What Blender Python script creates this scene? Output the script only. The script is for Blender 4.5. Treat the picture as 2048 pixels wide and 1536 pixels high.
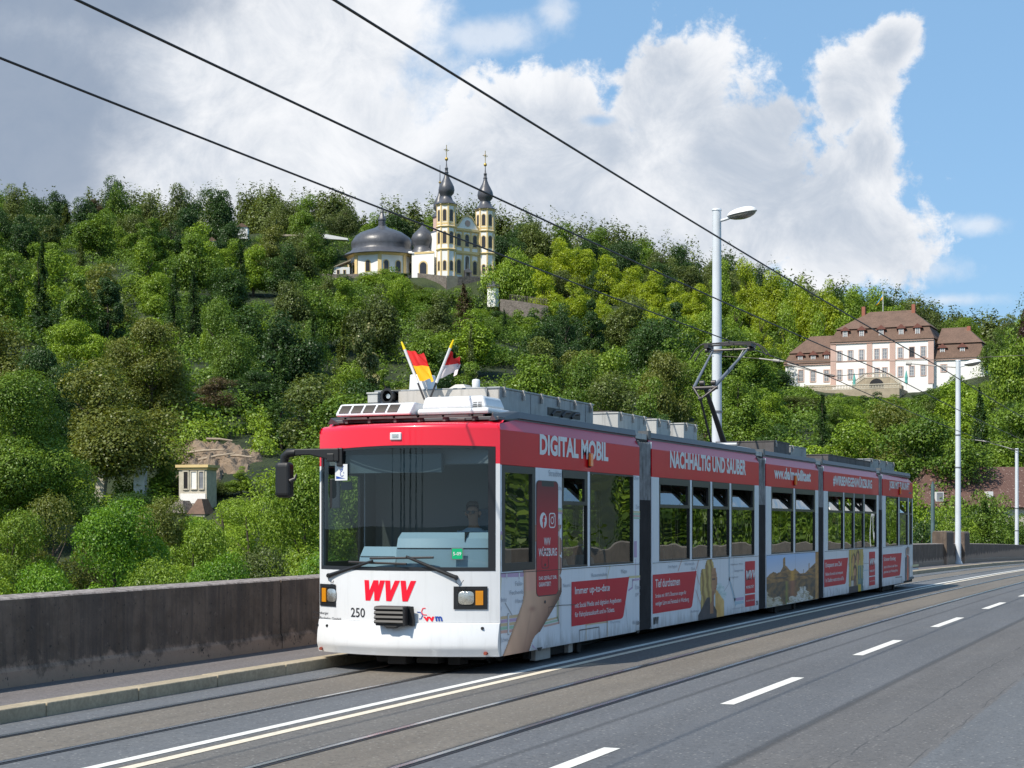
import bpy, math, random
import numpy as np
from math import radians as R_, sin, cos, pi
for _o in list(bpy.data.objects): bpy.data.objects.remove(_o)
SC = bpy.context.scene; COL = SC.collection
# ---------------------------------------------------------------- camera
B_ = math.atan(1436/3400); CB, SB = cos(B_), sin(B_)
CAM = (9.0517, -18.2318, 1.81)
cd = bpy.data.cameras.new('camera'); cam = bpy.data.objects.new('camera', cd); COL.objects.link(cam)
cam.location = CAM; cam.rotation_euler = (pi/2, 0, B_)
cd.sensor_width = 36; cd.lens = 36*3400/2048; cd.shift_y = 280/2048; cd.clip_start = .1; cd.clip_end = 6000
SC.camera = cam
SC.view_settings.view_transform = 'Standard'; SC.view_settings.look = 'None'
SC.view_settings.gamma = 1; SC.view_settings.exposure = 0.2
SC.cycles.max_bounces = 8; SC.cycles.transparent_max_bounces = 12
SC.cycles.caustics_reflective = False; SC.cycles.caustics_refractive = False
# ---------------------------------------------------------------- sun + sky
SUNV = (-.33, -.76, 1.0); _n = math.sqrt(sum(a*a for a in SUNV)); SUNV = tuple(a/_n for a in SUNV)
sl = bpy.data.lights.new('sun', 'SUN'); sl.energy = 4.9; sl.angle = R_(.55); sl.color = (1, .93, .82)
so = bpy.data.objects.new('sun', sl); COL.objects.link(so)
import mathutils
so.rotation_euler = mathutils.Vector(SUNV).to_track_quat('Z', 'Y').to_euler()
SKY_STRENGTH = .122
W = bpy.data.worlds.new('World'); SC.world = W; W.use_nodes = True
nt = W.node_tree; nt.nodes.clear()
class NB:
    "tiny node builder"
    def __init__(s, nt): s.nt = nt
    def n(s, t, **kw):
        nd = s.nt.nodes.new(t)
        for k, v in kw.items():
            if k[0] == '_': setattr(nd, k[1:], v)
            else:
                key = int(k[1:]) if k[0] == 'i' and k[1:].isdigit() else k.replace('__', ' ')
                if hasattr(v, 'bl_idname') or isinstance(v, bpy.types.NodeSocket):
                    s.nt.links.new(v if isinstance(v, bpy.types.NodeSocket) else v.outputs[0], nd.inputs[key])
                else: nd.inputs[key].default_value = v
        return nd
    def m(s, op, a, b=None, c=None, clamp=False):
        nd = s.nt.nodes.new('ShaderNodeMath'); nd.operation = op; nd.use_clamp = clamp
        for i, x in enumerate((a, b, c)):
            if x is None: continue
            if isinstance(x, (int, float)): nd.inputs[i].default_value = x
            else: s.nt.links.new(x if isinstance(x, bpy.types.NodeSocket) else x.outputs[0], nd.inputs[i])
        return nd.outputs[0]
    def mix(s, f, a, b, mode='MIX'):
        nd = s.nt.nodes.new('ShaderNodeMix'); nd.data_type = 'RGBA'; nd.blend_type = mode
        for i, x in ((0, f), (6, a), (7, b)):
            if isinstance(x, (int, float)): nd.inputs[i].default_value = x
            elif isinstance(x, (tuple, list)): nd.inputs[i].default_value = tuple(x)+((1,) if len(x) == 3 else ())
            else: s.nt.links.new(x if isinstance(x, bpy.types.NodeSocket) else x.outputs[0], nd.inputs[i])
        return nd.outputs[2]
    def ss(s, x, a, b, o0=0, o1=1):
        nd = s.nt.nodes.new('ShaderNodeMapRange'); nd.interpolation_type = 'SMOOTHSTEP'
        s.nt.links.new(x if isinstance(x, bpy.types.NodeSocket) else x.outputs[0], nd.inputs[0])
        for i, v in enumerate((a, b, o0, o1)): nd.inputs[i+1].default_value = v
        return nd.outputs[0]
    def noise(s, vec, scale, detail=4, rough=.5, dist=0, out=0):
        nd = s.nt.nodes.new('ShaderNodeTexNoise'); nd.inputs['Scale'].default_value = scale
        nd.inputs['Detail'].default_value = detail; nd.inputs['Roughness'].default_value = rough
        nd.inputs['Distortion'].default_value = dist
        if vec is not None: s.nt.links.new(vec, nd.inputs['Vector'])
        return nd.outputs[out]
w = NB(nt)
sky = w.n('ShaderNodeTexSky', _sky_type='NISHITA', _sun_disc=False, _sun_elevation=math.asin(SUNV[2]),
          _sun_rotation=math.atan2(SUNV[0], SUNV[1]), _altitude=200, _air_density=1.0, _dust_density=.6, _ozone_density=1.6)
tc = w.n('ShaderNodeTexCoord').outputs['Generated']
def dot(v): 
    nd = w.n('ShaderNodeVectorMath', _operation='DOT_PRODUCT', i0=tc); nd.inputs[1].default_value = v; return nd.outputs['Value']
dF = w.m('MAXIMUM', w.m('ABSOLUTE', dot((-SB, CB, 0))), .12)
pU = w.m('DIVIDE', dot((CB, SB, 0)), dF); pV = w.m('DIVIDE', dot((0, 0, 1)), dF)     # direction on the sky, tangent units
UV = w.n('ShaderNodeCombineXYZ', i0=pU, i1=pV).outputs[0]
n1 = w.noise(UV, 7.0, 9, .62, .25); n2 = w.noise(UV, 26.0, 7, .62, .3)
n5 = w.noise(UV, 60.0, 6, .65, .3)
wob = w.m('ADD', w.m('ADD', w.m('MULTIPLY', w.m('SUBTRACT', n1, .5), 1.7), w.m('MULTIPLY', w.m('SUBTRACT', n2, .5), 1.0)), w.m('MULTIPLY', w.m('SUBTRACT', n5, .5), .6))
def T_(x, y): return ((x-1024)/3400, (1048-y)/3400)
def blob(x, y, rx, ry, rot=0):
    u, v = T_(x, y); a = w.m('SUBTRACT', pU, u); b = w.m('SUBTRACT', pV, v)
    if rot:
        c, s_ = cos(rot), sin(rot)
        a, b = w.m('ADD', w.m('MULTIPLY', a, c), w.m('MULTIPLY', b, s_)), w.m('SUBTRACT', w.m('MULTIPLY', b, c), w.m('MULTIPLY', a, s_))
    a = w.m('DIVIDE', a, rx/3400); b = w.m('DIVIDE', b, ry/3400)
    return w.m('SUBTRACT', 1.0, w.m('SQRT', w.m('ADD', w.m('MULTIPLY', a, a), w.m('MULTIPLY', b, b))))
def union(L, k=.25):
    o = L[0]
    for x in L[1:]:
        nd = w.nt.nodes.new('ShaderNodeMath'); nd.operation = 'SMOOTH_MAX'; nd.inputs[2].default_value = k
        w.nt.links.new(o, nd.inputs[0]); w.nt.links.new(x, nd.inputs[1]); o = nd.outputs[0]
    return o
veil = union([blob(60, 150, 700, 420), blob(620, 40, 330, 260), blob(520, 330, 600, 300), blob(-700, 200, 900, 500)])
cum = union([blob(1340, 190, 190, 170), blob(1120, 300, 330, 190), blob(1480, 290, 240, 190), blob(1600, 420, 260, 190),
             blob(1700, 175, 120, 115, .75), blob(1775, 95, 95, 62, .8), blob(1560, 230, 120, 70), blob(1740, 300, 70, 120), blob(1700, 480, 250, 150, -.35), blob(1000, 420, 420, 200), blob(1330, 430, 420, 200),
             blob(2600, 200, 260, 130), blob(3300, 500, 500, 260)])
wisp = union([blob(1850, 540, 150, 55), blob(1960, 450, 110, 34), blob(1118, 30, 60, 70), blob(960, 70, 190, 60), blob(1900, 600, 170, 26)])
aV = w.ss(w.m('ADD', veil, w.m('MULTIPLY', wob, .55)), -.05, .42)
aC = w.ss(w.m('ADD', cum, w.m('MULTIPLY', wob, 1.15)), .0, .30)
aW = w.m('MULTIPLY', w.ss(w.m('ADD', wisp, w.m('MULTIPLY', wob, 1.0)), .1, .9), .62)
hole = w.ss(w.m('ADD', blob(1200, 240, 60, 24), w.m('MULTIPLY', wob, .8)), .2, .8, 1, .35)
alpha = w.m('MULTIPLY', w.m('MAXIMUM', w.m('MAXIMUM', aV, aC), aW), hole)
# cloud tone: grey bodies and undersides, bright sunlit crowns
n3 = w.noise(UV, 5.0, 8, .6, .5); n4 = w.noise(UV, 17.0, 9, .66, .5)
lit = w.m('ADD', w.m('MULTIPLY', w.ss(cum, .75, .05), .55), w.m('MULTIPLY', w.m('SUBTRACT', n4, .42), 1.9))
lit = w.m('ADD', lit, w.m('MULTIPLY', w.m('SUBTRACT', n3, .5), 1.3))
lit = w.m('ADD', lit, w.ss(w.m('ADD', pU, w.m('MULTIPLY', pV, .35)), -.26, .16, -.28, .16))
grey = w.ss(w.m('ADD', union([blob(40, 230, 300, 330), blob(150, -60, 420, 200)]), w.m('MULTIPLY', wob, .35)), -.1, .55)
ccol = w.mix(w.ss(lit, -.15, 1.05), (3.7, 4.2, 4.95), (6.9, 7.0, 7.2))
ccol = w.mix(w.m('MULTIPLY', grey, .85), ccol, (1.85, 2.4, 3.3))
skyc = w.mix(1.0, sky, (.85, .95, 1.0), 'MULTIPLY')
skyc = w.mix(.6, skyc, (2.1, 3.9, 6.2))
fin = w.mix(alpha, skyc, ccol)
bg = w.n('ShaderNodeBackground', Color=fin, Strength=SKY_STRENGTH)
w.nt.links.new(bg.outputs[0], w.n('ShaderNodeOutputWorld').inputs[0])

# ---------------------------------------------------------------- helpers
def tag(o, label=None, cat=None, group=None, kind=None):
    if label: o['label'] = label
    if cat: o['category'] = cat
    if group: o['group'] = group
    if kind: o['kind'] = kind
    return o
def empty(name, loc=(0, 0, 0), rz=0, **kw):
    o = bpy.data.objects.new(name, None); COL.objects.link(o); o.location = loc; o.rotation_euler = (0, 0, rz)
    o.empty_display_size = .2
    return tag(o, **kw)
def V(*a): return mathutils.Vector(a)
class MB:
    def __init__(s): s.v = []; s.f = []; s.m = []
    def poly(s, pts, m=0):
        b = len(s.v); s.v += [tuple(p) for p in pts]; s.f.append(tuple(range(b, b+len(pts)))); s.m.append(m)
    def box(s, x0, x1, y0, y1, z0, z1, m=0, M=None):
        b = len(s.v)
        P = [(x0, y0, z0), (x1, y0, z0), (x1, y1, z0), (x0, y1, z0), (x0, y0, z1), (x1, y0, z1), (x1, y1, z1), (x0, y1, z1)]
        if M is not None: P = [tuple(M @ mathutils.Vector(p)) for p in P]
        s.v += P
        for f in ((0, 3, 2, 1), (4, 5, 6, 7), (0, 1, 5, 4), (1, 2, 6, 5), (2, 3, 7, 6), (3, 0, 4, 7)):
            s.f.append(tuple(b+i for i in f)); s.m.append(m)
    def frust(s, a, b_, z0, z1, m=0):
        "box from rect a=(x0,x1,y0,y1) at z0 to rect b at z1"
        b = len(s.v)
        for (x0, x1, y0, y1), z in ((a, z0), (b_, z1)): s.v += [(x0, y0, z), (x1, y0, z), (x1, y1, z), (x0, y1, z)]
        for f in ((0, 3, 2, 1), (4, 5, 6, 7), (0, 1, 5, 4), (1, 2, 6, 5), (2, 3, 7, 6), (3, 0, 4, 7)):
            s.f.append(tuple(b+i for i in f)); s.m.append(m)
    def prism(s, pts, axis, a0, a1, m=0):
        "extrude 2-D polygon: axis 'x': pts=(y,z); 'y': (x,z); 'z': (x,y)"
        def P(p, a): return (a, p[0], p[1]) if axis == 'x' else (p[0], a, p[1]) if axis == 'y' else (p[0], p[1], a)
        n = len(pts); b = len(s.v); s.v += [P(p, a0) for p in pts]+[P(p, a1) for p in pts]
        s.f.append(tuple(range(b+n-1, b-1, -1))); s.m.append(m); s.f.append(tuple(range(b+n, b+2*n))); s.m.append(m)
        for i in range(n):
            j = (i+1) % n; s.f.append((b+i, b+j, b+n+j, b+n+i)); s.m.append(m)
    def cyl(s, p0, p1, r0, r1=None, n=12, m=0, caps=True):
        r1 = r0 if r1 is None else r1; p0 = V(*p0); p1 = V(*p1); d = (p1-p0).normalized()
        a = d.orthogonal().normalized(); c = d.cross(a); b = len(s.v)
        for p, r in ((p0, r0), (p1, r1)):
            for i in range(n):
                t = 2*pi*i/n; s.v.append(tuple(p+(a*cos(t)+c*sin(t))*r))
        for i in range(n):
            j = (i+1) % n; s.f.append((b+i, b+j, b+n+j, b+n+i)); s.m.append(m)
        if caps: s.f.append(tuple(range(b+n-1, b-1, -1))); s.m.append(m); s.f.append(tuple(range(b+n, b+2*n))); s.m.append(m)
    def tube(s, pts, r, n=8, m=0):
        rr = r if isinstance(r, (list, tuple)) else [r]*len(pts)
        b = len(s.v); a = None
        for k, p in enumerate(pts):
            p = V(*p); q0 = V(*pts[max(0, k-1)]); q1 = V(*pts[min(len(pts)-1, k+1)]); d = (q1-q0).normalized()
            a = d.orthogonal().normalized() if a is None else (a-d*a.dot(d)).normalized(); c = d.cross(a)
            for i in range(n):
                t = 2*pi*i/n; s.v.append(tuple(p+(a*cos(t)+c*sin(t))*rr[k]))
        for k in range(len(pts)-1):
            for i in range(n):
                j = (i+1) % n; s.f.append((b+k*n+i, b+k*n+j, b+(k+1)*n+j, b+(k+1)*n+i)); s.m.append(m)
        s.f.append(tuple(range(b+n-1, b-1, -1))); s.m.append(m); e = b+(len(pts)-1)*n; s.f.append(tuple(range(e, e+n))); s.m.append(m)
    def lathe(s, prof, n=24, c=(0, 0), m=0, rot=0, z=0):
        b = len(s.v)
        for r, zz in prof:
            for i in range(n):
                t = 2*pi*(i+.5)/n+rot; s.v.append((c[0]+r*cos(t), c[1]+r*sin(t), z+zz))
        for k in range(len(prof)-1):
            for i in range(n):
                j = (i+1) % n; s.f.append((b+k*n+i, b+k*n+j, b+(k+1)*n+j, b+(k+1)*n+i)); s.m.append(m)
        s.f.append(tuple(range(b+n-1, b-1, -1))); s.m.append(m); e = b+(len(prof)-1)*n; s.f.append(tuple(range(e, e+n))); s.m.append(m)
    def grid(s, fn, nu, nv, m=0):
        b = len(s.v)
        for j in range(nv+1):
            for i in range(nu+1): s.v.append(tuple(fn(i/nu, j/nv)))
        for j in range(nv):
            for i in range(nu):
                k = b+j*(nu+1)+i; s.f.append((k, k+1, k+nu+2, k+nu+1)); s.m.append(m)
    def obj(s, name, mats, parent=None, smooth=None, bevel=0, loc=None, rz=0, solid=0, **kw):
        me = bpy.data.meshes.new(name); me.from_pydata(s.v, [], s.f)
        mats = mats if isinstance(mats, (list, tuple)) else [mats]
        for x in mats: me.materials.append(x)
        if len(mats) > 1: me.polygons.foreach_set('material_index', s.m)
        me.validate()
        o = bpy.data.objects.new(name, me); COL.objects.link(o)
        if loc: o.location = loc
        o.rotation_euler = (0, 0, rz)
        if parent: o.parent = parent
        if solid:
            md = o.modifiers.new('solid', 'SOLIDIFY'); md.thickness = solid; md.offset = -1
        if bevel:
            md = o.modifiers.new('bevel', 'BEVEL'); md.width = bevel; md.segments = 2; md.limit_method = 'ANGLE'; md.angle_limit = R_(35)
        if smooth:
            me.polygons.foreach_set('use_smooth', [True]*len(me.polygons))
            md = o.modifiers.new('edges', 'EDGE_SPLIT'); md.split_angle = R_(smooth)
        return tag(o, **kw)
# ---------------------------------------------------------------- materials
def mat(name, col, rough=.5, metal=0, spec=.5, coat=0, emit=None, es=0, noise=None, bump=None, streak=0, coatr=.03):
    m = bpy.data.materials.new(name); m.use_nodes = True; N = NB(m.node_tree); p = m.node_tree.nodes['Principled BSDF']
    c = tuple(col)+(1,)
    p.inputs['Base Color'].default_value = c; p.inputs['Roughness'].default_value = rough; p.inputs['Metallic'].default_value = metal
    p.inputs['Specular IOR Level'].default_value = spec; p.inputs['Coat Weight'].default_value = coat; p.inputs['Coat Roughness'].default_value = coatr
    if emit: p.inputs['Emission Color'].default_value = tuple(emit)+(1,); p.inputs['Emission Strength'].default_value = es
    tcn = None
    if noise or bump or streak: tcn = N.n('ShaderNodeTexCoord').outputs['Object']
    out = c
    if noise:
        for sc, amt in (noise if isinstance(noise, list) else [noise]):
            f = N.m('MULTIPLY', N.ss(N.noise(tcn, sc, 6, .6), .35, .68), amt)
            out = N.mix(f, out, tuple(x*.35 for x in col))
    if streak:
        mp = N.n('ShaderNodeMapping', Vector=tcn); mp.inputs['Scale'].default_value = (7, 7, .5)
        f = N.m('MULTIPLY', N.ss(N.noise(mp.outputs[0], 1.6, 5, .65), .48, .75), streak)
        out = N.mix(f, out, (.05, .045, .04))
    if out is not c: m.node_tree.links.new(out, p.inputs['Base Color'])
    if bump:
        b = N.n('ShaderNodeBump', Height=N.noise(tcn, bump[0], 5, .6), Strength=bump[1], Distance=bump[2] if len(bump) > 2 else .02)
        m.node_tree.links.new(b.outputs[0], p.inputs['Normal'])
    return m
def glass(name, tint=(.5, .56, .55), ior=1.6, boost=1.0, wav=.12):
    m = bpy.data.materials.new(name); m.use_nodes = True; N = NB(m.node_tree); m.node_tree.nodes.clear()
    tr = N.n('ShaderNodeBsdfTransparent', Color=tuple(tint)+(1,)); gl = N.n('ShaderNodeBsdfGlossy', Roughness=.0)
    tcn = N.n('ShaderNodeTexCoord').outputs['Object']
    b = N.n('ShaderNodeBump', Height=N.noise(tcn, 1.1, 1, .4), Strength=wav, Distance=.08); N.nt.links.new(b.outputs[0], gl.inputs['Normal'])
    bf = N.n('ShaderNodeNewGeometry').outputs['Backfacing']; fr = N.n('ShaderNodeFresnel', IOR=N.m('ADD', N.m('MULTIPLY', bf, 1/ior-ior), ior)); f = N.m('MULTIPLY', fr, boost, clamp=True)
    mx = N.n('ShaderNodeMixShader', i0=f, i1=tr, i2=gl); N.nt.links.new(mx.outputs[0], N.n('ShaderNodeOutputMaterial').inputs[0])
    return m
def vcol_mat(name, rough=.5, coat=.05):
    m = bpy.data.materials.new(name); m.use_nodes = True; N = NB(m.node_tree); p = m.node_tree.nodes['Principled BSDF']
    a = N.n('ShaderNodeVertexColor', _layer_name='print'); N.nt.links.new(a.outputs[0], p.inputs['Base Color'])
    p.inputs['Roughness'].default_value = rough; p.inputs['Coat Weight'].default_value = coat; return m
M = {}
def dirty(name, col, rough, coat=0, **k):
    "panel paint with road grime thrown up along the skirt"
    m = mat(name, col, rough, coat=coat, **k); N = NB(m.node_tree); p = m.node_tree.nodes['Principled BSDF']
    t = N.n('ShaderNodeTexCoord').outputs['Object']; z = N.n('ShaderNodeSeparateXYZ', i0=t).outputs[2]; ln = p.inputs['Base Color'].links[0].from_socket
    mp = N.n('ShaderNodeMapping', Vector=t); mp.inputs['Scale'].default_value = (4, 4, 1)
    f = N.ss(N.m('ADD', z, N.m('MULTIPLY', N.noise(mp.outputs[0], 2.2, 6, .7), -.55)), .18, -.06)
    N.nt.links.new(N.mix(N.m('MULTIPLY', f, .5), ln, (.20, .175, .15)), p.inputs['Base Color']); return m
M['white'] = mat('white paint', (.72, .73, .74), .3, coat=.5, noise=[(1.6, .05)], streak=.10)
M['panel'] = dirty('printed white panel', (.80, .82, .86), .38, coat=.12, noise=[(1.2, .05)], streak=.09)
M['red'] = mat('red paint', (.72, .003, .012), .4, spec=.35, coat=.08, noise=[(.9, .12)])
M['redf'] = mat('red front paint', (.80, .012, .035), .3, coat=.6)
M['black'] = mat('black rubber', (.012, .012, .013), .5)
M['frame'] = mat('window frame black', (.02, .021, .024), .35)
M['bellows'] = mat('bellows rubber', (.06, .055, .055), .75, noise=[(3, .5)])
M['bellgrey'] = mat('bellows upper grey', (.40, .40, .40), .7, noise=[(6, .6)], streak=.8)  # upper folds and roof of the bellows, paler grey than the lower folds
M['roofgrey'] = mat('roof trim grey', (.085, .095, .105), .45)
M['alu'] = mat('weathered aluminium', (.36, .38, .40), .45, metal=.35, noise=[(2.2, .35), (11, .15)], streak=.5)
M['alulight'] = mat('light grey roof casing', (.5, .5, .48), .5, noise=[(3, .2)], streak=.45)
M['plate'] = mat('beige roof plate', (.50, .47, .43), .5, noise=[(2, .2)], streak=.3)
M['sooty'] = mat('sooty roof casing', (.10, .09, .09), .65, noise=[(3, .6)], streak=.8)
M['steel'] = mat('steel', (.22, .22, .23), .4, metal=.6)
M['darksteel'] = mat('dark steel', (.06, .055, .055), .45, metal=.5)
M['under'] = mat('underframe black', (.02, .019, .018), .8)
M['wheel'] = mat('wheel steel', (.16, .15, .14), .45, metal=.6)
M['amber'] = mat('amber lens', (.85, .32, .01), .2, coat=1)
M['orange'] = mat('orange lamp', (.9, .2, .02), .3, coat=.5)
M['lens'] = mat('lamp reflector', (.75, .72, .66), .18, metal=.75, coat=1, bump=(60, .5, .01))
M['glass'] = glass('side glass', (.50, .54, .50), 1.8, 1.6, .10)
M['wind'] = glass('windscreen glass', (.78, .88, .92), 1.55, 1.2, .02)
M['clear'] = glass('clear glass', (.92, .92, .9), 1.4)
M['dash'] = mat('blue grey dashboard', (.24, .32, .36), .4)
M['inner'] = mat('interior wall', (.14, .15, .15), .6)
M['innerw'] = mat('interior ceiling', (.25, .26, .26), .6)
M['seat'] = mat('seat shell', (.05, .12, .16), .6)
M['grab'] = mat('yellow green grab pole', (.35, .50, .12), .35)
M['print'] = vcol_mat('printed foil')
M['pred'] = mat('printed red', (.60, .006, .03), .42, spec=.3)
M['tw'] = mat('lettering white', (.78, .78, .78), .4)
M['tg'] = mat('lettering pale grey', (.40, .42, .46), .4)
M['tk'] = mat('lettering black', (.03, .03, .035), .4)
M['tr'] = mat('lettering red', (.85, .008, .03), .35)
M['tb'] = mat('lettering blue', (.02, .07, .35), .35)
M['tgr'] = mat('route card green', (.0, .42, .17), .4)
# ---------------------------------------------------------------- px -> bridge coordinates of real surfaces (c = x across, s = y along)
def sd(x, y, c=1.2):
    r = (x-1024)/3400; D = (CAM[0]-c)/(SB-CB*r); return D*(SB*r+CB)+CAM[1], CAM[2]-(y-1048)/3400*D
BUL = .36
def fy(x): return -BUL*(1-min(1, (x/1.2)**2))
def fr(x, y, off=0):
    r = (x-1024)/3400; s = -.2
    for _ in range(25):
        D = (s-CAM[1])/(SB*r+CB); X = CAM[0]+D*(CB*r-SB); s = .5*s+.5*(fy(max(-1.2, min(1.2, X)))-off)
    return X, CAM[2]-(y-1048)/3400*D
def wp(x, y, D):
    r = (x-1024)/3400; return (CAM[0]+D*(CB*r-SB), CAM[1]+D*(SB*r+CB), CAM[2]-(y-1048)/3400*D)
def project(p):
    a, b, c = p[0]-CAM[0], p[1]-CAM[1], p[2]-CAM[2]; D = -SB*a+CB*b; X = CB*a+SB*b
    return (1024+3400*X/D, 1048-3400*c/D, D) if D > .1 else (0, 0, -1)
def zr(s): return .105-.000125*(s-20)**2          # hump of the bridge deck
# ================================================================ BRIDGE
def strip(name, x0, x1, dz, material, s0=-30, s1=170, n=100, parent=None, xs=None, **kw):
    mb = MB(); xs = xs or [x0, x1]
    for i in range(n+1):
        s = s0+(s1-s0)*i/n
        for x in xs: mb.v.append((x, s, zr(s)+dz))
    k = len(xs)
    for i in range(n):
        for j in range(k-1): mb.f.append((i*k+j, i*k+j+1, (i+1)*k+j+1, (i+1)*k+j)); mb.m.append(0)
    return mb.obj(name, material, parent, **kw)
def asphalt(name, zones, base, speck=.5):
    m = bpy.data.materials.new(name); m.use_nodes = True; N = NB(m.node_tree); p = m.node_tree.nodes['Principled BSDF']
    t = N.n('ShaderNodeTexCoord').outputs['Object']; sep = N.n('ShaderNodeSeparateXYZ', i0=t); X = sep.outputs[0]
    wx = N.m('ADD', X, N.m('MULTIPLY', N.m('SUBTRACT', N.noise(t, 3, 3), .5), .06))
    col = base
    for a, b, c in zones:
        f = N.m('MULTIPLY', N.ss(wx, a-.02, a+.02), N.ss(wx, b-.02, b+.02, 1, 0)); col = N.mix(f, col, c)
    mp = N.n('ShaderNodeMapping', Vector=t); mp.inputs['Scale'].default_value = (1.6, .16, 1)
    col = N.mix(N.m('MULTIPLY', N.ss(N.noise(mp.outputs[0], 1.2, 5, .6), .35, .7), .35), col, N.mix(1, col, (.62, .60, .58), 'MULTIPLY'))
    col = N.mix(N.m('MULTIPLY', N.ss(N.noise(t, .6, 4, .6), .45, .75), .25), col, N.mix(1, col, (1.35, 1.3, 1.2), 'MULTIPLY'))
    g = N.noise(t, 24, 6, .8)
    col = N.mix(N.m('MULTIPLY', N.ss(g, .50, .34), .62), col, (.03, .03, .032)); col = N.mix(N.m('MULTIPLY', N.ss(N.noise(t, 31, 5, .8), .52, .70), .55), col, N.mix(1, col, (2.1, 2.0, 1.9), 'MULTIPLY'))
    vo = N.n('ShaderNodeTexVoronoi', Vector=t, Scale=26.0)
    sepc = N.n('ShaderNodeSeparateXYZ', i0=vo.outputs['Color'])
    f = N.m('MULTIPLY', N.ss(vo.outputs['Distance'], .38, .18), N.ss(sepc.outputs[0], .78, .9))
    col = N.mix(N.m('MULTIPLY', f, speck), col, (.42, .40, .37))
    # tyre-dark and worn seams along the road
    for a, wdt, amt in ((3.93, .035, .45), (5.62, .05, .55), (6.35, .008, .6), (6.85, .006, .5), (4.9, .4, .10), (6.1, .5, .08)):
        wl = N.m('ADD', X, N.m('MULTIPLY', N.m('SUBTRACT', N.noise(t, .9, 4), .5), .02 if wdt > .03 else .16))
        d = N.m('ABSOLUTE', N.m('SUBTRACT', wl, a))
        gate = N.ss(N.noise(t, 1.3, 3), .40, .5) if wdt < .03 else 1.0
        col = N.mix(N.m('MULTIPLY', N.m('MULTIPLY', N.ss(d, wdt*1.6, wdt*.4), amt), gate), col, (.03, .03, .032))
    N.nt.links.new(col, p.inputs['Base Color']); p.inputs['Roughness'].default_value = .78; p.inputs['Specular IOR Level'].default_value = .35
    b = N.n('ShaderNodeBump', Height=N.noise(t, 70, 3, .7), Strength=.5, Distance=.008); N.nt.links.new(b.outputs[0], p.inputs['Normal'])
    return m
COOL, WARM = (.128, .134, .142), (.165, .146, .122)
M['asph'] = asphalt('road asphalt', [(-.48, .48, WARM), (1.42, 2.33, (.138, .13, .12)), (2.43, 3.36, WARM), (3.42, 5.6, (.120, .124, .132)), (5.62, 6.9, (.128, .123, .12))], COOL)
M['pave'] = asphalt('pavement asphalt', [], (.16, .145, .142), .25)
M['kerb'] = mat('granite kerb', (.46, .38, .26), .8, noise=[(4, .35), (25, .35)], bump=(40, .4, .01))
M['paint'] = mat('road paint', (.80, .78, .72), .7, noise=[(14, .22), (60, .25)])
M['paint2'] = mat('yellowed road paint', (.78, .69, .54), .7, noise=[(14, .22), (60, .25)])
strip('road', -1.08, 7.75, 0, M['asph'], xs=[-1.08, 1, 3, 5, 7.75], kind='structure')
def rail(c, label):
    o = empty('tram_rail', (c, 0, 0), label=label, cat='rail', group='grooved rails of the two tram tracks')
    for nm, a, b, dz, mt in (('rail_head', -.03, .028, .006, M['railtop']), ('rail_groove', .028, .062, .002, M['black']), ('rail_lip', .062, .08, .005, M['railside']), ('rail_joint', -.055, -.03, .003, M['railside'])):
        x = strip(nm, a, b, dz, mt, parent=o)
    return o
M['railtop'] = mat('polished rail head', (.70, .69, .68), .24, metal=.95)
M['railside'] = mat('rail side', (.035, .033, .035), .5, metal=.4)
rail(-.5, 'steel rail nearest the left kerb, running beneath the tram')
rail(.5, 'steel rail under the tram, beside the double white line')
rail(2.39, 'shiny steel rail of the empty track, nearer to the double line')
rail(3.39, 'steel rail of the empty track, nearer to the dashed line')
def marks():
    mb = MB()
    for c, m in ((1.31, 0), (1.56, 1)):
        for i in range(100):
            s = -30+2*i; t = s+2
            mb.poly([(c-.055, s, zr(s)+.004), (c+.055, s, zr(s)+.004), (c+.055, t, zr(t)+.004), (c-.055, t, zr(t)+.004)], m)
    s = -2.1-6.33*4
    while s < 165:
        t = s+2.98; mb.poly([(4.45, s, zr(s)+.004), (4.59, s, zr(s)+.004), (4.59, t, zr(t)+.004), (4.45, t, zr(t)+.004)], 0); s += 6.33
    mb.obj('road_markings', [M['paint'], M['paint2']], kind='structure')
marks()
for side_ in (-1, 1):
    a, b = (-1.30, -1.08) if side_ < 0 else (7.75, 7.97)
    mb = MB(); s = -30.0; L = 1.45
    while s < 168:                                   # kerb stones with open joints
        t = s+L-.015; jz = random.Random(int(s*10)).uniform(-.004, .004)
        z0, z1 = zr(s)-.05, zr(s)+.125+jz; w0, w1 = zr(t)-.05, zr(t)+.125+jz
        bb = len(mb.v); mb.v += [(a, s, z0), (b, s, z0), (b, t, w0), (a, t, w0), (a, s, z1), (b, s, z1), (b, t, w1), (a, t, w1)]
        for f in ((0, 3, 2, 1), (4, 5, 6, 7), (0, 1, 5, 4), (1, 2, 6, 5), (2, 3, 7, 6), (3, 0, 4, 7)): mb.f.append(tuple(bb+i for i in f)); mb.m.append(0)
        s += L
    mb.obj('kerb', M['kerb'], bevel=.012, kind='structure')
strip('pavement', -2.75, -1.29, .112, M['pave'], kind='structure')
strip('pavement', 7.96, 10.4, .112, M['pave'], kind='structure')
strip('bridge_deck', -3.2, 11.2, -.6, M['under'], kind='structure')
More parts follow.
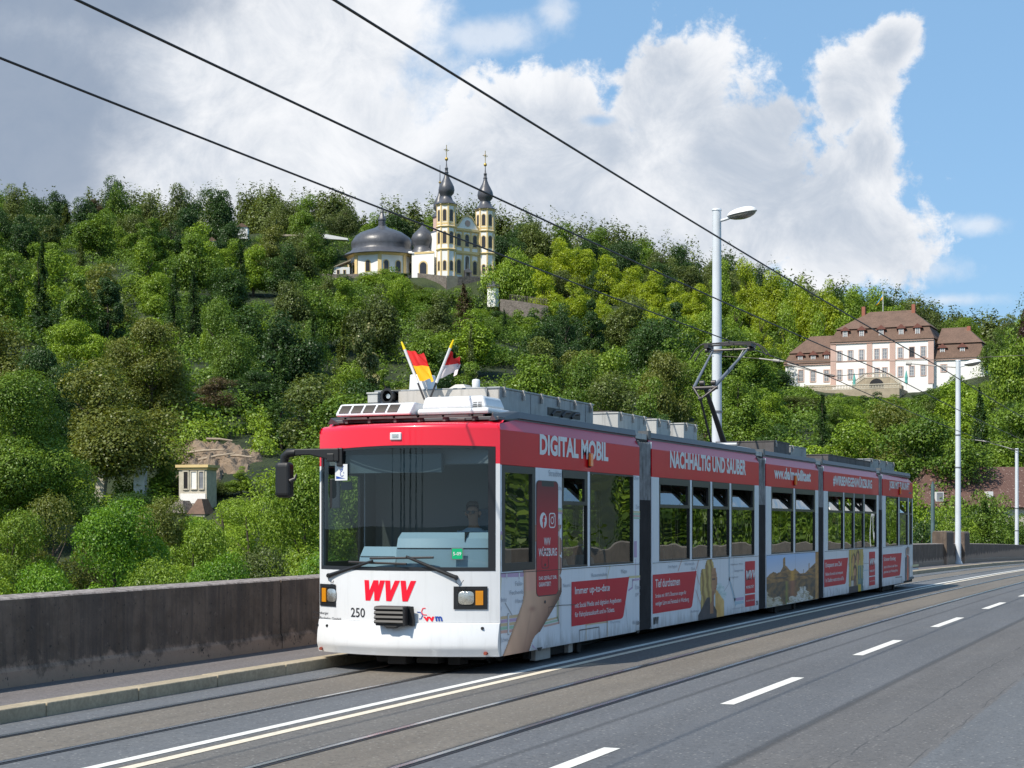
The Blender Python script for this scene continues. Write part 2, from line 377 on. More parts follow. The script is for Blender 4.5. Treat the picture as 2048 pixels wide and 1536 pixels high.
def concrete():
    m = bpy.data.materials.new('stained parapet concrete'); m.use_nodes = True; N = NB(m.node_tree); p = m.node_tree.nodes['Principled BSDF']
    t = N.n('ShaderNodeTexCoord').outputs['Object']; sep = N.n('ShaderNodeSeparateXYZ', i0=t)
    col = N.mix(N.ss(N.noise(t, 2.2, 6, .65), .3, .7), (.098, .071, .052), (.185, .137, .104))
    mp = N.n('ShaderNodeMapping', Vector=t); mp.inputs['Scale'].default_value = (5, 5, .35)
    col = N.mix(N.m('MULTIPLY', N.ss(N.noise(mp.outputs[0], 1.4, 6, .7), .42, .62), .6), col, (.06, .05, .045))
    low = N.ss(N.m('ADD', sep.outputs[2], N.m('MULTIPLY', N.noise(t, 2.6, 6, .7), -.75)), .02, -.12)
    col = N.mix(N.m('MULTIPLY', low, .75), col, (.42, .30, .22))
    col = N.mix(N.m('MULTIPLY', N.ss(N.noise(t, 6, 6, .75), .58, .72), .5), col, (.30, .24, .20))
    col = N.mix(N.m('MULTIPLY', N.ss(N.noise(t, 16, 5, .7), .60, .66), .85), col, (.03, .027, .025))
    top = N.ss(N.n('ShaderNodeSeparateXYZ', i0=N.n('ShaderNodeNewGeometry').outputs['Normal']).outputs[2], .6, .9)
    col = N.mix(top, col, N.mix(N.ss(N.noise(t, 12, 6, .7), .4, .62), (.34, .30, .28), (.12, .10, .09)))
    N.nt.links.new(col, p.inputs['Base Color']); p.inputs['Roughness'].default_value = .9
    b = N.n('ShaderNodeBump', Height=N.noise(t, 14, 8, .7), Strength=.6, Distance=.02); N.nt.links.new(b.outputs[0], p.inputs['Normal']); return m
M['conc'] = concrete()
def parapet(c, side_, label):
    o = empty('parapet_wall', (c, 0, 0), label=label, cat='wall')
    mb = MB(); d = side_
    # section: plinth course, panel face, top with slight fall; panels 6 m long with open joints
    prof = [(0.02, -.1), (.02, .15), (0.0, .19), (0, .885), (-.02, .90), (-.36, .915), (-.38, .88), (-.38, -.7)]
    s = -30.35; k = 0
    while s < 168:
        t = min(s+6.3, 170); nseg = 3
        for q in range(nseg):
            a, e = s+(t-s)*q/nseg, s+(t-s)*(q+1)/nseg
            if q == nseg-1: e -= .028
            P0 = [(-d*x, a, zr(a)+.12+z) for x, z in prof]; P1 = [(-d*x, e, zr(e)+.12+z) for x, z in prof]
            for i in range(len(prof)):
                j = (i+1) % len(prof); f = [P0[i], P0[j], P1[j], P1[i]]
                mb.poly(f if d < 0 else f[::-1])
            if q == 0: mb.poly(P0[::-1])
            if q == nseg-1: mb.poly(P1)
        s = t; k += 1
    mb.obj('wall_panel', M['conc'] if c < 0 else mat('weathered light concrete', (.30, .26, .21), .9, noise=[(1.5, .4), (8, .3)], streak=.4), o)
    return o
parapet(-2.42, -1, 'dark stained concrete parapet along the left pavement behind the tram')
parapet(10.3, 1, 'concrete parapet on the near side of the bridge, mirrored in the tram windows')
for s, w_, lab in ((58.2, 2.0, 'concrete pier block on the parapet just left of the far lamp post'), (63.4, 1.6, 'narrow concrete pier on the parapet just right of the far lamp post')):
    z = zr(s)+.12; mb = MB()
    mb.prism([(-.5, -.05), (.14, -.05), (.14, 1.38), (.08, 1.46), (-.44, 1.46), (-.5, 1.38)], 'y', -w_/2, w_/2)
    mb.obj('parapet_pier', M['conc'], loc=(-2.42, s, z), bevel=.02, label=lab, cat='pier', group='raised piers beside the far lamp post')
# ---------------------------------------------------------------- lamp posts
M['post'] = mat('light grey post paint', (.66, .70, .74), .4, noise=[(1.5, .12)], streak=.12)
M['postold'] = mat('green grey old post', (.10, .16, .17), .6, noise=[(3, .4)])
M['lamphead'] = mat('white lamp hood', (.75, .75, .74), .35)
M['lampglass'] = mat('lamp bowl', (.30, .28, .24), .25, coat=1, noise=[(8, .5)])
def lamp_post(c, s, zt, label, head=True, z0=None, r=.135):
    z0 = zr(s)+.1 if z0 is None else z0
    o = empty('lamp_post', (c, s, z0), label=label, cat='lamp post', group='lamp posts along the bridge')
    h = zt-z0; mb = MB(); mb.cyl((0, 0, 0), (0, 0, h), r, r*.80, 20); mb.cyl((0, 0, h), (0, 0, h+.04), r*.92, r*.8, 20); mb.cyl((0, 0, 0), (0, 0, .12), r*1.5, r*1.3, 16)
    mb.obj('pole', M['post'], o, smooth=40)
    if z0 < 1:
        mb = MB(); 
        for zz in (4.35, 5.82): mb.cyl((0, 0, zz), (0, 0, zz+.05), r*1.02, n=20)
        mb.obj('clamp_band', M['steel'], o, smooth=40)
    if head:
        mb = MB(); mb.tube([(0, 0, h-.28), (.2, 0, h-.24), (.42, 0, h-.18)], .035); mb.obj('lamp_arm', M['post'], o, smooth=50)
        hd = MB(); bw = MB(); n = 20
        def hood(u, v):
            t = 2*pi*u; ph = v*pi/2; return (.68+.38*cos(t)*cos(ph)*(1-.12*cos(t)), .20*sin(t)*cos(ph), h-.12+.05*cos(t)*0+.16*sin(ph)+.10*(cos(t)*cos(ph)*.5))
        hd.grid(hood, n, 6)
        def bowl(u, v):
            t = 2*pi*u; ph = v*pi/2; return (.68+.355*cos(t)*cos(ph)*(1-.12*cos(t)), .18*sin(t)*cos(ph), h-.125-.13*sin(ph)+.05*cos(t)*cos(ph))
        bw.grid(bowl, n, 5)
        g = hd.obj('lamp_head', M['lamphead'], o, smooth=70); bw.obj('lamp_bowl', M['lampglass'], g, smooth=70)
    return o
lamp_post(-2.62, 22.4, 9.55, 'tall light grey lamp post rising behind the middle of the tram')
lamp_post(-2.30, 60.6, 9.2, 'light grey lamp post standing between the two parapet piers')
lamp_post(-3.9, 98.0, 6.75, 'slim grey post at the right edge behind the curving end of the parapet', head=False, z0=-3)
# old green-grey post behind the wall
x, y, z = wp(1865.5, 968, 84); zb = -4
mb = MB(); mb.cyl((0, 0, 0), (0, 0, z-zb), .12, .09, 12); mb.cyl((0, 0, z-zb), (0, 0, z-zb+.12), .05, .05, 8)
mb.obj('old_post', M['postold'], loc=(x, y, zb), smooth=40, label='short blue green post without lamp behind the wall right of the tram', cat='post')
# ---------------------------------------------------------------- overhead line
M['wire'] = mat('overhead wire', (.03, .026, .025), .5, metal=.3)
M['insul'] = mat('insulating rod', (.36, .34, .31), .5)
def wire(pts, r, label):
    mb = MB(); out = []
    for k in range(len(pts)-1):
        a, b = V(*pts[k]), V(*pts[k+1]); n = 14
        for i in range(n + (k == len(pts)-2)):
            t = i/n; p = a.lerp(b, t); p.z -= .10*4*t*(1-t)*min(1, (b-a).length/35); out.append(tuple(p))
    mb.tube(out, r, 6); return mb.obj('contact_wire', M['wire'], smooth=80, label=label, cat='wire', group='overhead wires above the tracks')
wire([(.05, -42, 5.6), (0.02, -14, 5.62), (.03, 22.3, 5.42), (-.1, 60.6, 5.2), (0, 98, 4.8), (0, 135, 3.9)], .0115, 'lowest contact wire, running down to the raised pantograph of the tram')
wire([(1.5, -42, 5.6), (1.5, -14, 5.62), (1.5, 22.3, 5.42), (1.4, 60.6, 5.2), (1.5, 98, 4.8), (1.5, 135, 3.9)], .0115, 'middle overhead wire, crossing the sky in front of the twin church towers')
wire([(2.95, -42, 5.8), (2.95, -14, 5.83), (2.85, 22.3, 5.45), (2.9, 60.6, 5.25), (2.9, 98, 4.8), (2.9, 135, 3.9)], .0115, 'highest overhead wire, crossing the blue sky and passing the tall lamp post')
for s, dz, lab in ((22.4, 0, 'cross span with insulating rods fixed to the tall lamp post'), (60.6, -.25, 'cross span with insulating rods fixed to the far lamp post')):
    o = empty('span_wire', (0, s, dz), label=lab, cat='span wire', group='cross spans holding the contact wires')
    mb = MB(); mb.tube([(-2.5, 0, 5.95), (-1.6, 0, 5.86), (-.9, 0, 5.76), (2.1, 0, 5.66), (5.2, 0, 5.7), (8.3, 0, 6.0)], .007, 5); mb.obj('span_cable', M['wire'], o)
    mb = MB(); mb.tube([(-1.55, 0, 5.855), (-.95, 0, 5.76)], .016, 8); mb.cyl((-1.2, 0, 5.80), (-1.05, 0, 5.775), .035); mb.obj('insulating_rod', M['insul'], o)
    mb = MB(); mb.tube([(-.85, 0, 5.70), (.05, 0, 5.42)], .018, 8); mb.obj('insulating_rod', M['insul'], o)
    mb = MB(); mb.tube([(.05, 0, 5.42), (.30, 0, 5.36)], .03, 8); mb.tube([(.3, 0, 5.36), (1.5, 0, 5.42)], .008, 6); mb.obj('wire_clamp', M['darksteel'], o)
    mb = MB(); mb.tube([(2.05, 0, 5.60), (3.15, 0, 5.47)], .015, 8); mb.cyl((2.0, 0, 5.6), (2.12, 0, 5.585), .04); mb.obj('insulating_rod', M['insul'], o)
for s in (22.4, 60.6):
    p = lamp_post(8.45, s, 9.4, ('nearer' if s < 30 else 'farther')+' grey lamp post on the near pavement, mirrored in the tram windows', r=.13)
    p.rotation_euler = (0, 0, pi)
# ================================================================ TRAM
tram = empty('tram', (0, 0, 0), label='red and white articulated tram of five sections with adverts on its side', cat='tram')
def textmesh(s, x0, x1, z0, z1, fn, material, name='lettering', parent=None, bold=0.0, lift=0, slant=0, fitw=True, spacing=1.0):
    "lettering as mesh, fitted in the box (x0..x1, z0..z1) and laid on the surface fn(u, v)"
    cu = bpy.data.curves.new('t', 'FONT'); cu.body = s; cu.size = 1; cu.offset = bold; cu.resolution_u = 3; cu.space_character = spacing; cu.space_line = .95
    ob = bpy.data.objects.new('t', cu); COL.objects.link(ob)
    dg = bpy.context.evaluated_depsgraph_get(); me = bpy.data.meshes.new_from_object(ob.evaluated_get(dg))
    bpy.data.objects.remove(ob); bpy.data.curves.remove(cu)
    vs = [v.co.copy() for v in me.vertices]; fs = [tuple(p.vertices) for p in me.polygons]; bpy.data.meshes.remove(me)
    if not vs: return None
    ax, bx = min(v.x for v in vs), max(v.x for v in vs); ay, by = min(v.y for v in vs), max(v.y for v in vs)
    sy = (z1-z0)/(by-ay); sx = (x1-x0)/(bx-ax) if fitw else sy
    mb = MB(); mb.v = [tuple(fn(x0+(v.x-ax)*sx+slant*((v.y-ay)/(by-ay))*(z1-z0), z0+(v.y-ay)*sy)) for v in vs]
    mb.f = [f for f in fs]; mb.m = [0]*len(fs)
    return mb.obj(name, material, parent)
def SP(off): return lambda u, v: (1.2+off, u, v)
def FP(off): return lambda u, v: (u, fy(u)-off, v)
ZB, ZW0, ZW1, ZR, ZF, ZT = .262, 1.25, 2.505, 2.51, 2.92, 3.06
SECS = [
 (.0, 5.09, [(2.0, 2.93, 1), (3.03, 4.81, 0)]),
 (5.66, 11.84, [(6.01, 7.57, 1), (7.69, 8.71, 1), (8.84, 9.87, 1), (10.0, 11.52, 1)]),
 (12.36, 16.67, [(12.75, 14.47, 1), (14.63, 16.36, 1)]),
 (17.19, 23.22, [(17.58, 19.11, 1), (19.24, 20.25, 1), (20.33, 21.39, 1), (21.47, 22.95, 1)]),
 (23.72, 28.95, [(24.14, 25.88, 0), (26.04, 27.5, 1), (27.78, 28.68, 1)])]
def taper(s, x):                      # the tail narrows behind its last door
    if s > 26.7: return x*(1-.13*((s-26.7)/2.25)**1.3)
    return x
sections = []
M['facet'] = mat('red roof cove paint', (.62, .015, .05), .35, coat=.15, noise=[(.9, .12)], coatr=.05)
for k, (s0, s1, wins) in enumerate(SECS):
    mb = MB()            # materials: 0 panel 1 red 2 facet 3 inner 4 underframe 5 roof trim
    zb = ZB if k < 4 else .275
    def wallbox(a, b, z0, z1, m, side_):
        n = max(1, int((b-a)/1.1)) if k == 4 else 1
        for i in range(n):
            e, f = a+(b-a)*i/n, a+(b-a)*(i+1)/n
            xe, xf = taper(e, 1.2), taper(f, 1.2); bb = len(mb.v); d = side_
            mb.v += [(d*xe, e, z0), (d*(xe-.05), e, z0), (d*(xf-.05), f, z0), (d*xf, f, z0), (d*xe, e, z1), (d*(xe-.05), e, z1), (d*(xf-.05), f, z1), (d*xf, f, z1)]
            for q in ((0, 3, 2, 1), (4, 5, 6, 7), (0, 1, 5, 4), (1, 2, 6, 5), (2, 3, 7, 6), (3, 0, 4, 7)):
                mb.f.append(tuple(bb+i_ for i_ in q)); mb.m.append(m if q != (1, 2, 6, 5) else 3)
    ops = [(a, b) for a, b, _ in wins]
    if k == 0: ops = [(.06, 1.09)]+ops
    for side_ in (1, -1):
        e1 = s1
        if k == 4 and side_ == 1:
            wallbox(s0, 26.63, zb, ZW0, 0, 1); wallbox(26.63, s1, .31, ZW0, 0, 1)
        else: wallbox(s0, s1, zb, ZW0, 0, side_)
        xs = [s0]+[v for o in ops for v in o]+[s1]
        for i in range(0, len(xs), 2):
            if xs[i+1]-xs[i] > .015: wallbox(xs[i], xs[i+1], ZW0, ZW1, 0, side_)
        wallbox(s0, s1, ZW1, ZF, 1, side_)
        # inclined cove above the band
        c0 = s0 if k else -.02; kink = s0+.62 if k == 0 else s0
        pts = [(c0, ZF-.01, 2.975 if k == 0 else ZT)]
        if k == 0: pts.append((kink, ZF, ZT))
        if k == 4: pts += [(27.87, ZF, ZT), (s1-.2, ZF, 2.925)]
        else: pts.append((s1, ZF, ZT))
        for (a, za, ta), (b, zb_, tb) in zip(pts, pts[1:]):
            mb.poly([(side_*taper(a, 1.2), a, za), (side_*taper(b, 1.2), b, zb_), (side_*taper(b, 1.2-.5*(tb-zb_)), b, tb), (side_*taper(a, 1.2-.5*(ta-za)), a, ta)][::side_], 2)
    e = s1-.9 if k == 4 else s1
    mb.box(-1.13, 1.13, s0+(.12 if k == 0 else 0), e, ZT-.02, ZT+.02, 5)     # roof skin
    if k == 4:
        mb.prism([(e, ZT+.02), (s1-.1, 2.93), (s1-.1, 2.88), (e, ZT-.03)], 'x', -1.0, 1.0, 5)
        mb.box(-1.03, 1.03, s1-.06, s1, .3, 1.25, 0); mb.box(-1.03, 1.03, s1-.06, s1, 2.5, 2.93, 1)
    mb.box(-1.12, 1.12, s0+.02, min(s1-.02, 28.7), .32, .38, 3)            # floor
    mb.box(-1.08, 1.08, s0+.25, s1-.3, .24, .32, 4)
    mb.box(-1.14, 1.14, s0+(.5 if k == 0 else .03), min(s1-.03, 28.2), 2.62, 2.66, 3)        # ceiling
    for a in ([s1-.03] if k < 4 else [])+([s0] if k else []):                  # end frames of the gangway
        for x0, x1 in ((-1.19, -.62), (.62, 1.19)): mb.box(x0, x1, a, a+.03, zb+.02, 3.02, 0 if k and a == s0 else 3)
    sec = mb.obj('body_section', [M['panel'], M['red'], M['facet'], M['inner'], M['under'], M['roofgrey']], tram, bevel=.006)
    sections.append(sec)
    # roof edge trim
    mt = MB()
    for d in (1, -1):
        a0 = s0+(.72 if k == 0 else -.02); a1 = s1+(.0 if k < 4 else -1.0)
        P = [(d*1.10, ZT+.01), (d*1.155, ZT+.025), (d*1.13, 3.165), (d*1.0, 3.175), (d*1.0, ZT+.01)]
        mt.prism(P if d > 0 else P[::-1], 'y', a0, a1)
        if k == 0:
            bb = len(mt.v); mt.v += [(d*1.0, .12, 3.03), (d*1.12, .06, 3.03), (d*1.155, .72, ZT+.025), (d*1.13, .72, 3.165), (d*1.08, .06, 3.105), (d*1.0, .72, 3.175)]
            for f in ((0, 1, 2), (1, 4, 3, 2), (4, 5, 3), (0, 5, 4), (0, 4, 1)): mt.f.append(tuple(bb+i for i in f)); mt.m.append(0)
        if k: mt.box(*((1.0, 1.16) if d > 0 else (-1.16, -1.0)), a0-.03, a0+.10, ZT, 3.185)
    mt.obj('roof_trim', M['roofgrey'], tram)
    # windows
    ww = [(a, b, t, 1) for a, b, t in wins]+([(.06, 1.09, 2, 1)] if k == 0 else [])
    for a, b, t, d in ww+[(a, b, t, -1) for a, b, t, _ in ww]:
        xf = taper((a+b)/2, 1.2); f = MB(); F = .035 if t == 0 else .05
        def fb(y0, y1, z0, z1, dep=.035):
            xa, xb = taper(y0, 1.2), taper(y1, 1.2); bb = len(f.v)
            for z in (z0, z1): f.v += [(d*(xa+.003), y0, z), (d*(xa-dep), y0, z), (d*(xb-dep), y1, z), (d*(xb+.003), y1, z)]
            for q in ((0, 3, 2, 1), (4, 5, 6, 7), (0, 1, 5, 4), (1, 2, 6, 5), (2, 3, 7, 6), (3, 0, 4, 7)): f.f.append(tuple(bb+i for i in q)); f.m.append(0)
        lo = ZW0+.002; hi = ZW1-.002
        if t == 2: fb(a, b, lo, lo+.095); fb(a, b, hi-.085, hi); fb(a, a+.085, lo+.095, hi-.085); fb(b-.10, b, lo+.095, hi-.085)
        else:
            fb(a, b, lo, lo+.022); fb(a, b, hi-(.10 if t == 1 else .02), hi); fb(a, a+.022, lo+.022, hi-.02); fb(b-.022, b, lo+.022, hi-.02)
            if t == 1: fb(a+.022, b-.022, 2.055, 2.105); fb(a+.022, a+.022+.03, 2.105, hi-.1); fb(b-.022-F-.04, b-.022, 2.105, hi-.1)
        fo = f.obj('window', M['frame'], sec)
        g = MB(); xa, xb = taper(a, 1.2)-.022, taper(b, 1.2)-.022; z0 = lo+.02; z1 = 2.06 if t == 1 else hi-.02
        if t == 2: z0 = lo+.09; z1 = hi-.08
        g.poly([(d*xa, a+.02, z0), (d*xb, b-.02, z0), (d*xb, b-.02, z1), (d*xa, a+.02, z1)][::d])
        if t == 1:   # tilted vent light, hinged at the transom and leaning inwards
            g.poly([(d*xa, a+.05, 2.10), (d*xb, b-.1, 2.10), (d*(xb-.13), b-.1, 2.40), (d*(xa-.13), a+.05, 2.40)][::d])
        g.obj('pane', M['glass'], sec)
for k in range(4):       # bellows between the sections
    a, b = SECS[k][1], SECS[k+1][0]; mb = MB(); n = 7
    for i in range(n):
        y0 = a+(b-a)*i/n; y1 = a+(b-a)*(i+1)/n; ym = (y0+y1)/2
        for x0, x1, d in ((1.10, 1.19, 1), (-1.10, -1.19, -1)):
            for z0, z1, m in ((.27, 2.16, 0), (2.16, 3.0, 1)):
                mb.poly([(x0, y0, z0), (x1, ym, z0), (x1, ym, z1), (x0, y0, z1)][::d], m); mb.poly([(x1, ym, z0), (x0, y1, z0), (x0, y1, z1), (x1, ym, z1)][::d], m)
        mb.poly([(-1.10, y0, 3.0), (-1.14, ym, 3.05), (1.14, ym, 3.05), (1.10, y0, 3.0)], 1); mb.poly([(-1.14, ym, 3.05), (-1.10, y1, 3.0), (1.10, y1, 3.0), (1.14, ym, 3.05)], 1)
    mb.obj('bellows', [M['bellows'], M['bellgrey']], tram)
    for x0, x1 in ((.95, 1.14), (-1.14, -.95)): mb = MB(); mb.box(x0, x1, a+.0, b-.06, 3.05, 3.13); mb.obj('joint_cap', M['alulight'], tram)
# ---- undercarriage
def bogie(y):
    fr_ = MB(); fr_.box(-.62, .62, y-1.1, y+1.1, .18, .30)
    fr_.box(.9, 1.0, y-.9, y+.9, .12, .24); fr_.box(-1.0, -.9, y-.9, y+.9, .12, .24)
    for dy in (-.75, .75): fr_.cyl((.92, y+dy, .17), (1.04, y+dy, .17), .09, n=10)
    b = fr_.obj('bogie', M['under'], tram, bevel=.01)
    for dy in (-.85, .85):
        for d in (-1, 1):
            w_ = MB(); z = zr(y)+.27; w_.cyl((d*.47, y+dy, z), (d*.58, y+dy, z), .27, .255, 20); w_.cyl((d*.455, y+dy, z), (d*.475, y+dy, z), .295, .295, 20); w_.cyl((d*.58, y+dy, z), (d*.63, y+dy, z), .08, .07, 10)
            w_.obj('wheel', M['wheel'], b, smooth=40)
for y in (2.3, 14.5, 25.4): bogie(y)
mb = MB(); mb.box(-.16, .08, -.22, .02, .15, .27); mb.box(.16, .44, -.1, .3, .16, .27); mb.box(-.9, .9, .15, .6, .2, .27); mb.box(.5, .66, .05, .3, .14, .27)
mb.cyl((-.4, 0, .2), (.0, 0, .2), .05)
mb.obj('underfloor_gear', M['under'], tram, bevel=.01)
for y0, y1, z0, z1 in ((1.45, 1.95, .10, .24), (2.6, 2.75, .12, .24)): mb = MB(); mb.box(.98, 1.06, y0, y1, z0, z1); mb.obj('sand_box', M['plate'], tram, bevel=.005)
# ---- front
def fgrid(x0, x1, z0, z1, off, name, material, parent, nx=16, nz=2, solid=0, fn=None, **kw):
    mb = MB(); mb.grid(lambda u, v: (x0+(x1-x0)*u, (fn or fy)(x0+(x1-x0)*u)-off if not callable(off) else fy(x0+(x1-x0)*u)-off(x0+(x1-x0)*u, z0+(z1-z0)*v), z0+(z1-z0)*v), nx, nz)
    return mb.obj(name, material, parent, smooth=40, solid=solid, **kw)
def topz(x): return 2.735-.02*(x/1.15)**2-(.012 if x < 0 else 0)*abs(x)
mb = MB()
mb.grid(lambda u, v: (-1.2+2.4*u, fy(-1.2+2.4*u)+.012*math.exp(-((v-.03)/.03)**2)*0, .655+(1.262-.655)*v), 28, 4, 0)        # mask below the windscreen
for x0, x1 in ((-1.2, -1.165), (1.155, 1.2)):
    for z0, z1, m in ((1.262, 2.515, 0), (2.515, 2.72, 1)):
        mb.grid(lambda u, v: (x0+(x1-x0)*u, fy(x0+(x1-x0)*u), z0+(z1-z0)*v), 3, 1, m)
mb.grid(lambda u, v: (-1.2+2.4*u, fy(-1.2+2.4*u)+.0, topz(-1.2+2.4*u)*(1-v)+2.93*v), 28, 3, 1)
def crown_(u, v):   # rounded forehead rolling back on to the roof
    x = -1.2+2.4*u; a = v*pi/2; rr = .075
    return (x*(1-.03*v), fy(x)+.16*(1-cos(a))*1.0-.012*sin(pi*v), 2.93+rr*sin(a))
mb.grid(crown_, 28, 6, 1)
mb.grid(lambda u, v: ((-1.2+2.4*u)*.97, (fy(-1.2+2.4*u)+.16)*(1-v)+.2*v, 3.005+.03*v), 28, 2, 1)
front = mb.obj('cab_front', [M['white'], M['redf']], tram, smooth=40)
def boff(x, z):     # bumper apron: proud below the seam, tucked under at the bottom
    t = (.645-z)/(.645-.262); return .018+.05*sin(min(1, t*1.15)*pi*.62)-.13*max(0, t-.72)**1.0*1.2
bump = fgrid(-1.2, 1.2, .262, .645, boff, 'bumper_apron', M['white'], tram, 30, 14)
mb = MB(); mb.grid(lambda u, v: (-1.2+2.4*u, fy(-1.2+2.4*u)-boff(0, .645)*(1-v), .645+.010*v), 30, 1); mb.grid(lambda u, v: (-1.2+2.4*u, fy(-1.2+2.4*u)-boff(0, .262)*(1-v)+.35*v, .262+.004*v), 30, 1)
for d in (-1, 1):
    for i in range(14):
        z0, z1 = .262+(.383)*i/14, .262+.383*(i+1)/14
        mb.poly([(d*1.2, -boff(1.2, z0), z0), (d*1.2, .02, z0), (d*1.2, .02, z1), (d*1.2, -boff(1.2, z1), z1)][::-d])
mb.obj('apron_lip', M['white'], bump)
mb = MB(); mb.grid(lambda u, v: (-1.195+2.39*u, fy(-1.195+2.39*u)-.002, .648+.008*v), 30, 1); mb.obj('seam', M['black'], bump)
for (px, py) in ((637, 1250), (656, 1251), (966, 1256.5)):
    x, z = fr(px, py, .02); mb = MB(); mb.cyl((x, fy(x)-.05, z), (x, fy(x)-.0, z), .017, n=12); mb.obj('screw_hole', M['black'], bump)
for (px, py) in ((642, 1297), (971, 1307)):
    x, z = fr(px, py, .06); mb = MB(); mb.cyl((x, fy(x)-.075, z), (x, fy(x), z), .02, n=12); mb.obj('rust_spot', mat('rusty plug', (.25, .05, .03), .7), bump)
# windscreen
mb = MB(); XL, XR = -1.165, 1.155
def wtop(x): return topz(x)-.004
def ring(x0, x1, za, zb_): mb.grid(lambda u, v: (x0+(x1-x0)*u, fy(x0+(x1-x0)*u)-.004, za(x0+(x1-x0)*u)*(1-v)+zb_(x0+(x1-x0)*u)*v), 20, 1)
ring(XL, XR, lambda x: 1.262, lambda x: 1.305); ring(XL, XR, lambda x: wtop(x)-.03, wtop)
ring(XL, XL+.035, lambda x: 1.30, lambda x: wtop(x)-.02); ring(XR-.075, XR, lambda x: 1.30, lambda x: wtop(x)-.02)
wf = mb.obj('windscreen_frame', M['frame'], tram, smooth=40)
mb = MB(); mb.grid(lambda u, v: (XL+(XR-XL)*u, fy(XL+(XR-XL)*u)+.008, 1.28*(1-v)+(wtop(XL+(XR-XL)*u)-.01)*v), 30, 6)
mb.obj('windscreen', M['wind'], tram, smooth=60)
# headlights
for pts, lab in ((((629, 1169), (672, 1214)), 'left'), (((908, 1172), (976, 1219)), 'right')):
    (xa, za), (xb, zb_) = fr(*pts[0]), fr(*pts[1]); xa = max(xa, -1.185); z0, z1 = .815, 1.082; d = -1 if xa < 0 else 1
    mb = MB(); t = .038
    def fbx(x0, x1, za_, zb2, o1=.012, m=0):
        mb.grid(lambda u, v: (x0+(x1-x0)*u, fy(x0+(x1-x0)*u)-o1, za_+(zb2-za_)*v), 6, 1, m)
    fbx(xa, xb, z0, z0+t); fbx(xa, xb, z1-t, z1); fbx(xa, xa+t, z0+t, z1-t); fbx(xb-t, xb, z0+t, z1-t); fbx(xa+t, xb-t, z0+t, z1-t, .004)
    hl = mb.obj('headlight', M['black'], tram)
    xo = xb if d > 0 else xa; xi = xa if d > 0 else xb
    a0, a1 = sorted((xo-d*(t+.005), xo-d*(t+.085))); l0, l1 = sorted((xo-d*(t+.10), xo-d*(t+.10+.175)))
    fgrid(a0, a1, z0+t+.012, z1-t-.012, .02, 'indicator', M['amber'], hl, 4, 2, solid=.012)
    mb = MB(); cx_ = (l0+l1)/2; cz_ = (z0+z1)/2
    def lens(u, v):   # rounded square, domed
        a = 2*pi*u; rr = v; c_, s_ = cos(a), sin(a); q = (abs(c_)**4+abs(s_)**4)**-.25
        x = cx_+c_*q*rr*.084; z = cz_+s_*q*rr*.078; return (x, fy(x)-.014-.018*(1-rr*rr), z)
    mb.grid(lens, 28, 5); mb.obj('lamp_lens', M['lens'], hl, smooth=60)
    mb = MB(); mb.grid(lambda u, v: (xa+t+(xb-xa-2*t)*u, fy(xa+t+(xb-xa-2*t)*u)-.036, z0+t+(z1-z0-2*t)*v), 6, 1); mb.obj('lamp_cover', M['clear'], hl)
# coupler cover
mb = MB(); (xa, za), (xb, zb_) = fr(748, 1212, .16), fr(812, 1247, .16); y0 = fy(-.15)
for i in range(4):
    z1 = .845-i*.052; mb.prism([(y0-.15, z1-.046), (y0-.17, z1-.03), (y0-.15, z1), (y0-.02, z1), (y0-.02, z1-.046)], 'x', xa, xb-.03)
mb.box(xa+.01, xb-.04, y0-.14, y0, .62, .85); mb.box(xb-.04, xb-.015, y0-.165, y0, .625, .848)
mb.prism([(y0-.05, .85), (y0-.05, .62), (y0, .62)], 'x', xb-.015, xb+.05)
mb.prism([(xa+.12, .62), (xb-.12, .62), (xb-.17, .59), (xa+.16, .59)], 'y', y0-.14, y0-.03)
mb.obj('coupler_cover', M['black'], tram, bevel=.004)
# destination marker lamp on the forehead
(xa, za), (xb, zb_) = fr(779, 865, .02), fr(802, 880, .02); mb = MB(); mb.box(xa, xb, fy(-.1)-.02, fy(-.1)+.03, zb_, za)
h = mb.obj('marker_lamp', M['white'], tram, bevel=.012); mb = MB(); mb.box(xa+.035, xb-.035, fy(-.1)-.024, fy(-.1), zb_+.028, za-.022); mb.obj('lamp_lens', M['lens'], h)
# lettering of the front
def ft(s, p0, p1, material, **kw):
    (x0, z1), (x1, z0) = fr(*p0), fr(*p1); return textmesh(s, x0, x1, z0, z1, FP(.004), material, parent=front, **kw)
def wvv(x0, x1, z0, z1, fn, material, parent, slant=.18):
    W_ = (x1-x0); mb = MB(); st = .095*W_
    def stroke(xa, za, xb, zb_):
        mb.poly([fn(xa, za), fn(xa+st, za), fn(xb+st, zb_), fn(xb, zb_)][::1 if za < zb_ else -1])
    def vee(a, b, c):  # top-left, bottom, top-right
        stroke(b, z0, a, z1) ; stroke(b, z0, c, z1)
    u = W_/100.
    vee(x0, x0+2.5*u, x0+19*u); vee(x0+19.5*u, x0+21*u, x0+32.5*u); vee(x0+42.5*u, x0+44.5*u, x0+61*u); vee(x0+71.5*u, x0+75*u, x0+90*u)
    return mb.obj('lettering', material, parent)
(x0, z1), (x1, z0) = fr(729, 1160), fr(833, 1203); wvv(x0, x1, z0, z1-.0, FP(.004), M['tr'], front)
ft('250', (702, 1215), (730, 1235), M['tk'], bold=.01)
ft('Würzburger', (625.5, 1222), (657, 1230.5), M['tk']); ft('Straßenbahn GmbH', (626, 1232), (682, 1240.5), M['tk'])
ft('vv', (848, 1233), (871, 1243), M['tr'], bold=.05, slant=-.2); ft('m', (872, 1232.5), (886, 1242.5), M['tb'], bold=.05, slant=-.2)
mb = MB()
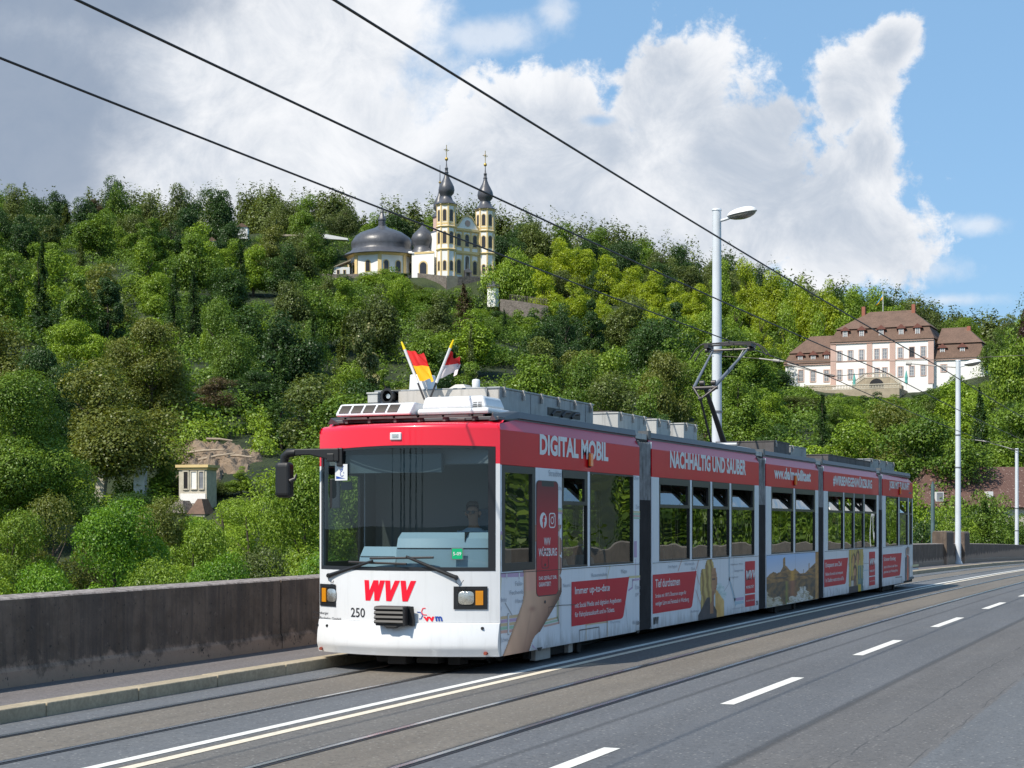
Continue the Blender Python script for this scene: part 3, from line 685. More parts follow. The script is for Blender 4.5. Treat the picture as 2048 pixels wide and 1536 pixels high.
def seg(pts, w_, m, fn=FP(.005)):
    for a, b in zip(pts, pts[1:]):
        (xa, za), (xb, zb_) = a, b; L = math.hypot(xb-xa, zb_-za); nx, nz = -(zb_-za)/L*w_/2, (xb-xa)/L*w_/2
        mb.poly([fn(xa+nx, za+nz), fn(xb+nx, zb_+nz), fn(xb-nx, zb_-nz), fn(xa-nx, za-nz)], m)
def F_(*p): return [fr(600+a/3.938, 1000+b/3.938) for a, b in p]
seg(F_((990, 852), (968, 852), (958, 880), (970, 903), (1000, 905)), .009, 0); seg(F_((922, 882), (950, 884), (966, 908), (955, 935), (938, 936)), .009, 1)
mb.obj('network_emblem', [M['tr'], M['tb']], front)
ft('NÜ', (985, 968), (993.5, 982), M['tg']) if False else None
# stickers on the windscreen
(x0, z1), (x1, z0) = fr(670.5, 929), fr(695, 960.5); z1 -= .0
wc = fgrid(x0, x1, z0, z1, .004, 'wheelchair_sign', M['white'], tram, 2, 1, solid=.003)
mb = MB(); cx_, cz_ = x0+(x1-x0)*.58, z0+(z1-z0)*.42; rr = .034
for i in range(18):
    if i in (2, 3, 4): continue
    a, b = 2*pi*i/20, 2*pi*(i+1.1)/20; mb.poly([FP(.006)(cx_+cos(t)*r_, cz_+sin(t)*r_*1.1) for t, r_ in ((a, rr), (b, rr), (b, rr*.75), (a, rr*.75))])
seg([(cx_-.028, cz_+.035), (cx_-.012, cz_+.052), (cx_+.012, cz_+.05), (cx_+.014, cz_+.085), (cx_+.03, cz_+.088)], .008, 0, FP(.006)); seg([(cx_+.014, cz_+.05), (cx_-.01, cz_+.025), (cx_-.03, cz_+.04)], .007, 0, FP(.006))
mb.poly([FP(.006)(*p) for p in ((x0+.02, z0+.055), (x0+.02, z0+.02), (x1-.035, z0+.02))]); mb.obj('wheelchair_emblem', M['tb'], wc)
(x0, z1), (x1, z0) = fr(903, 1095.5), fr(926.5, 1119.5)
rc = fgrid(x0, x1, z0, z1, .002, 'route_card', M['steel'], tram, 2, 1); g = fgrid(x0+.008, x1-.008, z0+.01, z1-.01, .004, 'card_face', M['tgr'], rc, 2, 1)
textmesh('5-09', x0+.02, x1-.02, z0+.05, z1-.05, FP(.006), M['tw'], parent=rc, bold=.01)
# wipers
def wiper(pivot, elbow, b0, b1):
    P = lambda p, o: (lambda q: (q[0], fy(q[0])-o, q[1]))(fr(*p, o))
    mb = MB(); mb.tube([P(pivot, .03), P(elbow, .05)], [.024, .016], 8); mb.cyl((P(pivot, .0)[0], P(pivot, 0)[1], P(pivot, 0)[2]), P(pivot, .05), .03, .024)
    w_ = mb.obj('wiper', M['black'], tram); mb = MB(); a, b = P(b0, .035), P(b1, .035)
    mb.tube([a, tuple((V(*a)*.5+V(*b)*.5)+V(0, -.02, .0)), b], .014, 6); mb.obj('wiper_blade', M['darksteel'], w_)
    mb = MB(); q = P(pivot, .04); mb.tube([q, (q[0]+.0, q[1], q[2]-.06), (q[0]+.05, q[1], q[2]-.09), (q[0]+.09, q[1]+.02, q[2]-.03)], .004, 5); mb.obj('washer_hose', M['black'], w_)
wiper((657, 1151), (745, 1122), (698, 1124), (813, 1128)); wiper((912, 1155), (812, 1113), (740, 1117), (867, 1115))
# mirror
mb = MB(); Y = fy(-.8)-.02
mb.prism([(-1.44, 2.72), (-1.44, 2.64), (-1.2, 2.645), (-1.0, 2.60), (-.86, 2.56), (-.80, 2.56), (-.80, 2.72)], 'y', Y-.04, Y+.02)
mb.box(-.84, -.76, Y-.02, Y+.06, 2.50, 2.725); mb.box(-.96, -.86, Y-.05, Y+.05, 2.56, 2.66)
arm = mb.obj('mirror_arm', M['black'], tram, bevel=.012)
mb = MB(); mb.tube([(-1.40, Y-.01, 2.68), (-1.50, Y-.01, 2.675), (-1.555, Y-.01, 2.63), (-1.565, Y-.01, 2.55)], [.045, .055, .055, .05], 12); mb.obj('mirror_elbow', M['black'], arm, smooth=60)
mb = MB(); mb.box(-1.665, -1.455, Y-.09, Y+.07, 2.13, 2.565)
mh = mb.obj('mirror_housing', M['black'], tram); md = mh.modifiers.new('b', 'BEVEL'); md.width = .055; md.segments = 4
mb = MB(); mb.tube([(-1.46, Y-.05, 2.33), (-1.40, Y-.03, 2.36), (-1.385, Y-.02, 2.42)], [.03, .022, .008], 8); mb.obj('small_mirror', M['darksteel'], mh, smooth=60)
# cab interior
def shelf(x0, x1, prof, m=0):   # follows the curve of the windscreen; prof = (setback, z)
    for (a, za), (b, zb2) in zip(prof, prof[1:]):
        mb.grid(lambda u, v: (x0+(x1-x0)*u, fy(x0+(x1-x0)*u)+a*(1-v)+b*v, za*(1-v)+zb2*v), 12, 2, m)
mb = MB(); shelf(.0, 1.1, [(.05, 1.27), (.06, 1.52), (.10, 1.64), (.20, 1.71), (.62, 1.71), (.64, 1.3)]); shelf(-.54, -.02, [(.05, 1.27), (.09, 1.42), (.2, 1.54), (.5, 1.53), (.5, 1.3)]); shelf(-1.12, 1.12, [(.03, 1.27), (.6, 1.27)])
for x0_, pr in ((.0, [(.05, 1.27), (.06, 1.52), (.10, 1.64), (.20, 1.71), (.62, 1.71), (.64, 1.3)]), (-.54, [(.05, 1.27), (.09, 1.42), (.2, 1.54), (.5, 1.53), (.5, 1.3)])): mb.poly([(x0_, fy(x0_)+q[0], q[1]) for q in pr])
da = mb.obj('dashboard', M['dash'], tram, smooth=50)
mb = MB(); 
for z in (1.52,): mb.grid(lambda u, v: (.01+1.08*u, fy(.01+1.08*u)+.054, z+.010*v), 12, 1)
mb.grid(lambda u, v: (-.53+.5*u, fy(-.53+.5*u)+.08, 1.42+.008*v), 12, 1); mb.box(.8, .806, fy(.8)+.08, fy(.8)+.5, 1.60, 1.716); mb.obj('seam', M['black'], da)
mb = MB(); mb.box(-1.12, .48, 1.32, 1.36, .38, 2.6); mb.box(.62, 1.12, 1.32, 1.36, .38, 2.6); mb.box(-1.05, 1.1, -.02, .25, 2.52, 2.9); mb.obj('cab_partition', M['inner'], tram)
mb = MB(); mb.box(-.82, .5, -.12, -.06, 2.42, 2.64); mb.obj('destination_display', mat('dark display', (.06, .08, .085), .3), tram)
mb = MB(); mb.box(.34, .72, 1.0, 1.12, 1.1, 2.0); mb.box(.30, .74, .62, 1.12, 1.08, 1.18); mb.obj('driver_seat', M['seat'], tram, bevel=.04)
mb = MB(); mb.box(-1.0, -.86, -.12, -.09, 2.0, 2.36); mb.box(-.86, -.7, -.1, -.08, 2.22, 2.32); mb.obj('inner_mirror', M['black'], tram, bevel=.02)
# passenger seats and poles
rs = random.Random(4)
for k, (s0, s1, _) in enumerate(SECS):
    y = s0+(1.9 if k == 0 else .7)
    while y < s1-.6:
        for x0 in (-1.05, .62):
            mb = MB(); mb.box(x0, x0+.43, y, y+.42, .78, .84); mb.box(x0, x0+.43, y+.36, y+.42, .84, 1.42)
            mb.obj('passenger_seat', M['seat'], tram, bevel=.03)
        mb = MB(); mb.cyl((.5, y+.1, .4), (.5, y+.1, 2.6), .018, n=8); mb.obj('grab_pole', M['grab'], tram)
        y += .85*2 if k % 2 else 1.1*1.6
# ---- roof gear
mb = MB()      # front air conditioner, louvred
mb.prism([(-.02, 3.115), (-.02, 3.15), (.10, 3.265), (.16, 3.275), (.56, 3.262), (.62, 3.2), (.62, 3.115)], 'x', -.97, .04)
ac = mb.obj('air_conditioner', M['white'], tram, bevel=.018)
for i in range(5):
    mb = MB(); a = -.93+i*.165; c_, s_ = .62, .78
    for j in range(7): 
        t = j/7; y0, z0 = -.012+.10*t, 3.155+.10*t; mb.box(a, a+.135, y0-.012, y0-.004, z0, z0+.007)
    mb.poly([(a, -.019+.0, 3.158), (a+.135, -.019, 3.158), (a+.135, .083, 3.252), (a, .083, 3.252)])
    mb.obj('louvre', M['darksteel'] if False else mat('louvre grey', (.13, .115, .105), .6), ac)
mb = MB(); mb.frust((.06, 1.0, .12, .80), (.06, 1.0, .12, .80), 3.115, 3.19); mb.frust((.10, .95, .16, .76), (.13, .90, .19, .72), 3.19, 3.335)
ac2 = mb.obj('air_conditioner', M['white'], tram, bevel=.03)
mb = MB()
for i in range(5):
    for j in range(2): mb.box(.78+j*.062, .83+j*.062, .155+.008*i, .17+.008*i, 3.205+i*.022, 3.214+i*.022)
mb.obj('vent_slots', M['black'], ac2)
mb = MB(); mb.box(-.92, .98, .0, .05, 3.075, 3.10); mb.box(-.92, .98, .55, .6, 3.075, 3.10)
for x in (-.86, -.55, -.2, .12, .45, .83): mb.box(x, x+.035, .02, .06, 3.03, 3.08); mb.box(x, x+.03, 0, .6, 3.08, 3.10)
mb.tube([(-.5, .2, 3.07), (-.2, .15, 3.05), (.2, .2, 3.07), (.7, .12, 3.05)], .02); mb.box(-.7, .7, .3, .5, 3.03, 3.07)
mb.tube([(.95, .3, 3.09), (1.02, .2, 3.12), (1.06, .12, 3.06)], .012); mb.tube([(1.0, .4, 3.09), (1.06, .28, 3.12), (1.08, .16, 3.05)], .012)
mb.obj('roof_rack', M['sooty'], tram)
def rbox(x0, x1, y0, y1, z0, z1, m='alu', latches=0, name='roof_box', lid=True):
    mb = MB(); mb.box(x0, x1, y0, y1, z0, z1-.02); mb.box(x0-.012, x1+.012, y0-.012, y1+.012, z1-.02, z1)
    for i in range(int((y1-y0)/1.0)): mb.box(x1, x1+.006, y0+1.0*(i+1)-.006, y0+1.0*(i+1), z0, z1-.03)
    b = mb.obj(name, M[m], tram, bevel=.004)
    if latches:
        for i in range(latches):
            mb = MB(); y = y0+.12+(y1-y0-.24)*i/max(1, latches-1); mb.box(x1+.006, x1+.035, y-.018, y+.018, z1-.12, z1-.04); mb.box(x1+.0, x1+.025, y-.025, y+.025, z1-.05, z1+.006)
            mb.obj('latch', M['plate'], b)
    return b
b1 = rbox(-.85, .85, .80, 4.1, 3.08, 3.485, latches=6)
mb = MB(); mb.box(.845, .858, 2.38, 3.57, 3.235, 3.335); mb.obj('vent_opening', M['black'], b1)
mb = MB()
for i in range(3): mb.tube([(.862, 2.5+i*.36, 3.24), (.862, 2.62+i*.36, 3.30), (.862, 2.8+i*.36, 3.31)], .02)
mb.obj('cable', M['darksteel'], b1)
mb = MB(); mb.box(-.5, .70, .745, .765, 3.1, 3.462); mb.box(.70, .84, .79, .80, 3.12, 3.45); mb.obj('roof_plate', M['plate'], tram)
rbox(-.76, -.5, .80, 1.1, 3.35, 3.485, 'alulight', name='control_case'); rbox(-.92, -.78, .72, .9, 3.33, 3.46, 'alulight', name='control_case')
mb = MB(); mb.frust((-.41, -.15, .85, 1.15), (-.40, -.17, .86, 1.13), 3.48, 3.68); mb.obj('antenna_box', M['white'], tram, bevel=.015)
mb = MB(); mb.lathe([(.05, 0), (.05, .09), (.042, .105), (.0, .115)], 14, (.49, .9), z=3.485); mb.obj('antenna_dome', M['white'], tram, smooth=50)
mb = MB(); mb.frust((-.1, .25, 1.2, 1.5), (.05, .16, 1.25, 1.45), 3.48, 3.57); mb.obj('roof_vent', M['plate'], tram)
mb = MB(); mb.cyl((-.60, .62, 3.40), (-.60, .80, 3.40), .085, .05, 20, caps=False); mb.cyl((-.60, .66, 3.40), (-.60, .78, 3.40), .03, .03, 12, 1)
def hornr(u, v): 
    a = 2*pi*u; r = .085+.0*v; return (-.60+cos(a)*(.06+.025*v)*1.0, .62-.0*v, 3.40+sin(a)*(.07+.03*v))
mb.grid(hornr, 20, 1); mb.box(-.64, -.56, .66, .8, 3.30, 3.34)
mb.obj('horn', [M['black'], M['lens']], tram)
rbox(-.85, .85, 5.15, 6.45, 3.1, 3.44, 'alulight', 3); rbox(-.85, .85, 6.95, 7.65, 3.1, 3.445, 'alulight', 2); rbox(-.85, .85, 8.39, 9.13, 3.1, 3.46, 'alulight', 2)
for y in (6.45, 7.65):
    mb = MB(); mb.cyl((.7, y+.05, 3.27), (.7, y+.12, 3.27), .12, n=18); mb.box(.55, .82, y, y+.05, 3.1, 3.42); mb.obj('fan', M['black'], tram)
mb = MB(); mb.box(-.7, .7, 5.3, 6.4, 3.45, 3.47); mb.box(-.7, .7, 7.0, 7.6, 3.455, 3.475)
mb.obj('lid_rail', M['sooty'], tram)
rbox(-.6, .6, 15.32, 16.6, 3.1, 3.49, 'sooty', 1); rbox(-.3, .6, 16.75, 18.15, 3.1, 3.45, 'alu', 1)
rbox(-.85, .85, 19.2, 24.0, 3.1, 3.36, 'sooty', 0); rbox(-.85, .85, 24.0, 27.2, 3.1, 3.43, 'alu', 4)
mb = MB(); mb.cyl((-.3, 12.8, 3.3), (.5, 12.9, 3.3), .05); mb.tube([(.3, 11.9, 3.28), (.3, 14.6, 3.28)], .035); mb.tube([(-.3, 11.9, 3.28), (-.3, 14.6, 3.28)], .035)
for y in (12.6, 14.4):
    for x in (-.3, .3): mb.lathe([(.03, 0), (.06, .02), (.035, .04), (.06, .06), (.035, .08), (.05, .1), (.03, .14)], 10, (x, y), z=3.12)
mb.obj('pantograph_base', M['alu'], tram, smooth=40)
# pantograph: base s 13.9, elbow s 12.4, head s 14.2
EL = (0, 12.45, 4.33); HD = 5.33
mb = MB(); mb.tube([(.0, 13.85, 3.33), (.0, 12.55, 4.33)], [.06, .04], 10); mb.cyl((-.12, 13.85, 3.33), (.12, 13.85, 3.33), .08)
pan = mb.obj('pantograph', M['darksteel'], tram, smooth=45)
mb = MB(); mb.tube([(-.05, 13.1, 3.33), (-.05, 12.35, 4.15)], .022); mb.cyl((-.08, 12.35, 4.14), (-.02, 12.35, 4.16), .035); mb.obj('coupling_rod', M['darksteel'], pan, smooth=45)
mb = MB(); mb.cyl((-.24, 12.5, 4.36), (.24, 12.5, 4.36), .035); mb.cyl((-.1, 12.5, 4.45), (-.02, 12.5, 4.45), .05); mb.cyl((.12, 12.5, 4.45), (.2, 12.5, 4.45), .05)
mb.tube([(-.22, 12.48, 4.36), (-.05, 12.35, 4.14)], [.03, .015]); mb.tube([(.22, 12.48, 4.36), (-.05, 12.35, 4.14)], [.03, .015]); mb.obj('elbow_joint', M['darksteel'], pan, smooth=45)
mb = MB(); mb.tube([(-.22, 12.48, 4.36), (-.33, 14.15, HD-.1)], [.030, .020]); mb.tube([(.10, 12.44, 4.28), (.38, 14.15, HD-.1)], [.034, .022]); mb.obj('upper_arm', mat('painted tube grey', (.13, .145, .17), .5), pan, smooth=45)
mb = MB(); mb.tube([(.3, 14.1, HD-.12), (.27, 13.4, 4.78), (.1, 12.6, 4.3)], .010, 6); mb.tube([(-.36, 14.1, HD-.1), (-.45, 14.1, HD-.2), (-.3, 14.1, HD-.22)], .008, 6); mb.obj('shunt_cable', M['plate'], pan)
for y in (14.0, 14.35):
    mb = MB(); mb.tube([(-.76, y, HD-.28), (-.64, y, HD-.09), (-.53, y, HD+.0), (0, y, HD+.035), (.53, y, HD+.01), (.65, y, HD-.08), (.78, y, HD-.25)], .013, 6)
    mb.box(-.5, .5, y-.02, y+.02, HD+.0, HD+.028); mb.obj('contact_strip', M['darksteel'], pan)
mb = MB(); mb.tube([(-.45, 14.17, HD-.1), (.5, 14.17, HD-.1)], .022); 
for x in (-.42, .44): mb.box(x-.04, x+.04, 13.98, 14.38, HD-.06, HD-.0); mb.cyl((x-.07, 14.17, HD-.1), (x+.07, 14.17, HD-.1), .04)
mb.obj('head_yoke', M['darksteel'], pan)
# ================================================================ LIVERY (printed foil on the tram side)
def c3(a, b): return 960+a/5.39, 800+b/5.39
def c4(a, b): return 960+a/5.39, 1060+b/5.39
def c6(a, b): return 1280+a/5.39, 1080+b/5.39
def c9(a, b): return 1640+a/9.309, 1080+b/9.309
def S4(*p): return [sd(*c4(*q)) for q in p]
def S6(*p): return [sd(*c6(*q)) for q in p]
def S9(*p): return [sd(*c9(*q)) for q in p]
S1, S2, S3, S4s, S5 = sections
def st(s, x0, x1, z0, z1, material, sec, off=.006, **kw): return textmesh(s, x0, x1, z0, z1, SP(off), material, parent=sec, **kw)
def pip(p, poly):
    x, y = p; c = False; j = len(poly)-1
    for i in range(len(poly)):
        if (poly[i][1] > y) != (poly[j][1] > y) and x < (poly[j][0]-poly[i][0])*(y-poly[i][1])/(poly[j][1]-poly[i][1])+poly[i][0]: c = not c
        j = i
    return c
def picture(name, s0, s1, z0, z1, nx, nz, fn, sec, off=.003):
    "printed picture: fn(u, v) -> colour or None (nothing printed); v up"
    vs = []; fs = []; cols = []
    for j in range(nz):
        for i in range(nx):
            c = fn((i+.5)/nx, (j+.5)/nz)
            if c is None: continue
            if name in ('woman_picture', 'town_picture', 'passenger_picture', 'staff_picture'): lu = sum(c)/3; c = tuple(max(.004, (lu+(q-lu)*1.2))**1.1*1.35 for q in c)
            a, b = s0+(s1-s0)*i/nx, s0+(s1-s0)*(i+1)/nx; e, f = z0+(z1-z0)*j/nz, z0+(z1-z0)*(j+1)/nz
            k = len(vs); vs += [(1.2+off, a, e), (1.2+off, b, e), (1.2+off, b, f), (1.2+off, a, f)]; fs.append((k, k+1, k+2, k+3)); cols += [tuple(c)+(1,)]*4
    me = bpy.data.meshes.new(name); me.from_pydata(vs, [], fs); me.materials.append(M['print'])
    ca = me.color_attributes.new('print', 'FLOAT_COLOR', 'CORNER'); ca.data.foreach_set('color', np.array(cols, dtype=np.float32).ravel())
    o = bpy.data.objects.new(name, me); COL.objects.link(o); o.parent = sec; return o
def lerp(a, b, t): t = max(0, min(1, t)); return tuple(x+(y-x)*t for x, y in zip(a, b))
def poly_area(pts, mats_i, off): return [(1.2+off, p[0], p[1]) for p in pts]
# --- route map lines and stop names
LC = {'v': (.52, .36, .56), 'y': (.66, .60, .30), 'g': (.36, .58, .42), 'o': (.66, .50, .30), 'r': (.66, .40, .34), 'b': (.38, .58, .70), 'k': (.42, .42, .44), 'w': (.72, .74, .76)}
for k_ in LC: M['l'+k_] = mat('map line '+k_, LC[k_], .4, coat=.2)
LK = list('vygorbkw'); LM = [M['l'+q] for q in LK]
mb = MB(); lay = [0]
def ml(pts, w_, k_, off=.0015):
    lay[0] += .00005
    for a, b in zip(pts, pts[1:]):
        (xa, za), (xb, zb_) = a, b; L = math.hypot(xb-xa, zb_-za)+1e-6; ex, ez = (xb-xa)/L*w_*.5, (zb_-za)/L*w_*.5; nx, nz = -(zb_-za)/L*w_/2, (xb-xa)/L*w_/2
        q = [(xa+nx-ex, za+nz-ez), (xb+nx+ex, zb_+nz+ez), (xb-nx+ex, zb_-nz+ez), (xa-nx-ex, za-nz-ez)]
        mb.poly([(1.2+off+lay[0], max(.012, x), max(.27, z)) for x, z in q][::-1], LK.index(k_))
ml(S4((160, 650), (190, 480), (190, 40)), .05, 'v'); ml(S4((190, 40), (235, 30)), .05, 'v'); ml(S4((160, 650), (205, 490), (470, 480)), .05, 'v')
ml(S4((155, 690), (215, 520)), .06, 'y'); ml(S4((212, 470), (212, 80), (235, 80)), .06, 'y')
for i, k_ in enumerate('ovogr'): ml(S4((180, 955+i*38), (410, 925+i*38)), .035, k_)
ml(S4((150, 915), (160, 1250), (215, 1370)), .03, 'b'); ml(S4((565, 1250), (600, 1300)), .03, 'v')
ml(S4((180, 665), (215, 700)), .02, 'k'); ml(S4((270, 790), (345, 920)), .02, 'k')
for x in (285, 420): ml(S4((x, 470), (x, 515)), .035, 'w', .004)
ml(S4((304, 925), (304, 1105)), .06, 'k'); ml(S4((304, 930), (304, 1100)), .045, 'w', .004)
ml(S4((180, 155), (222, 150)), .05, 'w', .004); ml(S4((180, 365), (222, 362)), .05, 'w', .004)
for i, k_ in enumerate('ogr'):
    ml(S4((690, 975+i*28+6), (830+i*10, 945+i*28), (830+i*10, 740)), .025, k_)
for i, k_ in enumerate('ror'): pass
ml([sd(*c3(840, 1175)), sd(*c3(885, 1180))], .03, 'g'); ml([sd(*c3(840, 1195)), sd(*c3(885, 1200))], .03, 'o'); ml([sd(*c3(840, 1217)), sd(*c3(885, 1220))], .02, 'v')
for i, k_ in enumerate('ygrg'): ml([sd(*c3(1652, 1205+i*22)), sd(*c3(1720, 1208+i*22))], .02, k_)
ml([sd(*c3(852, 1290)), sd(*c4(852, 640))], .02, 'r')
ml(S4((1605, 508), (1720, 500)), .03, 'y'); ml(S4((1720, 530), (1645, 540), (1640, 620), (1600, 650)), .025, 'v'); ml(S4((1675, 320), (1675, 530)), .012, 'v'); ml(S4((1675, 165), (1675, 250)), .12, 'v')
ml(S4((1140, 1020), (1375, 990), (1375, 1160)), .02, 'o'); ml(S4((1142, 1020), (1142, 1195)), .02, 'o')
ml(S4((1400, 380), (1370, 520)), .012, 'y')
ml(S6((445, 225), (410, 330)), .02, 'r'); ml(S6((632, 220), (598, 330)), .02, 'r'); ml(S6((605, 360), (640, 480)), .015, 'r'); ml(S6((600, 540), (650, 690)), .015, 'r')
ml(S6((960, 190), (962, 420), (1020, 640), (1030, 690)), .06, 'b'); ml(S6((965, 190), (967, 420), (1030, 640)), .02, 'k'); ml(S6((1035, 640), (1112, 628)), .05, 'v'); ml(S6((1035, 680), (1112, 668)), .05, 'b')
ml(S6((962, 400), (950, 480), (900, 560)), .01, 'k')
for q in ((1150, 690, 820), (1700, 560, 560)): pass
ml(S9((820, 440), (960, 430)), .012, 'k'); ml(S9((820, 570), (960, 545)), .012, 'b'); ml(S9((860, 240), (860, 700)), .012, 'b'); ml(S9((300, 900), (360, 1030)), .012, 'k'); ml(S9((160, 880), (230, 1030)), .012, 'v'); ml(S9((260, 870), (240, 1020)), .012, 'v'); ml(S9((1720, 480), (1830, 470)), .06, 'y'); ml(S9((1720, 540), (1830, 530)), .03, 'b')
ml(S9((1335, 140), (1335, 240)), .012, 'k')
mb.obj('route_map', LM, S1)
def nm(s, a, b, f=c4, sec=S1, **kw):     # a = lower left px, b = upper right px
    (x0, z0), (x1, z1) = sd(*f(*a)), sd(*f(*b)); x0 = max(x0, .02); st(s, x0, x1, z0, z1, M['tg'], sec, .0045, **kw)
nm('Berliner', (158, 785), (288, 722)); nm('Ring', (160, 885), (230, 820)); nm('Felix-', (378, 605), (460, 545)); nm('Fechenb', (318, 700), (462, 640)); nm('Haus', (382, 790), (462, 735))
nm('Schwei', (190, 1218), (300, 1150)); nm('Straubber', (737, 820), (882, 765), c3); nm('chu', (838, 970), (882, 930), c3); nm('Rosenmühle', (1200, 508), (1365, 455)); nm('Mitte', (1520, 470), (1580, 420))
nm('Neumü', (893, 620), (970, 570)); nm('Esse', (1672, 640), (1724, 585)); nm('gart', (1672, 720), (1724, 670)); nm('Wöhler', (1640, 1022), (1722, 965)); nm('Thurnweg', (1400, 1018), (1508, 968))
nm('Oliver', (1655, 860), (1712, 820), c3); nm('Zen', (1675, 1170), (1716, 1130), c3); nm('oz', (150, 1150), (228, 1105), c3); nm('ni-K', (140, 1235), (222, 1195), c3); nm('er', (195, 1305), (228, 1270), c3)
nm('Drei Pappeln', (300, 315), (400, 265), c6, S2); nm('Wörthstraße', (478, 275), (585, 238), c6, S2); nm('Süd', (550, 325), (588, 290), c6, S2); nm('Klinikum Mitte', (975, 275), (1112, 245), c6, S2); nm('Königsberger', (970, 420), (1060, 385), c6, S2)
nm('Seegarten', (1015, 350), (1112, 310), c6, S2); nm('Heidingsfeld', (990, 755), (1115, 715), c6, S2); nm('Rathaus', (545, 785), (635, 745), c6, S2)
# --- arm, hand and phone picture on the first section
ARM = S4((240, 1370), (330, 1130), (400, 940), (455, 790), (468, 700), (468, 560), (466, 430), (596, 425), (600, 300), (640, 300), (830, 60), (872, 90), (884, 160), (884, 215), (870, 262), (850, 276), (875, 300), (886, 345), (884, 430), (868, 470), (850, 490), (878, 530), (888, 590), (880, 660), (850, 740), (780, 860), (700, 1000), (650, 1090), (600, 1130), (565, 1190), (540, 1260), (520, 1325))
F2 = [sd(*c3(*q)) for q in ((832, 1250), (856, 1262), (874, 1300), (874, 1370), (855, 1410), (832, 1425))]
TH = [sd(*c3(*q)) for q in ((596, 1230), (606, 1220), (608, 1530), (592, 1530))]
HB = (.05, 1.98, .262, 1.80)
HAX = S4((380, 1360), (540, 980), (640, 700), (760, 400))      # axis of the forearm
def hand(u, v):
    x = HB[0]+(HB[1]-HB[0])*u; z = HB[2]+(HB[3]-HB[2])*v; p = (x, z)
    if not (pip(p, ARM) or pip(p, F2) or pip(p, TH)): return None
    e = 0
    # distance across the arm: light from the left, darker right edge
    def xe(z_):
        L = [q for q in S4((240, 1370), (400, 940), (468, 700), (468, 430))]; Rr = [q for q in S4((520, 1325), (650, 1090), (780, 860), (885, 600))]
        def at(Pn):
            Pn = sorted(Pn, key=lambda q: q[1])
            for a, b in zip(Pn, Pn[1:]):
                if a[1] <= z_ <= b[1]: return a[0]+(b[0]-a[0])*(z_-a[1])/(b[1]-a[1])
            return Pn[0][0] if z_ < Pn[0][1] else Pn[-1][0]
        return at(L), at(Rr)
    a, b = xe(z); t = (x-a)/max(.05, b-a)
    col = lerp((.42, .255, .165), (.30, .15, .095), t**1.5*1.1) if z < 1.0 else lerp((.44, .24, .17), (.34, .17, .12), t)
    if t > .86 and z < 1.0: col = lerp(col, (.15, .07, .045), (t-.86)/.14)
    if t < .08: col = lerp((.24, .14, .09), col, t/.08)
    c, e_ = S4((540, 880))[0]; w1 = math.exp(-((x-c-.06)/.10)**2-((z-e_-.03)/.035)**2); col = lerp(col, (.24, .11, .075), w1*.8)
    w2 = math.exp(-((x-(c+.02+.5*(z-e_)))/.03)**2)*(.3 if z < e_ else 0); col = lerp(col, (.24, .12, .085), w2)
    for q in S4((862, 272), (862, 484), (845, 700)):
        d = math.hypot((x-q[0])*1.0, (z-q[1])*1.3); col = lerp(col, (.16, .07, .05), max(0, 1-d/.05)*.8)
    n = 1.75+.05*math.sin(x*21+z*9); n *= 1.05-.45*max(0, min(1, t))**2; return tuple(min(.8, q*n) for q in col)
picture('hand_picture', HB[0], HB[1], HB[2], HB[3], 110, 150, hand, S1)
(xa, _), (xb, _) = sd(*c3(606, 900)), sd(*c3(836, 900)); za, zb_ = .925, 2.34
def rrect(x0, x1, z0, z1, rx, rz, off):
    P = []
    for cx_, cz_, a0 in ((x1-rx, z1-rz, 0), (x0+rx, z1-rz, 90), (x0+rx, z0+rz, 180), (x1-rx, z0+rz, 270)):
        for i in range(6): a = R_(a0+18*i); P.append((1.2+off, cx_+rx*cos(a), cz_+rz*sin(a)))
    return P
mb = MB(); mb.poly(rrect(xa-.012, xb+.012, za-.012, zb_+.01, .1, .06, .0050), 0); ph = mb.obj('phone_picture', M['tk'], S1)
W_ = xb-xa
def phc(u, v): 
    x = xa+W_*u; z = za+(zb_-za)*v; q = rrect(xa, xb, za, zb_, .08, .05, 0)
    if not pip((x, z), [(p[1], p[2]) for p in q]): return None
    if v > .955 and .22 < u < .80: return (.03, .03, .03)
    return lerp((.50, .008, .025), (.17, .006, .012), (v-.55)*2.4) if v > .55 else (.50, .008, .025)
picture('phone_screen', xa, xb, za, zb_, 30, 90, phc, ph, .0062)
def disc(mb_, cx_, cz_, rx, rz, off, m=0, n=26, hole=None):
    if hole is None: mb_.poly([(1.2+off, cx_+rx*cos(2*pi*i/n), cz_+rz*sin(2*pi*i/n)) for i in range(n)], m)
    else:
        for i in range(n):
            a, b = 2*pi*i/n, 2*pi*(i+1)/n
            mb_.poly([(1.2+off, cx_+rx*k_*cos(t), cz_+rz*k_*sin(t)) for t, k_ in ((a, 1), (b, 1), (b, hole), (a, hole))], m)
mb = MB(); fx, fz = xa+W_*.30, 1.855; disc(mb, fx, fz, .115, .098, .0075)
mb.obj('round_emblem', M['tw'], ph)
st('f', fx-.035, fx+.062, fz-.092, fz+.066, M['pred'], ph, .009, bold=.05)
mb = MB(); ix, iz = xa+W_*.72, 1.855
P1 = rrect(ix-.11, ix+.11, iz-.095, iz+.095, .055, .045, .0075); P2 = rrect(ix-.09, ix+.09, iz-.080, iz+.080, .042, .036, .0075)
for i in range(len(P1)): j = (i+1) % len(P1); mb.poly([P1[i], P1[j], P2[j], P2[i]])
disc(mb, ix, iz, .055, .048, .0075, hole=.7); disc(mb, ix+.062, iz+.052, .012, .011, .0075)
mb.obj('camera_emblem', M['tw'], ph)
cxp = (xa+xb)/2
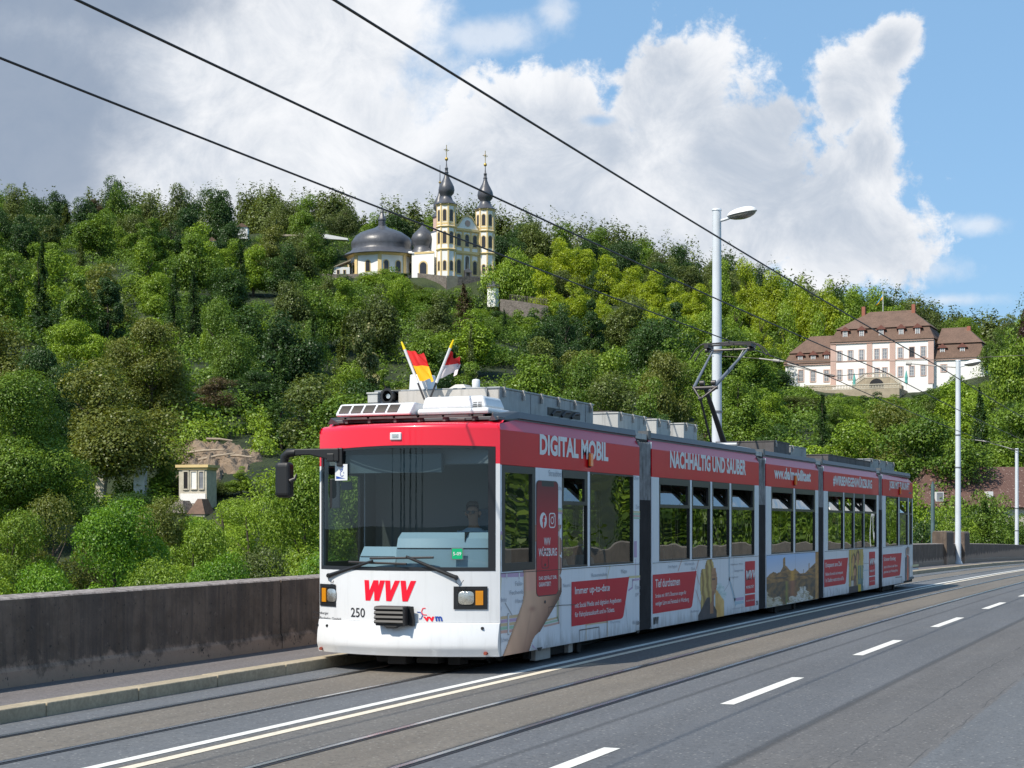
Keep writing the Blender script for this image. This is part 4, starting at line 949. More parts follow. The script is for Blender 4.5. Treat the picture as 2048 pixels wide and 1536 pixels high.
st('WVV', cxp-.12, cxp+.10, 1.545, 1.64, M['tw'], ph, .0075, bold=.02); st('WÜRZBURG', xa+.06, xb-.04, 1.41, 1.53, M['tw'], ph, .0075, bold=.02)
st('DAS GEFÄLLT DIR.', xa+.07, xb-.04, 1.118, 1.172, M['tw'], ph, .0075, bold=.02); st('GARANTIERT!', xa+.07, xa+.47, 1.035, 1.09, M['tw'], ph, .0075, bold=.02)
mb = MB(); (x0, z1), (x1, z0) = S4((660, 230), (735, 412)); P1 = rrect(x0, x1, z0, z1, .04, .03, .0078); P2 = rrect(x0+.012, x1-.012, z0+.01, z1-.01, .032, .024, .0078)
for i in range(len(P1)): j = (i+1) % len(P1); mb.poly([P1[i], P1[j], P2[j], P2[i]])
disc(mb, (x0+x1)/2-.0, z0+.045, .03, .018, .0078); mb.obj('door_button', M['tk'], S1)
(x0, z1), (x1, z0) = S4((675, 730), (740, 770)); mb = MB(); disc(mb, x0+.07, z0, .03, .022, .006); mb.obj('door_button', M['tk'], S1)
# --- red text panels
def banner(x0, x1, z0, z1, sec, title, l1, l2, tw, l1w, l2w, d=0):
    n = 6; P = [(x0, z0), (x1-.32-.10, z0)]
    for i in range(n+1): a = -pi/2+(pi/2-.25)*i/n; P.append((x1-.40+.14*cos(a)+.02, z0+.055+.055*sin(a)))
    P += [(x1, z1), (x0, z1)]
    mb = MB(); mb.poly([(1.203+.001, a, b) for a, b in P]); b = mb.obj('red_text_panel', M['pred'], sec); H = z1-z0
    st(title, x0+.12, x0+.12+tw, z0+H*.66, z0+H*.88, M['tw'], b, .0055, bold=.015); st(l1, x0+.12, x0+.12+l1w, z0+H*.37, z0+H*.52, M['tw'], b, .0055, bold=.012); st(l2, x0+.12, x0+.12+l2w, z0+H*.16, z0+H*.31, M['tw'], b, .0055, bold=.012)
banner(2.33, 4.62, .484, 1.06, S1, 'Immer up-to-date', 'mit Social Media und digitalen Angeboten', 'für Fahrplanauskunft und e-Tickets.', 1.35, 1.82, 1.55)
banner(5.69, 7.93, .484, 1.06, S2, 'Tief durchatmen', 'Strabas mit 100 % Ökostrom sorgen für', 'weniger Lärm und Feinstaub in Würzburg.', 1.22, 1.55, 1.7)
banner(17.20, 19.62, .484, 1.06, S4s, 'Entspannt ans Ziel', 'Bleiben Sie mobil und entspannt', 'Ihr Chauffeur wartet schon auf Sie.', 1.6, 1.75, 1.85)
banner(23.73, 26.35, .484, 1.06, S5, 'Sicherer Einstieg', 'Jetzt als Fahrerin oder Fahrer', 'gemeinsam durch Würzburg fahren.', 1.6, 1.9, 1.95)
def box_wvv(x0, x1, sec, off=.004):
    for z0, z1 in ((.58, 1.15), (.35, .555)):
        mb = MB(); mb.poly([(1.2+off, x0, z0), (1.2+off, x1, z0), (1.2+off, x1, z1), (1.2+off, x0, z1)]); b = mb.obj('red_logo_panel', M['pred'], sec)
        if z0 > .5:
            wvv(x0+.06, x1+.03, .82, .99, SP(off+.0025), M['tw'], b); st('MOBILITÄT', x0+.06, x1-.08, .67, .73, M['tw'], b, off+.0025, bold=.02)
        else: st('wvv.de/mobilitaet', x0+.05, x1-.05, .44, .475, M['tw'], b, off+.0025)
box_wvv(10.88, 11.55, S2); box_wvv(22.02, 22.75, S4s)
wvv(5.72, 5.98, .325, .43, SP(.004), M['tk'], S2); st('250', 11.62, 11.78, .35, .43, M['tk'], S2, .004, bold=.01)
st('250', 4.95, 5.06, .36, .41, M['tk'], S1, .004)
# --- advert photographs
rp = random.Random(7)
def fbm(x, y, o=4):
    v = 0; a = .5; f = 1
    for i in range(o): v += a*(math.sin(x*f*1.7+i*1.3+2.1*math.sin(y*f*1.3+i))*math.cos(y*f*1.9-i*.7+1.7*math.sin(x*f))); a *= .5; f *= 2.1
    return v
def woman(u, v):     # blond head in profile before a pale background, fading into the map at both sides
    x = u; z = v
    face = ((x-.40)/.17)**2+((z-.62)/.26)**2 < 1
    face = face or (.545+.03*math.exp(-((z-.60)/.03)**2)+.02*math.exp(-((z-.50)/.03)**2) > x > .35 and .42 < z < .85 and x < .53+.035*math.exp(-((z-.62)/.04)**2))
    hair = ((x-.27)/.20)**2+((z-.60)/.40)**2 < 1 and x < .40+.12*max(0, z-.72) or (.08 < x < .34-.0*z and z < .62 and x > .06+.1*z)
    if z > .84: hair = ((x-.34)/.13)**2+((z-.84)/.17)**2 < 1
    if z < .10+.30*(1-abs(x-.30)/.28) and .02 < x < .56 and z < .36 and not (.36 < x < .46 and z > .08 and z < .36): return lerp((.02, .022, .03), (.05, .05, .06), fbm(x*9, z*9)+.5)
    if .34 < x < .47 and z < .46 and not hair: return lerp((.34, .19, .11), (.22, .11, .07), (x-.34)*7)
    if hair: return lerp((.20, .13, .05), (.50, .38, .17), .5+.55*math.sin(x*46+z*7+2*fbm(x*5, z*5))*.8)
    if face:
        c = lerp((.40, .24, .15), (.28, .15, .09), (x-.30)*3.2)
        if abs(z-.66) < .012 and .42 < x < .52: c = (.10, .06, .05)
        if abs(z-.73) < .010 and .38 < x < .52: c = (.20, .12, .07)
        if abs(z-.49) < .013 and x > .48: c = (.34, .10, .09)
        return c
    if .52 < x < .78 and z < .5-.9*(x-.52): return lerp((.50, .30, .12), (.62, .42, .2), fbm(x*12, z*7)+.5)
    if .50 < x < 1 and .18 < z < .58: return lerp((.34, .42, .40), (.58, .62, .62), fbm(x*7, z*13)+.45+(x-.7)) if (x-.5)*1.1+abs(z-.38) < .42+.06*fbm(x*20, z*20) else None
    return None
picture('woman_picture', 8.0, 9.95, ZB, 1.235, 70, 64, woman, S2)
def city(u, v):      # river town at sunset mirrored in the water
    sky_ = lerp((.60, .58, .60), (.34, .47, .66), (v-.55)*1.9+.2*(.35-u)); hz = .46
    def skyl(x):
        h = .10+.10*math.exp(-((x-.12)/.09)**2)+.20*math.exp(-((x-.33)/.10)**2)+.12*math.exp(-((x-.52)/.07)**2)+.02*fbm(x*30, 1)
        if x > .62: h = max(h, .12+.9*max(0, x-.72)*1.0)
        if abs(x-.31) < .02: h += .17
        if abs(x-.30) < .004 or abs(x-.35) < .004: h += .22
        if abs(x-.80) < .006: h += .12
        if abs(x-.69) < .005: h += .08
        return h
    h = skyl(u)
    if u > .93: return lerp((.45, .26, .10), (.30, .17, .08), fbm(u*30, v*12)+.5)
    if v >= hz:
        if v-hz < h:
            c = lerp((.10, .065, .04), (.34, .20, .09), .5+.9*fbm(u*16, v*18)); g = math.exp(-((u-.47)/.05)**2)
            return lerp(c, (.60, .34, .10), g*.75)
        return sky_
    hh = skyl(u)*1.75
    if hz-v < hh-.03+.03*math.sin(v*60+9*u):
        c = lerp((.05, .045, .04), (.24, .15, .07), .45+.8*fbm(u*16, v*8)); g = math.exp(-((u-.47)/.06)**2); c = lerp(c, (.36, .16, .10), g*.7)
        c = lerp(c, (.24, .26, .07), math.exp(-((u-.36)/.02)**2)*.6); return c
    return lerp((.60, .56, .52), (.34, .28, .18), (1 if fbm(u*22, v*50) > .12 else 0)*.8+abs(u-.6))
picture('town_picture', 12.38, 16.66, .27, 1.238, 120, 90, city, S3)
def people(u, v):    # two laughing passengers with yellow grab poles
    e = min(u, 1-u)
    if e < .05+.03*fbm(v*9, u): return None
    c = lerp((.30, .23, .10), (.46, .36, .16), .5+.7*fbm(u*14, v*5))
    if .60 < u and v < .62: c = lerp((.05, .12, .13), (.16, .22, .18), fbm(u*8, v*8)+.5)
    for cx_, cz_, r_, k_ in ((.34, .70, .10, .9), (.60, .76, .10, 1.1), (.42, .40, .11, 1)):
        d = math.hypot((u-cx_), (v-cz_)*.62)
        if d < r_*1.35 and v > cz_-.02: c = (.09, .05, .03)
        if d < r_*.9: c = lerp((.46, .27, .17), (.26, .13, .08), (u-cx_)/r_*.6+.4)
    if .18 < u < .52 and v < .38: c = lerp((.12, .07, .05), (.36, .22, .17), fbm(u*10, v*7)+.4)
    if .20 < u < .34 and v < .27: c = (.5, .46, .42)
    if v < .14 and u < .72: c = (.02, .02, .03)
    for a in (.14, .30, .55, .72, .86):
        if abs(u-a) < .012 and v > .3: c = (.58, .42, .06)
    if .62 < u < .8 and v < .16: c = (.45, .33, .03)
    return c
picture('passenger_picture', 19.62, 21.42, ZB, 1.235, 66, 54, people, S4s)
def staff(u, v):     # three staff in dark jackets and orange shirts
    for cx_, hh in ((.20, .95), (.52, .99), (.82, .97)):
        d = math.hypot(u-cx_, (v-hh+.09)*1.0)
        if d < .085: return (.08, .05, .04) if v > hh-.05 else (.42, .26, .18)
    for cx_, hh in ((.20, .95), (.52, .99), (.82, .97)):
        if abs(u-cx_) < .06 and hh-.24 < v < hh-.1: return (.42, .24, .17)
    if v < .74-.4*abs(u-.5)*.4:
        if abs(u-.52) < .14+.05*math.sin(v*9): return lerp((.52, .10, .05), (.68, .16, .08), fbm(u*9, v*9)+.5)
        if .04 < u < .98: return lerp((.07, .07, .08), (.22, .19, .18), fbm(u*8, v*6)+.4)
    return None
picture('staff_picture', 26.62, 27.93, .32, 1.235, 46, 52, staff, S5, .0045) if False else None
def staff_pic():
    o = picture('staff_picture', 26.95, 27.95, .315, 1.235, 46, 52, staff, S5, 0); me = o.data
    for v_ in me.vertices: v_.co.x = taper(v_.co.y, 1.2)+.006
staff_pic()
# --- slogans on the red band
def slogan(s, x0, x1, z0, z1, sec, **kw): st(s, x0, x1, z0, z1, M['tw'], sec, .004, bold=.04, name='slogan', **kw)
slogan('DIGITAL MOBIL', 1.23, 3.74, 2.665, 2.925, S1); slogan('NACHHALTIG UND SAUBER', 6.53, 10.93, 2.665, 2.93, S2); slogan('wvv.de/mobilitaet', 12.95, 15.95, 2.66, 2.89, S3)
slogan('#WIRBEWEGENWÜRZBURG', 18.07, 22.37, 2.625, 2.90, S4s); slogan('JOBS MIT ZUKUNFT', 24.61, 27.5, 2.65, 2.895, S5)
for y, sec in ((2.98, S1), (14.54, S3), (26.0, S5)):
    mb = MB(); mb.box(1.2, 1.225, y-.035, y+.035, 2.56, 2.76); b = mb.obj('side_indicator', M['black'], sec, bevel=.01)
    mb = MB(); mb.box(1.215, 1.25, y-.05, y+.05, 2.575, 2.75); mb.obj('indicator_lens', M['orange'], b, bevel=.008)
# panel gaps, flaps, scuffs
def gap(pts, sec, w_=.008):
    mb = MB()
    for a, b in zip(pts, pts[1:]):
        (xa, za), (xb, zb_) = a, b; L = math.hypot(xb-xa, zb_-za); nx, nz = -(zb_-za)/L*w_/2, (xb-xa)/L*w_/2
        mb.poly([(1.2072, xa+nx, za+nz), (1.2072, xb+nx, zb_+nz), (1.2072, xb-nx, zb_-nz), (1.2072, xa-nx, za-nz)][::-1])
    mb.obj('panel_gap', M['frame'], sec)
for sec, (s0, s1, wn_) in zip(sections, SECS):
    gap([(s0+.02, 1.232), (min(s1, 26.5)-.02, 1.232)], sec, .007)
    for q in ([.36, .70] if s1-s0 > 4.5 else [.5]): gap([(s0+(s1-s0)*q+.11, .27), (s0+(s1-s0)*q+.11, 1.228)], sec, .006) if s0+(s1-s0)*q < 26.4 else None
gap(S4((715, 1240), (715, 1295)), S1); gap(S4((735, 900), (735, 832), (880, 810), (1030, 805)), S1); gap(S4((1068, 1215), (1068, 1080), (1280, 1045), (1283, 1175)), S1, .012); gap(S4((1560, 760), (1592, 1112)), S1, .006)
gap(S6((1470, 410), (1580, 402)), S3, .02); gap(S6((1720, 380), (1850, 370)), S3, .02); gap(S6((1720, 380), (1720, 430)), S3, .02)
gap(S9((820, 240), (820, 930)), S4s); gap(S9((1520, 680), (1520, 800)), S5, .02); gap(S9((1400, 695), (1520, 685)), S5, .02)
for a in ((640, 1275), (1700, 1090)): 
    x, z = S4(a)[0]; mb = MB(); mb.prism([(x-.09, z+.01), (x+.09, z+.01), (x+.03, z-.03), (x-.03, z-.03)][::-1], 'x', 1.198, 1.206); mb.obj('jacking_notch', M['black'], S1)
# ================================================================ FLAGS ON THE ROOF
M['flagr'] = mat('flag red', (.62, .01, .01), .7); M['flagy'] = mat('flag yellow', (.85, .42, .0), .7); M['flagw'] = mat('flag white', (.62, .56, .56), .7); M['flagtip'] = mat('flag tip yellow', (.85, .62, .0), .4)
def flag(base, top, cloth, mats_, lab, nf=16, amp=.02):
    o = empty('roof_flag', base, label=lab, cat='flag', group='two small flags crossed on the tram roof'); b = V(*base); t = V(*top)-b; n = lambda k_: tuple(t*k_)
    mb = MB(); mb.tube([(0, 0, 0), n(.30)], .013, 8); mb.obj('flag_pole', M['darksteel'], o)
    mb = MB(); mb.tube([n(.28), n(.86)], .018, 8); mb.obj('pole_sleeve', M['white'], o); mb = MB(); mb.tube([n(.86), n(.985), n(1.0)], [.019, .012, .004], 8); mb.obj('pole_tip', M['flagtip'], o)
    mb = MB(); A, B, C, D = [V(*p)-b for p in cloth]      # A top at pole, B top outer, C bottom outer, D bottom at pole
    nv = 14
    for half, m in ((0, 0), (1, 1)):
        def fn(u, v, half=half):
            vv = (half+v)*.5; p = (A*(1-u)+B*u)*(1-vv)+(D*(1-u)+C*u)*vv
            wv = sin(u*7+vv*4)*amp*u+sin(u*13-vv*6)*amp*.4*u
            return (p.x+wv*.35, p.y+wv*1.6, p.z+wv*.7-.02*sin(u*9)*u)
        mb.grid(fn, nf, nv//2, m)
    mb.obj('flag_cloth', mats_, o, smooth=80)
flag((-.07, .6, 3.34), (-.385, .6, 4.065), [(-.315, .6, 3.955), (-.10, .6, 3.915), (.095, .55, 3.575), (-.135, .6, 3.57)], [M['flagr'], M['flagy']], 'small flag, red over yellow, waving on the tram roof')
flag((.0, .6, 3.34), (.325, .6, 4.06), [(.275, .6, 3.93), (.30, .75, 3.86), (.36, .7, 3.67), (.10, .6, 3.585)], [M['flagr'], M['flagw']], 'small flag, red over white, hanging limp on the tram roof', amp=.045)
# ================================================================ PEOPLE IN THE TRAM
M['skin'] = mat('skin', (.36, .19, .12), .55); M['shirt'] = mat('pale blue shirt', (.34, .42, .48), .8); M['hair'] = mat('dark hair', (.035, .02, .012), .7); M['tee'] = mat('white top', (.55, .62, .66), .8); M['trous'] = mat('dark trousers', (.02, .025, .035), .8); M['haira'] = mat('brown hair', (.09, .045, .02), .7)
def seated(x, y, z, face, label, shirt='shirt', hair='hair', glasses=False, arms_fwd=True):
    "seated figure, hips at (x,y,z), facing rotation face (0 looks along -Y)"
    o = empty('person', (x, y, z), face, label=label, cat='person')
    J = [(0, 0, .05), (0, .02, .22), (0, .03, .42), (0, .02, .52), (0, -.01, .60), (0, -.025, .70), (0, -.03, .80)]
    RD = [(.16, .13), (.15, .11), (.17, .11), (.075, .07), (.055, .055), (.085, .095), (.075, .085)]
    E = [(i, i+1) for i in range(6)]
    for d in (-1, 1):
        k = len(J); J += [(d*.18, .02, .46), (d*.23, -.06, .22), (d*.17, -.32 if arms_fwd else -.2, .24 if arms_fwd else .08), (d*.12, -.42 if arms_fwd else -.30, .27 if arms_fwd else .08)]; RD += [(.065, .06), (.045, .045), (.033, .03), (.038, .022)]; E += [(2, k), (k, k+1), (k+1, k+2), (k+2, k+3)]
        for f_ in range(5):
            q = len(J); hx, hy, hz = J[k+3]; L = (.07, .08, .085, .075, .05)[f_]; ox = (-.032, -.012, .008, .026, .045)[f_]*(-d)
            J += [(hx+ox, hy-.035*(f_ != 4), hz+.0), (hx+ox*1.15, hy-.035-L*.5, hz-.025), (hx+ox*1.1, hy-.02-L*.6, hz-.055)]; RD += [(.010, .010), (.009, .009), (.007, .007)]; E += [(k+3, q), (q, q+1), (q+1, q+2)]
        k = len(J); J += [(d*.10, -.08, .03), (d*.13, -.44, .05), (d*.12, -.46, -.38), (d*.12, -.60, -.42)]; RD += [(.095, .085), (.062, .062), (.042, .045), (.04, .03)]; E += [(0, k), (k, k+1), (k+1, k+2), (k+2, k+3)]
    me = bpy.data.meshes.new('body'); me.from_pydata(J, E, []); b = bpy.data.objects.new('body', me); COL.objects.link(b); b.parent = o
    sk = b.modifiers.new('skin', 'SKIN'); sk.use_smooth_shade = True
    for v_, r_ in zip(me.skin_vertices[0].data, RD): v_.radius = r_
    me.skin_vertices[0].data[0].use_root = True
    b.modifiers.new('sub', 'SUBSURF').levels = 1; b.modifiers['sub'].render_levels = 1
    m = bpy.data.materials.new('clothed figure'); m.use_nodes = True; N = NB(m.node_tree); p = m.node_tree.nodes['Principled BSDF']
    sp = N.n('ShaderNodeSeparateXYZ', i0=N.n('ShaderNodeTexCoord').outputs['Object']); Z, Yc = sp.outputs[2], sp.outputs[1]
    sc, kc, tc_ = [tuple(M[q].node_tree.nodes['Principled BSDF'].inputs['Base Color'].default_value)[:3] for q in (shirt, 'skin', 'trous')]
    c = N.mix(N.ss(Z, .52, .53), sc, kc); c = N.mix(N.m('MULTIPLY', N.ss(Yc, -.30, -.31), N.ss(Z, .14, .15)), c, kc); c = N.mix(N.ss(Z, .10, .09), c, tc_); N.nt.links.new(c, p.inputs['Base Color']); p.inputs['Roughness'].default_value = .75
    me.materials.append(m)
    mb = MB()
    def hf(u, v):
        a = 2*pi*u; ph_ = .12+v*(pi/2-.12); yy = .105*sin(a)*cos(ph_); lo_ = .05 if sin(a) < -.2 else -.10*(1-v)
        return (.086*cos(a)*cos(ph_), -.01+max(-.088, yy), .735+.115*sin(ph_)+lo_*(1-v))
    mb.grid(hf, 20, 8); mb.obj('hair', M[hair], o, smooth=70)
    mb = MB(); mb.prism([(-.118, .70), (-.145, .685), (-.115, .675)], 'x', -.013, .013); mb.box(-.028, .028, -.122, -.112, .648, .655)
    for d in (-1, 1): mb.lathe([(.0, -.03), (.016, -.015), (.018, .0), (.014, .02), (.0, .03)], 8, (d*.088, -.015), z=.70)
    mb.obj('face_features', M['skin'], o)
    mb = MB()
    for d in (-1, 1): mb.cyl((d*.034, -.112, .715), (d*.034, -.122, .715), .022 if glasses else .010, n=10)
    if glasses: mb.box(-.095, .095, -.118, -.112, .722, .728)
    mb.obj('sunglasses' if glasses else 'eyes', M['black'], o)
    return o
seated(.50, .80, 1.24, .1, 'tram driver in pale blue shirt and glasses behind the windscreen', glasses=True)
seated(.75, 2.75, .86, pi, 'passenger in white top leaning at the second side window', 'tee', 'haira', arms_fwd=False)
seated(.75, 3.75, .86, 0, 'passenger in pale blue shirt sitting behind the wide side window', 'shirt', 'hair', arms_fwd=False)
# ================================================================ LAND
def interp(x, K):
    if x <= K[0][0]: return K[0][1]
    for (a, b), (c, d) in zip(K, K[1:]):
        if x <= c: return b+(d-b)*(x-a)/(c-a)
    return K[-1][1]
# height of the hill: by bearing (written as photo column of a level look from the bridge) and distance
ZRK = [(-1200, 88), (0, 97), (900, 95), (1200, 85), (1400, 76), (1600, 68), (1800, 56), (2048, 47), (3200, 40)]
DRK = [(-1200, 560), (1200, 560), (1600, 540), (1850, 500), (2048, 450), (3200, 450)]
PK = [(0, 1.0), (600, 1.1), (800, 1.3), (1000, 1.3), (1300, 1.2), (1700, 1.3), (3200, 1.3)]
def gz(x, D):
    Zr, Dr, p = interp(x, ZRK), interp(x, DRK), interp(x, PK); base = -8 if x < 1500 else -8+5*min(1, (x-1500)/300)
    if D < 120: z = base+(D/120)**3*(-4-base)
    elif D < Dr: z = -4+(Zr+4)*((D-120)/(Dr-120))**p
    else: z = Zr-(D-Dr)*.03
    z += (2.2*sin(D*.031+x*.004)+1.5*sin(x*.011+D*.013))*min(1, max(0, (D-140)/100))
    # terraces of the church and of the mansion
    for X0, D0, Z0, rx, rd, rf in ((860, 462, 66.3, 150, 26, 18), (1765, 392, 30.9, 190, 24, 10)):
        q = max(abs(x-X0)/rx, (D-D0)/rd, (D0-D)/rf); 
        if q < 1.6: t = max(0, min(1, (1.6-q)/.6)); z = z*(1-t)+Z0*t
    return z
def wpt(x, D, z=None):
    r = (x-1024)/3400; return (CAM[0]+D*(CB*r-SB), CAM[1]+D*(SB*r+CB), gz(x, D) if z is None else z)
mb = MB(); Ds = [22, 40, 60, 80, 100, 120]+[120+5*i for i in range(1, 112)]+[720, 900, 1300]; Xs = [-2600+50*i for i in range(144)]
for D in Ds:
    for x in Xs: mb.v.append(wpt(x, D))
n = len(Xs)
for j in range(len(Ds)-1):
    for i in range(n-1): mb.f.append((j*n+i, j*n+i+1, (j+1)*n+i+1, (j+1)*n+i)); mb.m.append(0)
def soil():
    m = bpy.data.materials.new('hillside soil'); m.use_nodes = True; N = NB(m.node_tree); p = m.node_tree.nodes['Principled BSDF']; t = N.n('ShaderNodeTexCoord').outputs['Object']
    c = N.mix(N.ss(N.noise(t, .12, 6, .65), .4, .62), (.022, .036, .012), (.05, .07, .02)); N.nt.links.new(c, p.inputs['Base Color']); p.inputs['Roughness'].default_value = .95
    b = N.n('ShaderNodeBump', Height=N.noise(t, 1.2, 6, .7), Strength=1.0, Distance=.8); N.nt.links.new(b.outputs[0], p.inputs['Normal']); return m
M['soil'] = soil()
mb.obj('hillside', M['soil'], smooth=80, kind='structure')
mb = MB(); mb.poly([(-4000, -4000, -9.3), (4000, -4000, -9.3), (4000, 4000, -9.3), (-4000, 4000, -9.3)]); mb.obj('ground', M['soil'], kind='structure')
# bare earth with cut logs below the trees at the left
M['earth'] = mat('bare earth', (.30, .22, .15), .95, noise=[(.7, .5), (4, .4)], bump=(2.5, 1, .4))
mb = MB()
def epatch(u, v):
    a = 2*pi*u; k = v*(1+.18*sin(a*3+1)+.12*sin(a*7)); x = 425+100*k*cos(a); D = 178+12*k*sin(a)
    return wpt(x, D, gz(x, D)+.9-1.7*v**3+.22*sin(x*.17+D*.5)+.16*sin(x*.41-D*.9))
mb.grid(epatch, 60, 12); mb.obj('earth_bank', M['earth'], kind='structure')
M['log'] = mat('cut log', (.42, .34, .25), .9, noise=[(6, .4)])
rl = random.Random(3)
for i, lab in enumerate(('pale cut log, highest on the bare bank', 'short pale log at the left end of the bare bank', 'long pale log lying across the middle of the bare bank', 'slanting log low on the bare bank', 'log at the right end of the bare bank', 'thin branch like log below the long one on the bare bank')):
    u, v = ((.2, .5), (.45, .6), (.6, .2), (.72, .55), (.97, .55), (.8, .3))[i]; p = V(*epatch(u, v))+V(0, 0, .2); a = rl.uniform(-.5, .6); L = (1.4, .9, 2.6, 1.7, 1.5, 1.9)[i]; th_ = rl.uniform(-.5, .5)
    mb = MB(); mb.tube([(-L*cos(th_), -L*sin(th_), -L*a*.3), (0, 0, .08), (L*cos(th_), L*sin(th_), L*a*.3)], [.13, .12, .08], 7)
    mb.obj('cut_log', M['log'], loc=tuple(p), rz=B_, label=lab, cat='log', group='cut logs on the bare bank')
# ================================================================ FOLIAGE
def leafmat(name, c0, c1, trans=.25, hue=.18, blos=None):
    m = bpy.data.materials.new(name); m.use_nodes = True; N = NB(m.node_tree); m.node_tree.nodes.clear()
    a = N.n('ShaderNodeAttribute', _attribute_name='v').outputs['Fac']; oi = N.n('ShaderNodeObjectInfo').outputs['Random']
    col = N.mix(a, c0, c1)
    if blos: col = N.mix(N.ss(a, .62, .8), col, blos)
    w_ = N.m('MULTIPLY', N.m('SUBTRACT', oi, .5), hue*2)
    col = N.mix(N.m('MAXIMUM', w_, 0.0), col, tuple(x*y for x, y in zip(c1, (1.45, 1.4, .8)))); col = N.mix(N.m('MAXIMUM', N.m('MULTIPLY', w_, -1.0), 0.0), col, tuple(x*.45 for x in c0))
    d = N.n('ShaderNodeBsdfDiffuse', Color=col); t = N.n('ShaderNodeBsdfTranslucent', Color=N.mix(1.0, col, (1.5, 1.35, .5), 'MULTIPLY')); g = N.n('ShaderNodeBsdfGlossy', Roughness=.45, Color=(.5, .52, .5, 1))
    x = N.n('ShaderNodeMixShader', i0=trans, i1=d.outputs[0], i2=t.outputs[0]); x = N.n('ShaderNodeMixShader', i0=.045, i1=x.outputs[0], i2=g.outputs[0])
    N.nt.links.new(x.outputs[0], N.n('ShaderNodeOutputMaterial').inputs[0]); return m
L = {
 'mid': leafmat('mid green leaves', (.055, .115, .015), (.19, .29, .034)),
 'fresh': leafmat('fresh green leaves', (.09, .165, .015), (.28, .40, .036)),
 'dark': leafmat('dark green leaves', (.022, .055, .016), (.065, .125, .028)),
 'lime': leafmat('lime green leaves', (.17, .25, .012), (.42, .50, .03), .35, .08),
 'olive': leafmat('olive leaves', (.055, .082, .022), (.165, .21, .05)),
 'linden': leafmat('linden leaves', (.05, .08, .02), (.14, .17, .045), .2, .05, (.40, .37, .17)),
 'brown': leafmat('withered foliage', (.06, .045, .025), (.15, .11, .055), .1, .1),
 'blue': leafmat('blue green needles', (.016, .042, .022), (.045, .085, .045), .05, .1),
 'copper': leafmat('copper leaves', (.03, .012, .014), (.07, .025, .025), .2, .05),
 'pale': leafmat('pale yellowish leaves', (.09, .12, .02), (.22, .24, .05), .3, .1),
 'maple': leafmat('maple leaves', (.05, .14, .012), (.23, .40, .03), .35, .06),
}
M['bark'] = mat('bark', (.075, .058, .042), .95, noise=[(3, .5)]); M['birch'] = mat('pale bark', (.36, .32, .27), .9, noise=[(2, .4)])
def leaves_mesh(name, P, Nn, size, val, seed, aspect=.62):
    "one small bent leaf (two triangles as a quad) per point"
    rg = np.random.default_rng(seed); n = len(P)
    Nn = Nn/np.linalg.norm(Nn, axis=1, keepdims=True)
    t = rg.normal(size=(n, 3)); t -= (t*Nn).sum(1, keepdims=True)*Nn; t /= np.linalg.norm(t, axis=1, keepdims=True); b = np.cross(Nn, t)
    s = (size*rg.uniform(.6, 1.35, n))[:, None]
    v = np.empty((n, 4, 3)); v[:, 0] = P-t*s*.5; v[:, 1] = P+b*s*.5*aspect-Nn*s*.10; v[:, 2] = P+t*s*.5-Nn*s*.12; v[:, 3] = P-b*s*.5*aspect-Nn*s*.10
    me = bpy.data.meshes.new(name); me.vertices.add(4*n); me.vertices.foreach_set('co', v.reshape(-1).astype(np.float32))
    me.loops.add(4*n); me.loops.foreach_set('vertex_index', np.arange(4*n, dtype=np.int32)); me.polygons.add(n)
    me.polygons.foreach_set('loop_start', np.arange(0, 4*n, 4, dtype=np.int32)); me.update(calc_edges=True)
    at = me.attributes.new('v', 'FLOAT', 'FACE'); at.data.foreach_set('value', np.clip(val, 0, 1).astype(np.float32)); return me
